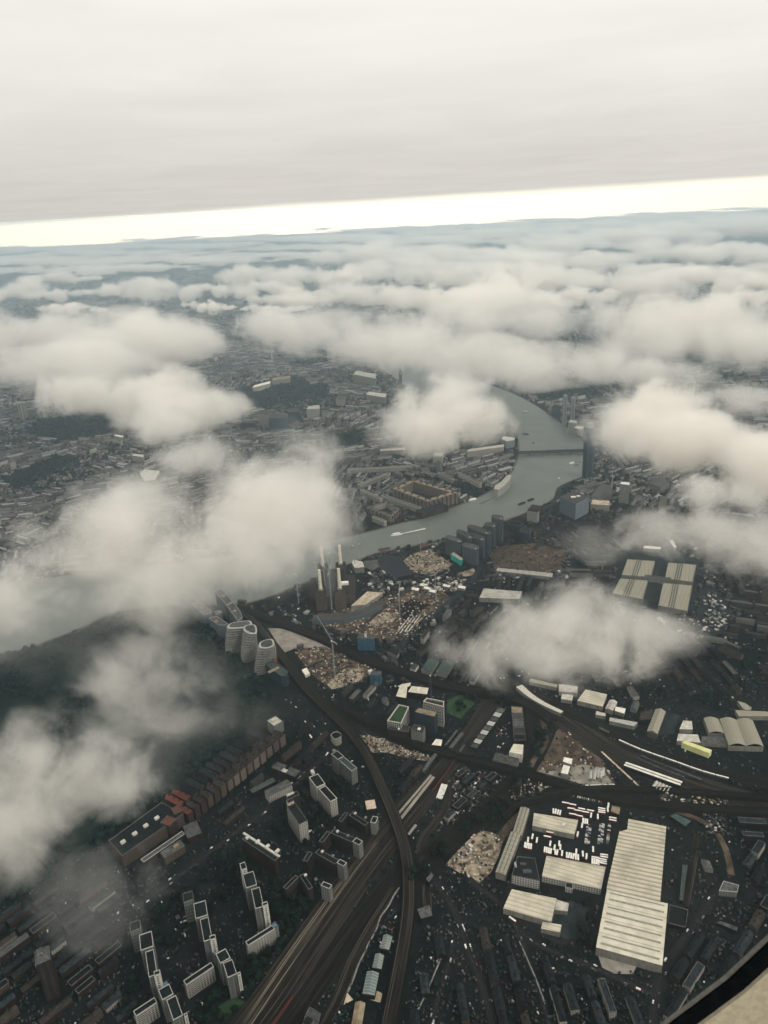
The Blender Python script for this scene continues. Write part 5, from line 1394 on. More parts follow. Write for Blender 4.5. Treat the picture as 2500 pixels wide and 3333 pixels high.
# ================================================================= BOATS
def boat(label, px, ln, wd, heading_px, hull, cabin, tiers=1, cat='boat', name='river_boat'):
    a = P(*px); b = P(*heading_px); e = (b - a); ang = atan2(e.y, e.x)
    root = empty(name, (a.x, a.y, 0.1), label, cat)
    c, s = cos(ang), sin(ang)
    T = lambda u, v: (a.x + u * c - v * s, a.y + u * s + v * c)
    out = [T(-ln / 2, -wd / 2), T(ln * .25, -wd / 2), T(ln * .42, -wd * .28), T(ln / 2, 0), T(ln * .42, wd * .28), T(ln * .25, wd / 2), T(-ln / 2, wd / 2)]
    m = MB(); m.prism(out, 0.0, 2.0); m.build('hull', hull, root)
    for k in range(tiers):
        f = .78 - .2 * k
        q = [T(-ln * f / 2, -wd * .38), T(ln * f * .45, -wd * .38), T(ln * f * .52, 0), T(ln * f * .45, wd * .38), T(-ln * f / 2, wd * .38)]
        m = MB(); m.prism(q, 2.0 + 2.4 * k, 4.3 + 2.4 * k); m.build('cabin', cabin, root)
    return root
WPT = 'white_paint'
boat('white passenger boat trailing a long pale wake', (1290,1742), 34, 8, (1230,1752), WPT, WPT, 2)
boat('white pleasure boat moored at the far bank pier', (1538,1627), 30, 9, (1570,1620), WPT, WPT, 1)
boat('white boat beside the long pier above the tall round tower', (1862,1508), 22, 7, (1880,1504), WPT, WPT, 1)
boat('small dark boat just below the white boat at the pier', (1876,1514), 16, 5, (1890,1512), 'steel_dark', 'wall_concrete')
boat('small pale boat alone in the middle of the river below the bridge', (1819,1560), 12, 5, (1819,1552), 'wall_concrete', WPT)
boat('dark boat above the bridge with a pale deckhouse', (1712,1414), 30, 9, (1730,1416), 'steel_dark', 'wall_concrete', 2)
boat('tiny boat above the bridge near the wooded bank', (1736,1443), 10, 4, (1738,1446), 'steel_dark', 'steel_dark')
boat('long grey boat near the far cloud over the river', (1710,1341), 26, 7, (1730,1343), 'wall_concrete', WPT)
boat('grey boat close to the far bank, above the other river boats', (1642,1368), 18, 6, (1660,1367), 'wall_concrete', WPT)
boat('dark barge moored in the river bend, lower of two', (1700,1640), 34, 9, (1725,1630), 'steel_dark', 'wall_dark', 1, 'barge', 'barge')
boat('dark barge moored in the river bend, upper of two', (1728,1628), 30, 9, (1750,1620), 'steel_dark', 'wall_dark', 1, 'barge', 'barge')
boat('red decked barge by the dark riverside shed', (1252,1788), 36, 10, (1280,1784), 'red_paint', 'steel_dark', 1, 'barge', 'barge')
boat('grey barge with a pale deck beside the red decked one', (1296,1797), 30, 9, (1320,1792), 'steel_dark', 'wall_concrete', 1, 'barge', 'barge')
boat('dark cluster barge with rigs at the sandy riverside site', (1392,1777), 50, 12, (1420,1770), 'steel_dark', 'brick_red', 1, 'barge', 'barge')
boat('dark blue moored boat beside the first riverside block', (1436,1768), 44, 9, (1460,1756), 'blue_paint', 'steel_dark', 1, 'barge', 'barge')
LAYER[0] += .02
wk = [(1298,1741), (1325,1735), (1352,1729), (1385,1722)]
path = [Vector((p[0], p[1])) for p in spline([xy(P(x, y)) for x, y in wk])]
m = MB(); ribbon_faces(m, path, 3.0, 9.0, LAYER[0]); tag(m.build('boat_wake', 'foam'), 'pale wake behind the white passenger boat', kind='structure')
# piers standing in the water
def pier(label, a, b, w):
    A, B = P(*a), P(*b); e = (B - A).normalized(); n = Vector((-e.y, e.x, 0)) * w / 2
    root = empty('pier', A, label, 'pier')
    m = MB(); m.prism(ccw([xy(A - n), xy(B - n), xy(B + n), xy(A + n)]), 1.6, 2.4); m.build('deck', 'wall_concrete', root)
    L = (B - A).length; k = max(2, int(L / 12))
    for i in range(k):
        q = A.lerp(B, (i + .5) / k); part_box('pile', 'steel_dark', root, (q.x, q.y, 0), (1.2, w * .9, 1.7), atan2(e.y, e.x))
pier('long thin pier by the white boat above the tall round tower', (1870,1505), (1906,1504), 4)
pier('thin jetty with lamp posts on the far bank below the tree square', (1562,1641), (1604,1620), 4)
pier('short jetty by the barges under the sandy site', (1420,1768), (1450,1752), 4)

# ================================================================= TRAINS
def coach_mesh(key, body, roof):
    m = MB(); m.prism([(-9.8, -1.4), (9.8, -1.4), (9.8, 1.4), (-9.8, 1.4)], 0.6, 3.3)
    b = m.mesh('coach_body_' + key); b.materials.append(MATS[body])
    m = MB(); q = [(-9.8, -1.4), (9.8, -1.4), (9.8, 1.4), (-9.8, 1.4)]
    m.face([(-9.8, -1.4, 3.3), (9.8, -1.4, 3.3), (9.8, -.7, 3.8), (-9.8, -.7, 3.8)]); m.face([(-9.8, -.7, 3.8), (9.8, -.7, 3.8), (9.8, .7, 3.8), (-9.8, .7, 3.8)]); m.face([(-9.8, .7, 3.8), (9.8, .7, 3.8), (9.8, 1.4, 3.3), (-9.8, 1.4, 3.3)])
    r = m.mesh('coach_roof_' + key); r.materials.append(MATS[roof])
    return b, r
def train(label, pix, n, key, body, roof, z=0.4):
    path = [Vector((p[0], p[1])) for p in spline([xy(P(x, y, z)) for x, y in pix], 10)]
    b, r = coach_mesh(key, body, roof)
    root = empty('passenger_train', (path[0].x, path[0].y, z), label, 'train')
    cum = [0]
    for i in range(1, len(path)): cum.append(cum[-1] + (path[i] - path[i - 1]).length)
    def at(s):
        for i in range(1, len(path)):
            if cum[i] >= s: return path[i - 1].lerp(path[i], (s - cum[i - 1]) / max(1e-6, cum[i] - cum[i - 1]))
        return path[-1]
    n = min(n, int(cum[-1] / 20.4))
    for k in range(n):
        p, q = at(k * 20.4 + .4), at(k * 20.4 + 20)
        c = (p + q) / 2; d = q - p
        o = bpy.data.objects.new('coach', b); link(o, root); o.location = (c.x - root.location.x, c.y - root.location.y, 0); o.rotation_euler = (0, 0, atan2(d.y, d.x))
        t = bpy.data.objects.new('coach_roof', r); link(t, o)
train('long white train curving along the sidings on the right', [(2014,2412),(2085,2443),(2188,2479),(2290,2515),(2404,2545)], 16, 'white', 'wall_concrete', 'white_paint')
train('dark red train on the broad railway at the bottom edge', [(885,3336),(930,3272),(984,3198)], 8, 'red', 'red_paint', 'brick_dark', 0.5)
train('red and grey train beside the platforms below the crossing viaduct', [(1408,2572),(1440,2530),(1478,2474)], 6, 'red', 'red_paint', 'brick_dark', 0.5)
train('grey train standing beyond the crossing viaduct', [(1496,2450),(1525,2410)], 4, 'grey', 'steel_dark', 'roof_grey', 0.5)
train('row of dark grey carriages in the sidings under the white train', [(2072,2470),(2150,2505),(2230,2535)], 7, 'grey', 'steel_dark', 'roof_grey', 0.5)
train('second row of dark carriages in the sidings under the white train', [(2085,2462),(2160,2494),(2290,2545)], 8, 'grey', 'steel_dark', 'roof_grey', 0.5)
train('short pale train waiting above the white train', [(1950,2370),(2000,2395)], 3, 'pale', 'wall_concrete', 'roof_grey', 0.5)

# ================================================================= BUSES, CARS, VANS
def vehicle_mesh(key, L, W, H, body, roof, cab=None):
    m = MB(); m.prism(ccw([(-L / 2, -W / 2), (L * .46, -W / 2), (L / 2, -W * .38), (L / 2, W * .38), (L * .46, W / 2), (-L / 2, W / 2)]), 0.35, H)
    me = m.mesh(key + '_body'); me.materials.append(MATS[body])
    return me
bus_b = vehicle_mesh('bus', 11.0, 2.55, 4.1, 'red_paint', None)
m = MB(); m.prism([(-5.45, -1.27), (5.45, -1.27), (5.45, 1.27), (-5.45, 1.27)], 4.1, 4.3); bus_r = m.mesh('bus_roof'); bus_r.materials.append(MATS['white_paint'])
m = MB()
for s in (-1, 1):
    m.prism(ccw([(-5.0, s * 1.28), (5.0, s * 1.28), (5.0, s * 1.30), (-5.0, s * 1.30)]), 1.5, 2.3)
bus_w = m.mesh('bus_window'); bus_w.materials.append(MATS['dark_glass'])
yard_e = (P(1882,2669) - P(1738,2646)); YA = atan2(yard_e.y, yard_e.x)
def bus(x, y, ang):
    q = P(x, y, LAYER[0])
    o = bpy.data.objects.new('bus', bus_b); link(o); o.location = q; o.rotation_euler = (0, 0, ang)
    link(bpy.data.objects.new('roof', bus_r), o); link(bpy.data.objects.new('window_band', bus_w), o)
    tag(o, BUSL[0], 'bus', 'red buses in the yard')
BUSL = ['red bus with a white roof parked in the asphalt bus yard']
HB = [(860,232),(905,243),(895,268),(962,270),(940,281),(987,291),(1018,281),(905,304),(947,315),(1160,328),(1160,343),(1090,268),(1090,281),(1090,293),(760,420),(745,447),(1050,580),(1105,563),(1105,577),(1097,592),(1097,605),(1097,617)]
VB = [(783,285),(797,287),(812,292),(826,296),(1132,248),(1128,275),(1022,312),(1065,320),(972,346),(985,350),(998,352),(965,376),(937,432),(650,447),(622,468),(678,470),(763,492),(820,492),(603,500),(615,505),(628,508),(641,510),(790,517),(827,515),(728,530),(741,533),(754,537),(767,540),(795,545),(807,548),(838,553),(868,565),(882,567),(896,570),(910,573),(925,577),(940,580),(928,543),(970,557),(993,573),(1035,528),(1030,603),(1043,605),(1056,607),(1068,610)]
for u, v in HB: bus(1400 + u / 1.952, 2500 + v / 1.952, YA + rnd.uniform(-.06, .06))
for u, v in VB: bus(1400 + u / 1.952, 2500 + v / 1.952, YA + pi / 2 + rnd.uniform(-.1, .1))
BUSL[0] = 'red bus with a white roof driving on an open road'
for x, y, dx, dy in [(1668,2998,30,22), (1642,3065,-40,10), (1012,2402,20,30)]:
    a, b = P(x, y), P(x + dx, y + dy); bus(x, y, atan2(b.y - a.y, b.x - a.x))

CARS = {}
def car_mesh(col, van=False):
    key = ('van_' if van else 'car_') + col
    if key in CARS: return CARS[key]
    m = MB()
    L, W = (5.6, 2.1) if van else (4.5, 1.85)
    m.prism(ccw([(-L / 2, -W / 2), (L * .42, -W / 2), (L / 2, -W * .3), (L / 2, W * .3), (L * .42, W / 2), (-L / 2, W / 2)]), 0.3, 2.2 if van else 0.95)
    nb = len(m.f)
    a, b = (-.42, .25) if not van else (.30, .44)
    z0, z1 = (.95, 1.48) if not van else (1.2, 2.0)
    lo = [(a * L, -W * .46), (b * L, -W * .46), (b * L, W * .46), (a * L, W * .46)]
    hi = [((a + .06) * L, -W * .38), ((b - .1) * L, -W * .38), ((b - .1) * L, W * .38), ((a + .06) * L, W * .38)]
    if not van:
        for i in range(4):
            j = (i + 1) % 4; m.face([(*lo[i], z0), (*lo[j], z0), (*hi[j], z1), (*hi[i], z1)])
        ng = len(m.f)
        m.face([(*p, z1) for p in hi])
    else:
        ng = nb
    me = m.mesh(key); me.materials.append(MATS[col]); me.materials.append(MATS['dark_glass'])
    if not van:
        for i in range(nb, ng): me.polygons[i].material_index = 1
    CARS[key] = me
    return me
ncar = [0]
def car(p, ang, col, label, group, van=False):
    if ncar[0] >= 300: return
    ncar[0] += 1
    nm = 'van' if van else 'car'
    o = bpy.data.objects.new(nm, car_mesh(col, van)); link(o); o.location = p; o.rotation_euler = (0, 0, ang)
    tag(o, label, nm, group)
def ang_px(a, b):
    A, B = P(*a), P(*b); return atan2(B.y - A.y, B.x - A.x)
CN = {'white_paint': 'white', 'grey_paint': 'grey', 'black_paint': 'black', 'red_paint': 'red', 'blue_paint': 'blue', 'steel_pale': 'silver'}
CPOOL = ['white_paint'] * 5 + ['steel_pale'] * 4 + ['grey_paint'] * 3 + ['black_paint'] * 2 + ['red_paint', 'blue_paint']
rc = random.Random(3)
def row(a, b, n, where, grp, across=True, van=False, col=None, skip=.1):
    for i in range(n):
        if rc.random() < skip: continue
        x, y = lerp(a, b, (i + .5) / n)
        c = col or rc.choice(CPOOL)
        car(P(x, y, LAYER[0] + .01), ang_px(a, b) + (pi / 2 if across else 0), c, CN[c] + (' van ' if van else ' car ') + where, grp, van)
for u0 in (1003, 1018, 1085, 1100, 1140):
    row((1400 + u0 / 1.952, 2500 + 355 / 1.952), (1400 + (u0 - 14) / 1.952, 2500 + 485 / 1.952), 14, 'parked in a line on the bus yard', 'cars in the bus yard')
row((1850,2588), (1960,2612), 16, 'parked along the top of the bus yard', 'cars in the bus yard')
row((1905,2558), (2002,2556), 18, 'in the tidy row below the silos', 'cars below the silos', col='white_paint')
row((1978,2506), (1998,2548), 8, 'in the short slanting row beside the silos', 'cars below the silos')
for k in range(3):
    row((1428 + k * 9, 2600 - k * 18), (1436 + k * 9, 2604 - k * 18), 1, '', '', skip=1.1)
for k in range(12):
    for s in range(2):
        car(P(1444 - k * 1.5 + s * 9 - 2, 2556 + k * 3.9 + s * 2, LAYER[0]), ang_px((1444,2556), (1428,2600)) + pi / 2, 'white_paint', 'white van in the tight double row inside the railway curve', 'vans inside the railway curve', True)
def along(pix, n, w, where, grp, z=None):
    path = spline([xy(P(x, y)) for x, y in pix], 8)
    for k in range(n):
        i = rc.randrange(len(path) - 1); t = rc.random(); p = Vector(xy(path[i])).lerp(Vector(xy(path[i + 1])), t); d = Vector(xy(path[i + 1])) - Vector(xy(path[i]))
        nn = Vector((-d.y, d.x)).normalized() * rc.choice((-1, 1)) * w
        c = rc.choice(CPOOL); q = p + nn
        v = rc.random() < .15
        car(Vector((q.x, q.y, LAYER[0] + .02)), atan2(d.y, d.x), c, CN[c] + (' van ' if v else ' car ') + where, grp, v)
along([(440,2960),(560,2868),(700,2762),(848,2652),(924,2580),(986,2530),(1044,2473),(1110,2390)], 26, 4.0, 'on the main road above the white slab flats', 'traffic on the main road')
along([(250,2905),(520,2720),(720,2575),(900,2425)], 10, 3.6, 'on the street in front of the mansion flats', 'cars by the mansion flats')
along([(890,2270),(940,2290),(990,2340),(1075,2432)], 8, 3.4, 'on the road up to the park corner', 'cars near the park corner')
along([(1370,2790),(1440,2905),(1500,3020),(1545,3150),(1610,3345)], 12, 3.2, 'on the road below the aggregate yard', 'cars below the aggregate yard')
along([(2345,2885),(2250,3030),(2160,3160),(2125,3340)], 10, 3.4, 'on the road by the ribbed warehouse', 'cars by the ribbed warehouse')
along([(1640,2960),(1760,3080),(1930,3150),(2130,3240)], 12, 3.0, 'on the street along the end of the terraces', 'cars along the terraces')
along([(1258,2160),(1330,2072),(1430,1985),(1545,1880),(1620,1760)], 12, 4.2, 'on the broad riverside road', 'traffic on the riverside road')
along([(1400,3345),(1430,3240),(1480,3060)], 8, 2.4, 'in the side street between dark terraces', 'cars along the terraces')
def scatter(poly, n, where, grp, angs, vanp=.2):
    xs = [p[0] for p in poly]; ys = [p[1] for p in poly]; k = 0; tries = 0
    while k < n and tries < n * 40:
        tries += 1
        x, y = rc.uniform(min(xs), max(xs)), rc.uniform(min(ys), max(ys))
        if not inpoly(x, y, poly): continue
        k += 1; c = rc.choice(CPOOL); v = rc.random() < vanp
        car(P(x, y, LAYER[0] + .02), rc.choice(angs) + rc.uniform(-.1, .1), c, CN[c] + (' van ' if v else ' car ') + where, grp, v)
a0 = ang_px((1430,2700), (1600,2520))
scatter([(1460,2640),(1560,2530),(1600,2540),(1480,2680)], 18, 'strewn over the works yards beside the cutting', 'vehicles in the works yards', [a0, a0 + pi / 2])
scatter([(1600,2430),(1640,2340),(1660,2350),(1640,2440)], 12, 'among the workshops beside the platforms', 'vehicles by the workshops', [a0, a0 + pi / 2])
scatter([(1225,2970),(1300,2960),(1290,3060),(1270,3160),(1240,3160)], 14, 'around the glass roofed sheds', 'vehicles by the glass roofed sheds', [1.0, 2.4], .4)
scatter([(1500,2750),(1540,2730),(1560,2780),(1500,2830)], 9, 'in the aggregate yard', 'vehicles in the aggregate yard', [1.0, 2.4], .7)
scatter([(570,2985),(610,2975),(600,3050),(560,3040)], 10, 'in the small car park between the stepped towers', 'cars of the estate', [.5, 2.0])
scatter([(1010,2680),(1060,2680),(1030,2720),(1000,2700)], 10, 'in the car park below the beige ended flats', 'cars of the estate', [.5, 2.0])
scatter([(1130,2470),(1180,2460),(1200,2500),(1150,2500)], 12, 'beside the grey slab block near the viaduct', 'cars of the estate', [.5, 2.0])
scatter([(1185,2725),(1215,2715),(1200,2745),(1175,2750)], 8, 'parked behind the angled brick flats', 'cars of the estate', [.5, 2.0])
scatter([(2150,2330),(2205,2335),(2190,2385),(2150,2385)], 12, 'in the grey car park beside the brown pitched hall', 'cars by the sheds', [.2, 1.8])
scatter([(1830,2285),(1930,2300),(1940,2320),(1840,2290)], 10, 'in front of the patched white depot', 'cars by the sheds', [.2, 1.8])

# ================================================================= TREES
def crown_mesh(seed, n_leaf=110, sub=2):
    r = random.Random(seed)
    bm = bmesh.new(); bmesh.ops.create_icosphere(bm, subdivisions=sub, radius=1.0)
    for v in bm.verts:
        k = 0.72 + 0.42 * noise.noise(v.co * 1.6 + Vector((seed * 3.1, 0, 0))) + 0.18 * noise.noise(v.co * 4 + Vector((0, seed, 0)))
        v.co = Vector((v.co.x * k, v.co.y * k, v.co.z * k * 0.85))
    lf = []
    for i in range(n_leaf):
        d = Vector((r.gauss(0, 1), r.gauss(0, 1), r.gauss(.25, 1))).normalized()
        k = 0.78 + 0.42 * noise.noise(d * 1.6 + Vector((seed * 3.1, 0, 0))) + r.uniform(-.05, .2)
        c = Vector((d.x * k, d.y * k, d.z * k * .85)); s = r.uniform(.10, .2)
        t1 = Vector((r.gauss(0, 1), r.gauss(0, 1), r.gauss(0, 1))).normalized(); t2 = t1.cross(d).normalized()
        lf.append([c + t1 * s, c + t2 * s * .8, c - t1 * s, c - t2 * s * .8])
    for q in lf: bm.faces.new([bm.verts.new(p) for p in q])
    me = bpy.data.meshes.new('crown'); bm.to_mesh(me); bm.free()
    return me
CROWN = [crown_mesh(i) for i in range(5)]
for c in CROWN: c.materials.append(MATS['foliage'])
m = MB(); m.cyl((0, 0), .09, .05, -1.3, -.3, 6); TRUNK = m.mesh('trunk'); TRUNK.materials.append(MATS['bark'])
rt = random.Random(11)
ntree = [0]
TREES_FAR = []
def tree(x, y, r, label, grp):
    if ntree[0] >= 300:
        TREES_FAR.append((x, y, r)); return
    ntree[0] += 1
    o = bpy.data.objects.new('tree', None); o.location = (x, y, 0); o.empty_display_size = 2; link(o)
    tag(o, label, 'tree', grp)
    k = r * rt.uniform(.9, 1.15)
    c = bpy.data.objects.new('crown', rt.choice(CROWN)); link(c, o); c.location = (0, 0, k * 1.35); c.scale = (r, r, k); c.rotation_euler = (0, 0, rt.uniform(0, 6.3))
    t = bpy.data.objects.new('trunk', TRUNK); link(t, o); t.location = (0, 0, k * 1.3); t.scale = (r, r, k)
def plant_poly(poly_px, n, label, grp, r0=4, r1=7.5, free=True):
    poly = [xy(P(x, y)) for x, y in poly_px]
    xs = [p[0] for p in poly]; ys = [p[1] for p in poly]; k = 0; tries = 0
    while k < n and tries < n * 60:
        tries += 1
        x, y = rt.uniform(min(xs), max(xs)), rt.uniform(min(ys), max(ys))
        if not inpoly(x, y, poly) or (free and marked(x, y)): continue
        tree(x, y, rt.uniform(r0, r1), label, grp); k += 1
        mark([(x - 4, y - 4), (x + 4, y - 4), (x + 4, y + 4), (x - 4, y + 4)], 0)
plant_poly([(880,2700),(1010,2520),(1130,2520),(1200,2640),(1100,2660),(960,2780)], 55, 'dark leafy tree between the slab blocks beside the main road', 'trees of the estate')
plant_poly([(870,2960),(900,2870),(960,2910),(1060,2910),(960,3060),(880,3200),(800,3333),(640,3333),(720,3200),(880,3080)], 75, 'dark leafy tree on the lawns between the stepped towers and the railway', 'trees of the estate')
plant_poly([(560,2890),(760,2760),(800,2800),(900,2830),(760,2930),(600,3080),(420,3333),(380,3200),(480,3000)], 60, 'dark leafy tree around the stepped slab towers', 'trees of the estate')
plant_poly([(1300,2905),(1400,2780),(1500,2690),(1600,2610),(1700,2500),(1745,2380),(1780,2400),(1720,2540),(1640,2650),(1520,2730),(1400,2840)], 60, 'dark tree on the banks of the railway cutting', 'trees of the cutting', free=False)
plant_poly([(1880,2960),(1940,2900),(1960,2960),(1925,3080),(1880,3080)], 10, 'dark tree between the cream sheds and the ribbed warehouse', 'trees by the sheds', free=False)
plant_poly([(1480,2270),(1560,2260),(1700,2280),(1690,2300),(1560,2300),(1500,2345)], 16, 'dark tree along the railway behind the sports pitch', 'trees by the pitch', free=False)
plant_poly([(2030,2240),(2250,2250),(2400,2270),(2380,2310),(2200,2290)], 30, 'dark tree behind the railway sheds', 'trees behind the sheds')

# ================================================================= TERRACES NEAR, CITY FAR
rh_ = random.Random(21)
nter = [0]
ROOFS = ['roof_slate'] * 6 + ['roof_brown'] * 2 + ['roof_grey', 'roof_black']
WALLS = ['flats_brick'] * 4 + ['flats_warm'] * 2 + ['stucco', 'brick_dark']
def terraces(poly_px, d0, d1, label, grp, mx, spacing=(17, 26), ln=(22, 46), flat=.15):
    poly = [xy(P(x, y)) for x, y in poly_px]
    A, B = Vector(xy(P(*d0))), Vector(xy(P(*d1)))
    e = (B - A).normalized(); n = Vector((-e.y, e.x))
    us = [Vector(p).dot(e) for p in poly]; vs_ = [Vector(p).dot(n) for p in poly]
    v = min(vs_); k = 0; cnt = 0
    while v < max(vs_) and cnt < mx:
        u = min(us) + rh_.uniform(0, 10)
        while u < max(us) and cnt < mx:
            L = rh_.uniform(*ln); w = rh_.uniform(8.5, 11)
            a = e * u + n * v; b = a + e * L; c = b + n * w; d = a + n * w; mid = (a + c) / 2
            ok = all(inpoly(*xy(p), poly) for p in (mid,)) and not any(marked(*xy(p)) for p in (a, b, c, d, mid, (a + b) / 2, (c + d) / 2))
            if ok and nter[0] < 300:
                nter[0] += 1; cnt += 1
                h = rh_.uniform(7, 10.5)
                pl = [xy(a), xy(b), xy(c), xy(d)]
                if rh_.random() < flat:
                    building('terrace', label, 'terrace', None, h, rh_.choice(WALLS), rh_.choice(['roof_grey', 'roof_black', 'roof_slate']), 'parapet_grey', poly=pl, group=grp, pad=0)
                else:
                    gabled('terrace', label, 'terrace', None, h, rh_.uniform(2.6, 3.6), rh_.choice(WALLS), rh_.choice(ROOFS), group=grp, pad=0, poly=pl, chim=2)
                if rh_.random() < .5:
                    t = mid + n * rh_.uniform(11, 14) + e * rh_.uniform(-12, 12)
                    if not marked(*xy(t)): TREES_FAR.append((t.x, t.y, rh_.uniform(2.5, 4.5)))
            u += L + rh_.uniform(3, 9)
        v += spacing[k % 2]; k += 1
terraces([(640,2700),(930,2440),(1050,2455),(1000,2500),(700,2755)], (640,2700), (900,2480), 'dark roofed terrace between the mansion houses and the main road', 'terraces below the mansion houses', 26)
terraces([(1110,2240),(1230,2225),(1300,2270),(1260,2390),(1180,2370)], (1180,2340), (1250,2260), 'dark roofed terrace in the wedge between two viaducts', 'terraces between the viaducts', 14)
terraces([(1180,2470),(1230,2450),(1380,2480),(1400,2530),(1290,2650),(1260,2560)], (1290,2650), (1400,2520), 'dark roofed terrace between the curved viaduct and the platforms', 'terraces by the platforms', 20)
terraces([(1440,2480),(1660,2500),(1600,2590),(1470,2700),(1425,2720),(1460,2560)], (1425,2700), (1600,2540), 'low dark works building between the railway curve and the cutting', 'works by the cutting', 18, ln=(14, 30), flat=.6)
terraces([(1395,2900),(1480,2990),(1640,3000),(1720,3060),(1950,3150),(2120,3250),(2130,3360),(1340,3360)], (1700,3040), (1780,3330), 'dark slate roofed terrace in the close streets below the cream sheds', 'terraces below the cream sheds', 84)
terraces([(-40,3010),(200,2885),(330,2850),(420,2960),(440,3345),(-50,3345)], (0,3120), (300,2900), 'dark roofed terrace in the misty streets near the lone tower block', 'terraces by the lone tower block', 48)
terraces([(2185,2960),(2330,2760),(2500,2760),(2500,3080),(2230,3280),(2150,3333)], (2345,2885), (2160,3160), 'dark low building in the streets beyond the ribbed warehouse', 'buildings beyond the ribbed warehouse', 26, flat=.5)
terraces([(2270,2640),(2500,2660),(2500,2760),(2330,2760)], (2330,2690), (2480,2700), 'dark low building beyond the scrap yard curve', 'buildings beyond the scrap yard', 10, flat=.6)
terraces([(2060,2080),(2280,2080),(2500,1960),(2500,2280),(2250,2300),(2080,2280),(1900,2225)], (2060,2090), (2200,2280), 'dark terrace roof in the leafy streets behind the railway sheds', 'terraces behind the railway sheds', 40, spacing=(20, 34))
terraces([(890,2370),(1000,2330),(1070,2430),(985,2500),(940,2440)], (900,2430), (1000,2350), 'dark terrace between the park corner and the viaduct', 'terraces by the park corner', 14)
terraces([(1395,2100),(1560,2000),(1620,2230),(1430,2210)], (1400,2120), (1480,2010), 'dark low building behind the riverside road, close to the cloud edge', 'buildings by the riverside road', 16, flat=.6)

# the city beyond: more buildings than can be told apart, kept as one mass
city = MB()
def hash2(i, j, k=0): return random.Random(i * 73856093 ^ j * 19349663 ^ k * 83492791)
def frus(x, y, z=0, pad=120):
    q = CAM_ROT.transposed() @ (Vector((x, y, z)) - Vector((0, 0, CAM_H)))
    if q.z >= -1: return None
    px_, py_ = 1250 + q.x / -q.z * FOC, 1666.5 - q.y / -q.z * FOC
    return (px_, py_) if -pad < px_ < 2500 + pad and py_ < 3333 + pad else None
GREEN = [[(750,1275),(830,1252),(950,1222),(1065,1268),(1060,1290),(920,1318),(840,1335),(760,1330)], [(80,1400),(130,1370),(300,1350),(390,1360),(380,1410),(230,1440),(120,1425)], [(1240,1545),(1420,1555),(1620,1600),(1560,1625),(1440,1575),(1290,1552)],
         [(0,1560),(200,1480),(260,1490),(60,1600)], [(1620,1240),(1900,1235),(1960,1290),(1800,1300),(1660,1275)], [(1180,1690),(1300,1680),(1240,1715),(1160,1735)], [(1810,1600),(1860,1575),(1880,1590),(1820,1630)], [(1050,1420),(1180,1400),(1190,1450),(1060,1460)],
         [(2200,2330),(2060,2180),(2200,2150),(2330,2250)], [(2330,2160),(2500,2100),(2500,2230),(2350,2280)], [(1500,1450),(1640,1400),(1680,1440),(1640,1475),(1520,1480)], [(830,2230),(900,2260),(960,2320),(930,2400),(860,2340)]]
GREENW = [[xy(P(x, y)) for x, y in g_] for g_ in GREEN]
NOFILL = [[(800,1965),(1180,1830),(1480,1760),(1600,1790),(1570,1900),(1480,1990),(1300,2150),(1560,2245),(1450,2265),(1200,2240),(940,2120),(820,2010)], [(2000,1850),(2060,1780),(2300,1790),(2420,2010),(2280,2090),(1960,1960)], [(1600,1780),(1870,1780),(1850,1885),(1580,1890)]]
NOFILLW = [[xy(P(x, y)) for x, y in g_] for g_ in NOFILL]
def one_block(jx, jy, ang, L, W, h, rr, dist_, gab):
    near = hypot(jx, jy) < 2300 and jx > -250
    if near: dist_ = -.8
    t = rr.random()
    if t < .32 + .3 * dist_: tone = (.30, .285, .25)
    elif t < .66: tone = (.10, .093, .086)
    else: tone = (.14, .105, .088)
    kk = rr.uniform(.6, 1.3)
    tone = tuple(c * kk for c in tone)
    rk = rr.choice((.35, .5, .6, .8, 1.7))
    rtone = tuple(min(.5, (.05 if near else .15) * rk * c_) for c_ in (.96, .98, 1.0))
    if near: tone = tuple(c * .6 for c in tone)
    c_, s_ = cos(ang), sin(ang)
    pl = [(jx + u * c_ - v * s_, jy + u * s_ + v * c_) for u, v in ((-L / 2, -W / 2), (L / 2, -W / 2), (L / 2, W / 2), (-L / 2, W / 2))]
    city.walls(pl, 0, h, tone)
    if gab:
        rh2 = W * .3
        ra, rb = ((pl[0][0] + pl[3][0]) / 2, (pl[0][1] + pl[3][1]) / 2), ((pl[1][0] + pl[2][0]) / 2, (pl[1][1] + pl[2][1]) / 2)
        city.face([(*pl[0], h), (*pl[1], h), (*rb, h + rh2), (*ra, h + rh2)], None, rtone); city.face([(*pl[2], h), (*pl[3], h), (*ra, h + rh2), (*rb, h + rh2)], None, rtone)
        city.face([(*pl[1], h), (*pl[2], h), (*rb, h + rh2)], None, tone); city.face([(*pl[3], h), (*pl[0], h), (*ra, h + rh2)], None, tone)
    else:
        city.face([(*p, h) for p in pl], None, rtone)
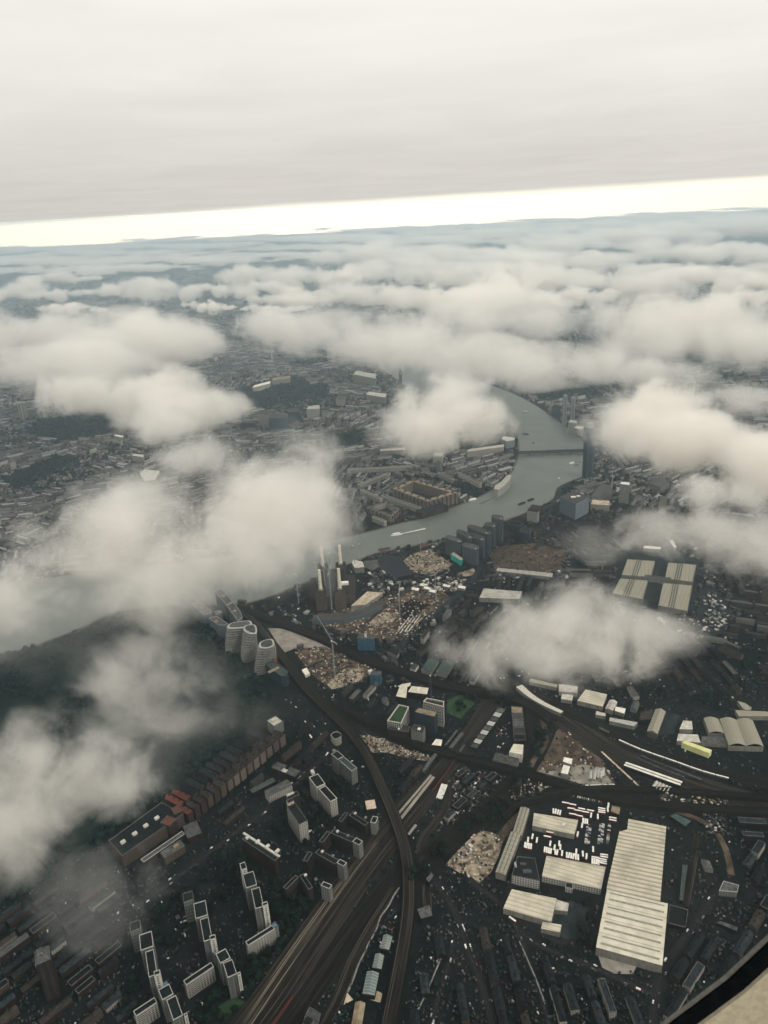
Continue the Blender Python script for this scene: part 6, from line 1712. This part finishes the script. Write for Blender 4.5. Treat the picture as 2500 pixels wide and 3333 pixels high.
def fill(r0, r1, cell, rowgap, ln, wd, hmul):
    """districts of parallel terraces, each district turned its own way"""
    ng = int(r1 * .66 / cell) + 1
    for cj in range(int(r0 * .75 / cell), int(r1 / cell) + 1):
        for ci in range(-ng, ng + 1):
            x0, y0 = (ci + .5) * cell, (cj + .5) * cell
            d = hypot(x0, y0)
            if d < r0 - cell or d > r1 or not frus(x0, y0, 0, 500): continue
            rr = hash2(ci + 500, cj + 900, int(cell))
            base = noise.noise(Vector((x0 / 1500.0, y0 / 1500.0, .5))) * 3.0
            ang = base + rr.choice((0, 0, pi / 2, .5)) + rr.uniform(-.1, .1)
            e = Vector((cos(ang), sin(ang))); n = Vector((-e.y, e.x)); half = cell * .72
            dist_ = rr.random(); estate = rr.random() < .14
            v = -half; k = 0
            while v < half:
                u = -half + rr.uniform(0, 20)
                while u < half:
                    L = rr.uniform(*ln); W = rr.uniform(*wd)
                    p = Vector((x0, y0)) + e * (u + L / 2) + n * v
                    u += L + rr.uniform(3, 10) * cell / 230
                    if abs(p.x - x0) > cell / 2 or abs(p.y - y0) > cell / 2: continue
                    dd = hypot(p.x, p.y)
                    if dd < r0 or dd > r1 or not frus(p.x, p.y): continue
                    a, b = p - e * L / 2, p + e * L / 2
                    if any(marked(*xy(q)) for q in (p, a, b, p + n * W * .6, p - n * W * .6, a.lerp(b, .25), a.lerp(b, .75))) or any(inpoly(p.x, p.y, w) for w in NOFILLW): continue
                    nv = noise.noise(Vector((p.x / 420.0, p.y / 420.0, 3.3))) + .5 * noise.noise(Vector((p.x / 130.0, p.y / 130.0, 8.3)))
                    g_ = any(inpoly(p.x, p.y, w) for w in GREENW)
                    if g_ or nv > .40 or rr.random() < .07:
                        for _ in range(5 if g_ else 2): TREES_FAR.append((p.x + rr.uniform(-.5, .5) * L, p.y + rr.uniform(-.5, .5) * rowgap, rr.uniform(.16, .34) * rowgap))
                        continue
                    h = rr.choice((7, 8, 9, 10, 12)) * hmul
                    if estate: L2, W2, h2 = L * .8, W * 1.2, h * 1.5
                    else: L2, W2, h2 = L, W, h
                    if rr.random() < .02: h2 *= rr.uniform(2.4, 4); L2 = max(20, W2 * 1.4)
                    if rr.random() < .05: W2 *= 2.2
                    one_block(p.x, p.y, ang + (pi / 2 if rr.random() < .06 else 0), L2, W2, h2, rr, dist_, not estate and W2 < wd[1] * 1.1)
                    if rr.random() < .5: 
                        q = p + n * rowgap * .5 + e * rr.uniform(-.4, .4) * L
                        TREES_FAR.append((q.x, q.y, rr.uniform(.08, .2) * rowgap))
                v += rowgap * (.82, 1.18)[k % 2]; k += 1
fill(1420, 3200, 230, 25, (24, 62), (8, 10.5), 1.0)
fill(3200, 6000, 320, 35, (22, 66), (9, 13), 1.1)
fill(6000, 13500, 800, 80, (50, 150), (18, 28), 1.25)
rs_ = random.Random(91)
for _ in range(26000):
    y = 1450 + 3600 * rs_.random() ** 1.2; x = rs_.uniform(-.6, .6) * y
    if not frus(x, y) or marked(x, y) or hypot(x, y) < 1900 or any(inpoly(x, y, w) for w in NOFILLW) or any(inpoly(x, y, w) for w in GREENW): continue
    one_block(x, y, rs_.uniform(0, pi), rs_.uniform(6, 14), rs_.uniform(5, 9), rs_.uniform(4, 9), rs_, rs_.random(), False)
tag(city.build('distant_buildings', 'city_tone'), 'close packed hazy buildings of the city spreading to the horizon', kind='stuff')

# small things too many to count: sheds, bins, skips, parked vehicles and stacked goods in yards and back gardens
clut = MB()
rk_ = random.Random(77)
DARK = [(.018, .019, .02), (.03, .031, .031), (.05, .05, .05), (.08, .08, .078)]
PALE = [(.14, .14, .135), (.24, .235, .22), (.5, .48, .44)]
def clutter(poly_px, n, pale=.2, size=(1.2, 4.5), h=(1, 3), extra=(), avoid=True):
    xs = [p[0] for p in poly_px]; ys = [p[1] for p in poly_px]; k = 0; tries = 0
    while k < n and tries < n * 6:
        tries += 1
        x, y = rk_.uniform(min(xs), max(xs)), rk_.uniform(min(ys), max(ys))
        if not inpoly(x, y, poly_px): continue
        q = P(x, y)
        if avoid and marked(q.x, q.y): continue
        k += 1
        t = rk_.choice(PALE) if rk_.random() < pale else rk_.choice(DARK)
        if extra and rk_.random() < .45: t = rk_.choice(extra)
        a = rk_.choice((.4, .4 + pi / 2, rk_.uniform(0, pi))); c, s_ = cos(a), sin(a)
        L, W = rk_.uniform(*size), rk_.uniform(size[0], size[1] * .6)
        clut.prism([(q.x + u * c - v * s_, q.y + u * s_ + v * c) for u, v in ((-L / 2, -W / 2), (L / 2, -W / 2), (L / 2, W / 2), (-L / 2, W / 2))], LAYER[0] * .9, LAYER[0] + rk_.uniform(*h), t)
clutter([(-60,2960),(700,2500),(1000,2230),(2560,2200),(2560,3400),(-60,3400)], 4600, .04, (1.0, 3.6))
clutter([(1080,2050),(1900,1760),(2560,1900),(2560,2300),(1000,2280)], 1500, .12, (1.5, 5))
SITEC = [(.34, .275, .20), (.42, .36, .28), (.16, .115, .08), (.08, .062, .05), (.5, .47, .42)]
clutter(SITE_POWER, 520, .12, (1.2, 6), (.5, 2.5), SITEC, False)
clutter([(1313,1824),(1345,1802),(1401,1786),(1473,1838),(1445,1858),(1389,1871),(1342,1862)], 150, .15, (1.5, 7), (.6, 3), SITEC, False)
clutter([(958,2122),(1000,2108),(1085,2106),(1150,2130),(1224,2177),(1178,2222),(1068,2238),(1010,2190)], 230, .15, (1.2, 5), (.6, 3), SITEC, False)
clutter([(1600,1792),(1645,1776),(1740,1768),(1850,1792),(1840,1858),(1740,1880),(1600,1868)], 210, .12, (1.5, 5), (.6, 3), [(.12, .085, .065), (.24, .19, .15), (.07, .05, .04)], False)
clutter([(1160,2398),(1200,2392),(1262,2412),(1330,2442),(1405,2466),(1400,2478),(1330,2470),(1262,2450),(1215,2450),(1180,2430)], 200, .3, (1.2, 4), (.6, 3), SITEC, False)
clutter([(1452,2815),(1538,2722),(1602,2710),(1640,2732),(1600,2838),(1554,2882),(1510,2850)], 90, .4, (1.5, 5), (.6, 3), SITEC, False)
clutter([(1745,2510),(1795,2420),(1828,2368),(1957,2470),(2003,2556),(1916,2562),(1830,2535)], 90, .4, (1.5, 4.5), (.8, 4), SITEC, False)
clutter([(1655,2570),(1740,2530),(1800,2560),(1740,2600),(1670,2610)], 110, .2, (1.3, 4.5), (.8, 3), SITEC, False)
clutter([(1440,2480),(1660,2500),(1600,2590),(1470,2700),(1425,2720),(1460,2560)], 260, .16, (1.5, 4.5), (1, 3))
clutter([(2130,2590),(2400,2600),(2330,2640),(2170,2620)], 90, .2, (1.5, 5), (1, 3), SITEC, False)
clutter([(2270,2640),(2360,2650),(2370,2720),(2300,2720)], 90, .25, (1.5, 4.5), (1, 3), (), False)
clutter([(2046,1790),(2215,1790),(2280,1835),(2262,1990),(2385,1990),(2360,2060),(2270,2080)], 300, .35, (2, 7), (1.5, 3.5), (), True)
clutter([(2290,1930),(2330,1930),(2375,2000),(2350,2050),(2290,2060)], 120, .6, (2, 9), (1.5, 3.5), (), False)
for pol in NOFILL:
    clutter(pol, 130, .10, (5, 16), (2, 8))
    clutter(pol, 260, .22, (1.5, 6), (1, 3))
clutter([(1180,1880),(1240,1850),(1300,1890),(1360,1900),(1300,1930),(1230,1950)], 90, .3, (4, 14), (2, 7), (), False)
clutter([(1340,1900),(1440,1880),(1520,1890),(1470,1940),(1400,1930)], 120, .3, (3, 10), (2, 6), SITEC, False)
tag(clut.build('yard_clutter', 'tone_plain'), 'sheds, skips, parked vehicles and stacked goods strewn through yards and back gardens', kind='stuff')
rg_ = random.Random(31)
for _ in range(3600):
    x, y = rg_.uniform(-40, 2540), rg_.uniform(2080, 3380)
    q = P(x, y)
    if marked(q.x, q.y) or inpoly(x, y, PARK): continue
    if noise.noise(Vector((q.x / 60, q.y / 60, 2.0))) > -.05: TREES_FAR.append((q.x, q.y, rg_.uniform(1.6, 4.2)))

# woods: the park and the trees too far off to tell apart
import numpy as np
def merged(name, base, items, mat, label):
    bv = np.array([v.co[:] for v in base.vertices]); polys = [tuple(p.vertices) for p in base.polygons]
    n = len(items); nvb = len(bv)
    V = np.empty((n, nvb, 3))
    for k, (x, y, r) in enumerate(items):
        a = (k * 2.399) % 6.283; c, s = cos(a), sin(a)
        q = bv * np.array([r, r, r * (0.85 + .3 * ((k * 37) % 17) / 17)])
        V[k, :, 0] = q[:, 0] * c - q[:, 1] * s + x; V[k, :, 1] = q[:, 0] * s + q[:, 1] * c + y; V[k, :, 2] = q[:, 2] + r * .95
    lt = np.array([len(p) for p in polys]); li = np.concatenate([np.array(p) for p in polys])
    LI = (li[None, :] + (np.arange(n) * nvb)[:, None]).ravel(); LT = np.tile(lt, n)
    me = bpy.data.meshes.new(name)
    me.vertices.add(n * nvb); me.vertices.foreach_set('co', V.ravel())
    me.loops.add(len(LI)); me.loops.foreach_set('vertex_index', LI.astype(np.int32))
    me.polygons.add(len(LT)); me.polygons.foreach_set('loop_start', np.concatenate([[0], np.cumsum(LT)[:-1]]).astype(np.int32)); me.polygons.foreach_set('loop_total', LT.astype(np.int32))
    me.update(calc_edges=True)
    me.materials.append(MATS[mat])
    o = link(bpy.data.objects.new(name, me))
    return tag(o, label, kind='stuff')
park_w = [xy(P(x, y)) for x, y in PARK]
items = []
clear = [[xy(P(x, y)) for x, y in c] for c in ([(-60,2290),(90,2270),(190,2300),(180,2350),(40,2380),(-60,2370)], [(250,2330),(420,2290),(520,2340),(470,2400),(320,2400)], [(180,2190),(330,2170),(420,2210),(300,2250)], [(330,2500),(420,2470),(470,2500),(390,2560)])]
xs = [p[0] for p in park_w]; ys = [p[1] for p in park_w]
rp_ = random.Random(5)
while len(items) < 2600:
    x, y = rp_.uniform(min(xs), max(xs)), rp_.uniform(min(ys), max(ys))
    if not inpoly(x, y, park_w) or not frus(x, y): continue
    if any(inpoly(x, y, c) for c in clear): continue
    if noise.noise(Vector((x / 90.0, y / 90.0, 1.1))) < -.22 and rp_.random() < .85: continue
    items.append((x, y, rp_.uniform(4.5, 8.5)))
small = crown_mesh(9, 44, 1)
merged('park_wood', small, items, 'foliage_park', 'dense dark wood of the large riverside park')
tiny = crown_mesh(4, 10, 1)
TREES_FAR[:] = [t for t in TREES_FAR if not (hypot(t[0], t[1]) > 1300 and marked(t[0], t[1]))]
merged('distant_trees', tiny, TREES_FAR, 'foliage_park', 'dark trees filling streets and squares of the hazy city')

# ================================================================= AIRCRAFT WINDOW
def aircraft_window():
    yp = 0.17
    def wp(x, y):
        d = CAM_ROT @ Vector(((x - 1250) / FOC, -(y - 1666.5) / FOC, -1.0)); t = yp / d.y
        return Vector((d.x * t, d.z * t))
    a, b = wp(2172, 3333), wp(2500, 3062)
    mid = (a + b) / 2; tdir = (b - a).normalized(); nout = Vector((tdir.y, -tdir.x))
    R = .40; cc = mid - nout * (R - .0006)
    W, H = .90, 1.0
    ctr = cc - Vector((W / 2 - R, -(H / 2 - R)))
    def ring(off):
        pts = []
        for (sx, sy, a0) in ((1, -1, -pi / 2), (1, 1, 0), (-1, 1, pi / 2), (-1, -1, pi)):
            c = ctr + Vector((sx * (W / 2 - R), sy * (H / 2 - R)))
            for k in range(13):
                t = a0 + k * pi / 24
                pts.append(c + Vector((cos(t), sin(t))) * (R + off))
        return pts
    root = empty('aircraft_window', (ctr.x, yp, CAM_H + ctr.y), 'edge of an aircraft window with a black seal and beige trim in the bottom corner', 'aircraft window')
    def band(nm, o0, o1, y0, y1, mat):
        m = MB(); A, B = ring(o0), ring(o1); n = len(A)
        for i in range(n):
            j = (i + 1) % n
            p = lambda v, y: (v.x, y, CAM_H + v.y)
            m.face([p(A[i], y0), p(A[j], y0), p(B[j], y0), p(B[i], y0)])
            m.face([p(A[i], y1), p(B[i], y1), p(B[j], y1), p(A[j], y1)])
            m.face([p(A[i], y0), p(A[i], y1), p(A[j], y1), p(A[j], y0)])
            m.face([p(B[i], y0), p(B[j], y0), p(B[j], y1), p(B[i], y1)])
        m.build(nm, mat, root)
    band('pane_edge', -.0004, .0011, yp, yp + .0006, 'pane_edge_grey')
    band('rubber_seal', .0011, .0078, yp - .0008, yp + .0016, 'seal_black')
    band('trim_panel', .0078, .07, yp - .002, yp + .002, 'cabin_beige')
mottled('pane_edge_grey', (0.10, 0.10, 0.095), (0.13, 0.13, 0.12), 500, 2)
mottled('seal_black', (0.003, 0.004, 0.004), (0.006, 0.006, 0.007), 300)
mottled('cabin_beige', (0.35, 0.315, 0.235), (0.42, 0.38, 0.29), 450, 2)
aircraft_window()
cam_data.dof.use_dof = True
cam_data.dof.focus_distance = 1500.0
cam_data.dof.aperture_fstop = 60.0

# ---------------------------------------------------------------- haze and clouds
def volume_mat(name, build):
    m = bpy.data.materials.new(name)
    m.use_nodes = True
    t = NT(m.node_tree)
    build(t)
    return m

def haze_nodes(t):
    v = t.n('ShaderNodeVolumePrincipled', {'Color': (0.75, 0.905, 1.0, 1), 'Density': HAZE, 'Anisotropy': 0.80})
    t.n('ShaderNodeOutputMaterial', {'Volume': v.outputs[0]})
HAZE = 8.8e-5
me = bpy.data.meshes.new('haze')
bm = bmesh.new()
bmesh.ops.create_cube(bm, size=1.0, matrix=Matrix.Translation((0, 12200, (CAM_H + 4 - 1) / 2)) @ Matrix.Diagonal((110000, 36000, CAM_H + 5, 1)))
bm.to_mesh(me); bm.free()
haze = link(bpy.data.objects.new('haze', me))
me.materials.append(volume_mat('haze_air', haze_nodes))
tag(haze, kind='stuff')
haze['label'] = 'thin bluish haze lying over the whole city'

def cloud_material(name, puffs, sigma, amp, thr, soft, nscale, seed, color=(0.999, 0.972, 0.934)):
    def build(t):
        pos = t.n('ShaderNodeNewGeometry').outputs['Position']
        # domain warp makes the outline ragged
        nz = t.n('ShaderNodeTexNoise', {'Vector': t.n('ShaderNodeVectorMath', {0: pos, 1: (seed * 131.0, seed * 77.0, seed * 37.0)}, operation='ADD').outputs[0],
                                        'Scale': nscale, 'Detail': 6.0, 'Roughness': 0.70, 'Distortion': 0.45}, noise_dimensions='3D')
        best = None
        for (c, r) in puffs:
            d = t.n('ShaderNodeVectorMath', {0: pos, 1: tuple(c)}, operation='SUBTRACT').outputs[0]
            d = t.n('ShaderNodeVectorMath', {0: d, 1: tuple(r)}, operation='DIVIDE').outputs[0]
            ln = t.n('ShaderNodeVectorMath', {0: d}, operation='LENGTH').outputs['Value']
            best = ln if best is None else t.math('SMOOTH_MIN', best, ln, 0.18)
        big = t.n('ShaderNodeTexNoise', {'Vector': t.n('ShaderNodeVectorMath', {0: pos, 1: (seed * 57.0, seed * 211.0, 5.0)}, operation='ADD').outputs[0], 'Scale': nscale * 0.45, 'Detail': 1.0}).outputs[0]
        s = t.math('ADD', t.math('SUBTRACT', 1.0, best), t.math('MULTIPLY', t.math('SUBTRACT', big, 0.5), amp * 0.35))
        s = t.math('ADD', s, t.math('MULTIPLY', t.math('SUBTRACT', nz.outputs[0], 0.5), amp))
        den = t.math('MULTIPLY', t.math('MULTIPLY', t.smooth(s, thr, thr + soft), t.smooth(best, 1.0, 0.86)), sigma)
        v = t.n('ShaderNodeVolumePrincipled', {'Color': (*color, 1), 'Density': den, 'Anisotropy': 0.15})
        t.n('ShaderNodeOutputMaterial', {'Volume': v.outputs[0]})
    return volume_mat(name, build)

def puff_at(x, y, rx, ry, z):
    """one billow: photo position and half size of it, carried at height z"""
    c = P(x, y, z)
    dist = (c - Vector((0, 0, CAM_H))).length
    sr = rx * dist / FOC
    sv = ry * dist / FOC
    dep = atan2(CAM_H - z, hypot(c.x, c.y))
    # vertical half size sv seen obliquely: share it between height and depth
    rz = sv * 0.85
    rd = min(max(sr * 0.8, sv), max((sv * 0.75) / max(sin(dep), 0.05), sv))
    return c, Vector((sr, rd, rz)) * 1.42

def cloud_mesh(puffs, vox, grow=1.0):
    bm = bmesh.new()
    for c, r in puffs:
        bmesh.ops.create_icosphere(bm, subdivisions=3, radius=1.0, matrix=Matrix.Translation(c) @ Matrix.Diagonal((r.x * grow, r.y * grow, r.z * grow, 1)))
    me = bpy.data.meshes.new('cloud_tmp'); bm.to_mesh(me); bm.free()
    if len(puffs) == 1:
        return me
    ob = bpy.data.objects.new('cloud_tmp', me); COL.objects.link(ob)
    md = ob.modifiers.new('r', 'REMESH'); md.mode = 'VOXEL'; md.voxel_size = vox
    dg = bpy.context.evaluated_depsgraph_get()
    res = bpy.data.meshes.new_from_object(ob.evaluated_get(dg))
    bpy.data.objects.remove(ob); bpy.data.meshes.remove(me)
    return res

cloud_n = 0
def cloud(label, pf, z, sigma=0.026, amp=2.9, thr=0.27, soft=0.5, ns=1.25, group=None):
    global cloud_n
    cloud_n += 1
    puffs = [puff_at(x, y, rx, ry, z + (dz[0] if dz else 0)) for (x, y, rx, ry, *dz) in pf]
    size = sum(r.x for c, r in puffs) / len(puffs)
    vox = min(min(r) for c, r in puffs) / 4.0
    me = cloud_mesh(puffs, vox)
    me.name = 'cloud'
    o = link(bpy.data.objects.new('cloud', me))
    me.materials.append(cloud_material('cloud_vapour', puffs, sigma * 100.0 / size, amp, thr, soft, ns / size, cloud_n))
    tag(o, label, 'cloud', group or 'low clouds over the city')
    return o

K = 1.507   # the tables below were read off a 1659-pixel-wide print
def kp(l): return [(a * K, b * K, c * K, d * K, *e) for (a, b, c, d, *e) in l]
cloud('long bright cloud bank at the left edge, above the wooded park with the pale towers', kp([(30,735,120,68),(130,722,80,50),(215,735,120,66),(290,718,80,48),(340,735,110,52),(420,745,95,34),(90,795,120,48),(230,790,120,44),(160,770,100,50)]), 430, sigma=0.028, thr=0.2)
cloud('bright cloud trailing to a tapered end left of the dark palace garden trees', kp([(170,850,90,50),(300,850,110,62),(400,885,100,50),(340,925,80,42),(480,880,70,30)]), 420, sigma=0.028, thr=0.19)
cloud('largest cloud, covering the near river bank left of the power station', kp([(640,1040,120,130),(570,1110,140,110),(680,1110,95,95),(300,1100,130,80),(250,1180,180,100),(100,1240,150,95),(390,1240,200,80),(10,1290,110,70),(520,1215,170,72),(640,1180,85,58),(690,1178,52,46),(690,1135,75,70),(430,985,90,40)]), 400, amp=2.8, soft=0.6, thr=0.19, sigma=0.019)
cloud('thin veil of cloud over the near river bank at the left edge', kp([(60,1330,150,75),(230,1300,150,60),(370,1290,120,45)]), 340, amp=3.0, soft=0.9, thr=0.12, sigma=0.005)
cloud('rounded cloud beside the river bend, right above the courtyard block', kp([(930,890,105,85),(985,855,85,62),(900,925,85,60),(1030,905,80,60)]), 420, amp=2.4, sigma=0.028, thr=0.19)
cloud('wide cloud bank over the far river reach', kp([(600,700,80,34),(640,715,100,52),(700,690,80,46),(760,722,110,58),(1010,690,90,46),(1080,665,110,44),(1170,690,120,44),(860,760,110,50),(900,735,100,60),(1010,775,120,50),(1140,790,120,45),(1250,785,100,40)]), 430, amp=3.0, thr=0.25, sigma=0.026)
cloud('domed cloud bank meeting the right edge over southern suburbs', kp([(1340,770,110,55),(1450,720,130,75),(1560,710,120,65),(1640,740,90,60),(1420,800,110,40)]), 430, sigma=0.036, thr=0.17, amp=2.7)
cloud('bright dome shaped cloud right of the riverside glass tower', kp([(1400,905,110,75),(1350,940,80,60),(1470,955,110,60),(1570,965,100,45)]), 400, thr=0.15, sigma=0.036, amp=2.3)
cloud('scraps of thin cloud above the bright dome shaped cloud', kp([(1560,850,70,24),(1610,868,70,26),(1500,865,50,16)]), 420, sigma=0.012)
cloud('cloud touching the right edge below the bright dome cloud', kp([(1640,1010,80,70),(1560,1070,80,40)]), 390, thr=0.16, sigma=0.022)
cloud('thin cloud streak at the right edge, beyond the market halls', kp([(1420,1140,80,45),(1530,1155,110,42),(1640,1190,90,75)]), 390, thr=0.16, sigma=0.014)
cloud('bright cloud covering the near corner of the market halls', kp([(1250,1310,100,85),(1160,1375,130,90),(1330,1365,130,80),(1060,1400,100,70),(1400,1370,90,62),(1180,1430,140,60)]), 400, thr=0.17, sigma=0.019, amp=2.7, soft=0.6)
cloud('faint scrap of cloud over the cleared site', kp([(1300,1170,70,42)]), 360, sigma=0.004)
cloud('torn misty cloud over the middle of the large park', kp([(310,1410,100,42),(390,1470,120,46),(260,1490,110,62),(410,1535,95,46),(330,1560,120,52),(250,1590,100,55),(450,1490,60,34)]), 330, amp=3.4, soft=0.9, ns=1.2, thr=0.27, sigma=0.012)
cloud('thin mist drifting round the torn cloud over the park', kp([(230,1420,130,70),(400,1440,120,60),(470,1560,120,60),(300,1600,150,70)]), 300, amp=3.2, thr=.16, soft=.9, sigma=0.0022)
cloud('glowing cloud at the left edge over the near side of the park', kp([(50,1680,120,110),(190,1660,110,75),(20,1790,110,100),(270,1690,80,60)]), 360, amp=2.7, soft=0.6, thr=0.21, sigma=0.014)
cloud('faint mist patch over the terraces near the lower left', kp([(215,1920,110,85)]), 260, amp=3.0, sigma=0.003)

def far_cloud(x, y, w, h, z=440):
    r = random.Random(int(x * 7 + y * 13))
    pf = []
    n = 8
    for i in range(n):
        f = (i + 0.5) / n * 2 - 1
        k = 1 - .45 * abs(f)
        pf.append((x + f * w * 0.9 + r.uniform(-.1, .1) * w, y + r.uniform(-0.2, 0.45) * h - k * h * 0.3 * r.random(), w * r.uniform(0.2, 0.36) * (.7 + .3 * k), h * r.uniform(0.5, 1.15) * k))
    cloud('distant cloud in the layer stretching towards the bright horizon', kp(pf), z, sigma=0.03, amp=2.8, thr=0.27, soft=0.3, ns=1.6, group='distant clouds below the horizon gap')
for a in [(1600,462,170,6),(1350,482,190,6),(1080,500,190,6),(820,514,190,6),(560,529,190,6),(300,543,190,6),(60,557,190,6),(1480,462,190,5),(1200,484,190,5),(940,503,190,5),(690,516,190,5),(430,533,190,5),(180,546,190,5),(1600,480,180,9),(1250,508,190,9),(900,545,190,9),(350,560,200,8),(100,568,180,8),
          (50,632,95,24),(130,600,85,14),(300,625,125,27),(160,667,75,12),(600,600,120,38),(520,625,90,20),(450,660,55,14),(640,640,95,24),(590,668,70,14),
          (760,640,130,40),(880,590,140,42),(800,560,130,25),(960,645,130,42),(1080,655,160,50),(1000,590,150,38),(1150,600,160,38),(1100,560,160,26),(1250,570,150,28),
          (1350,610,170,36),(1230,640,95,25),(1500,590,160,30),(1450,550,170,26),(1590,545,150,26),(1620,610,100,34),(1400,512,170,22),(1560,495,160,22),(1250,530,160,18),
          (1000,548,170,18),(850,533,160,14),(700,550,150,12),(500,562,140,10),(300,577,150,10),(100,585,140,10),(1130,515,170,12),(1330,493,170,10),(1540,470,170,10),
          (950,520,180,9),(700,535,190,7),(440,550,190,7),(180,563,190,7),(1620,640,60,20),(740,600,60,18)]:
    far_cloud(*a)
for k in range(7):
    x_ = 700 + k * 160
    far_cloud(x_, 531 - .052 * x_ + 24 + (k % 2) * 5, 150, 8 + (k * 5) % 4)
for k in range(13):
    x_ = -20 + k * 142
    far_cloud(x_, 531 - .052 * x_ + 8 + (k % 3) * 3, 150, 4 + (k * 7) % 3)
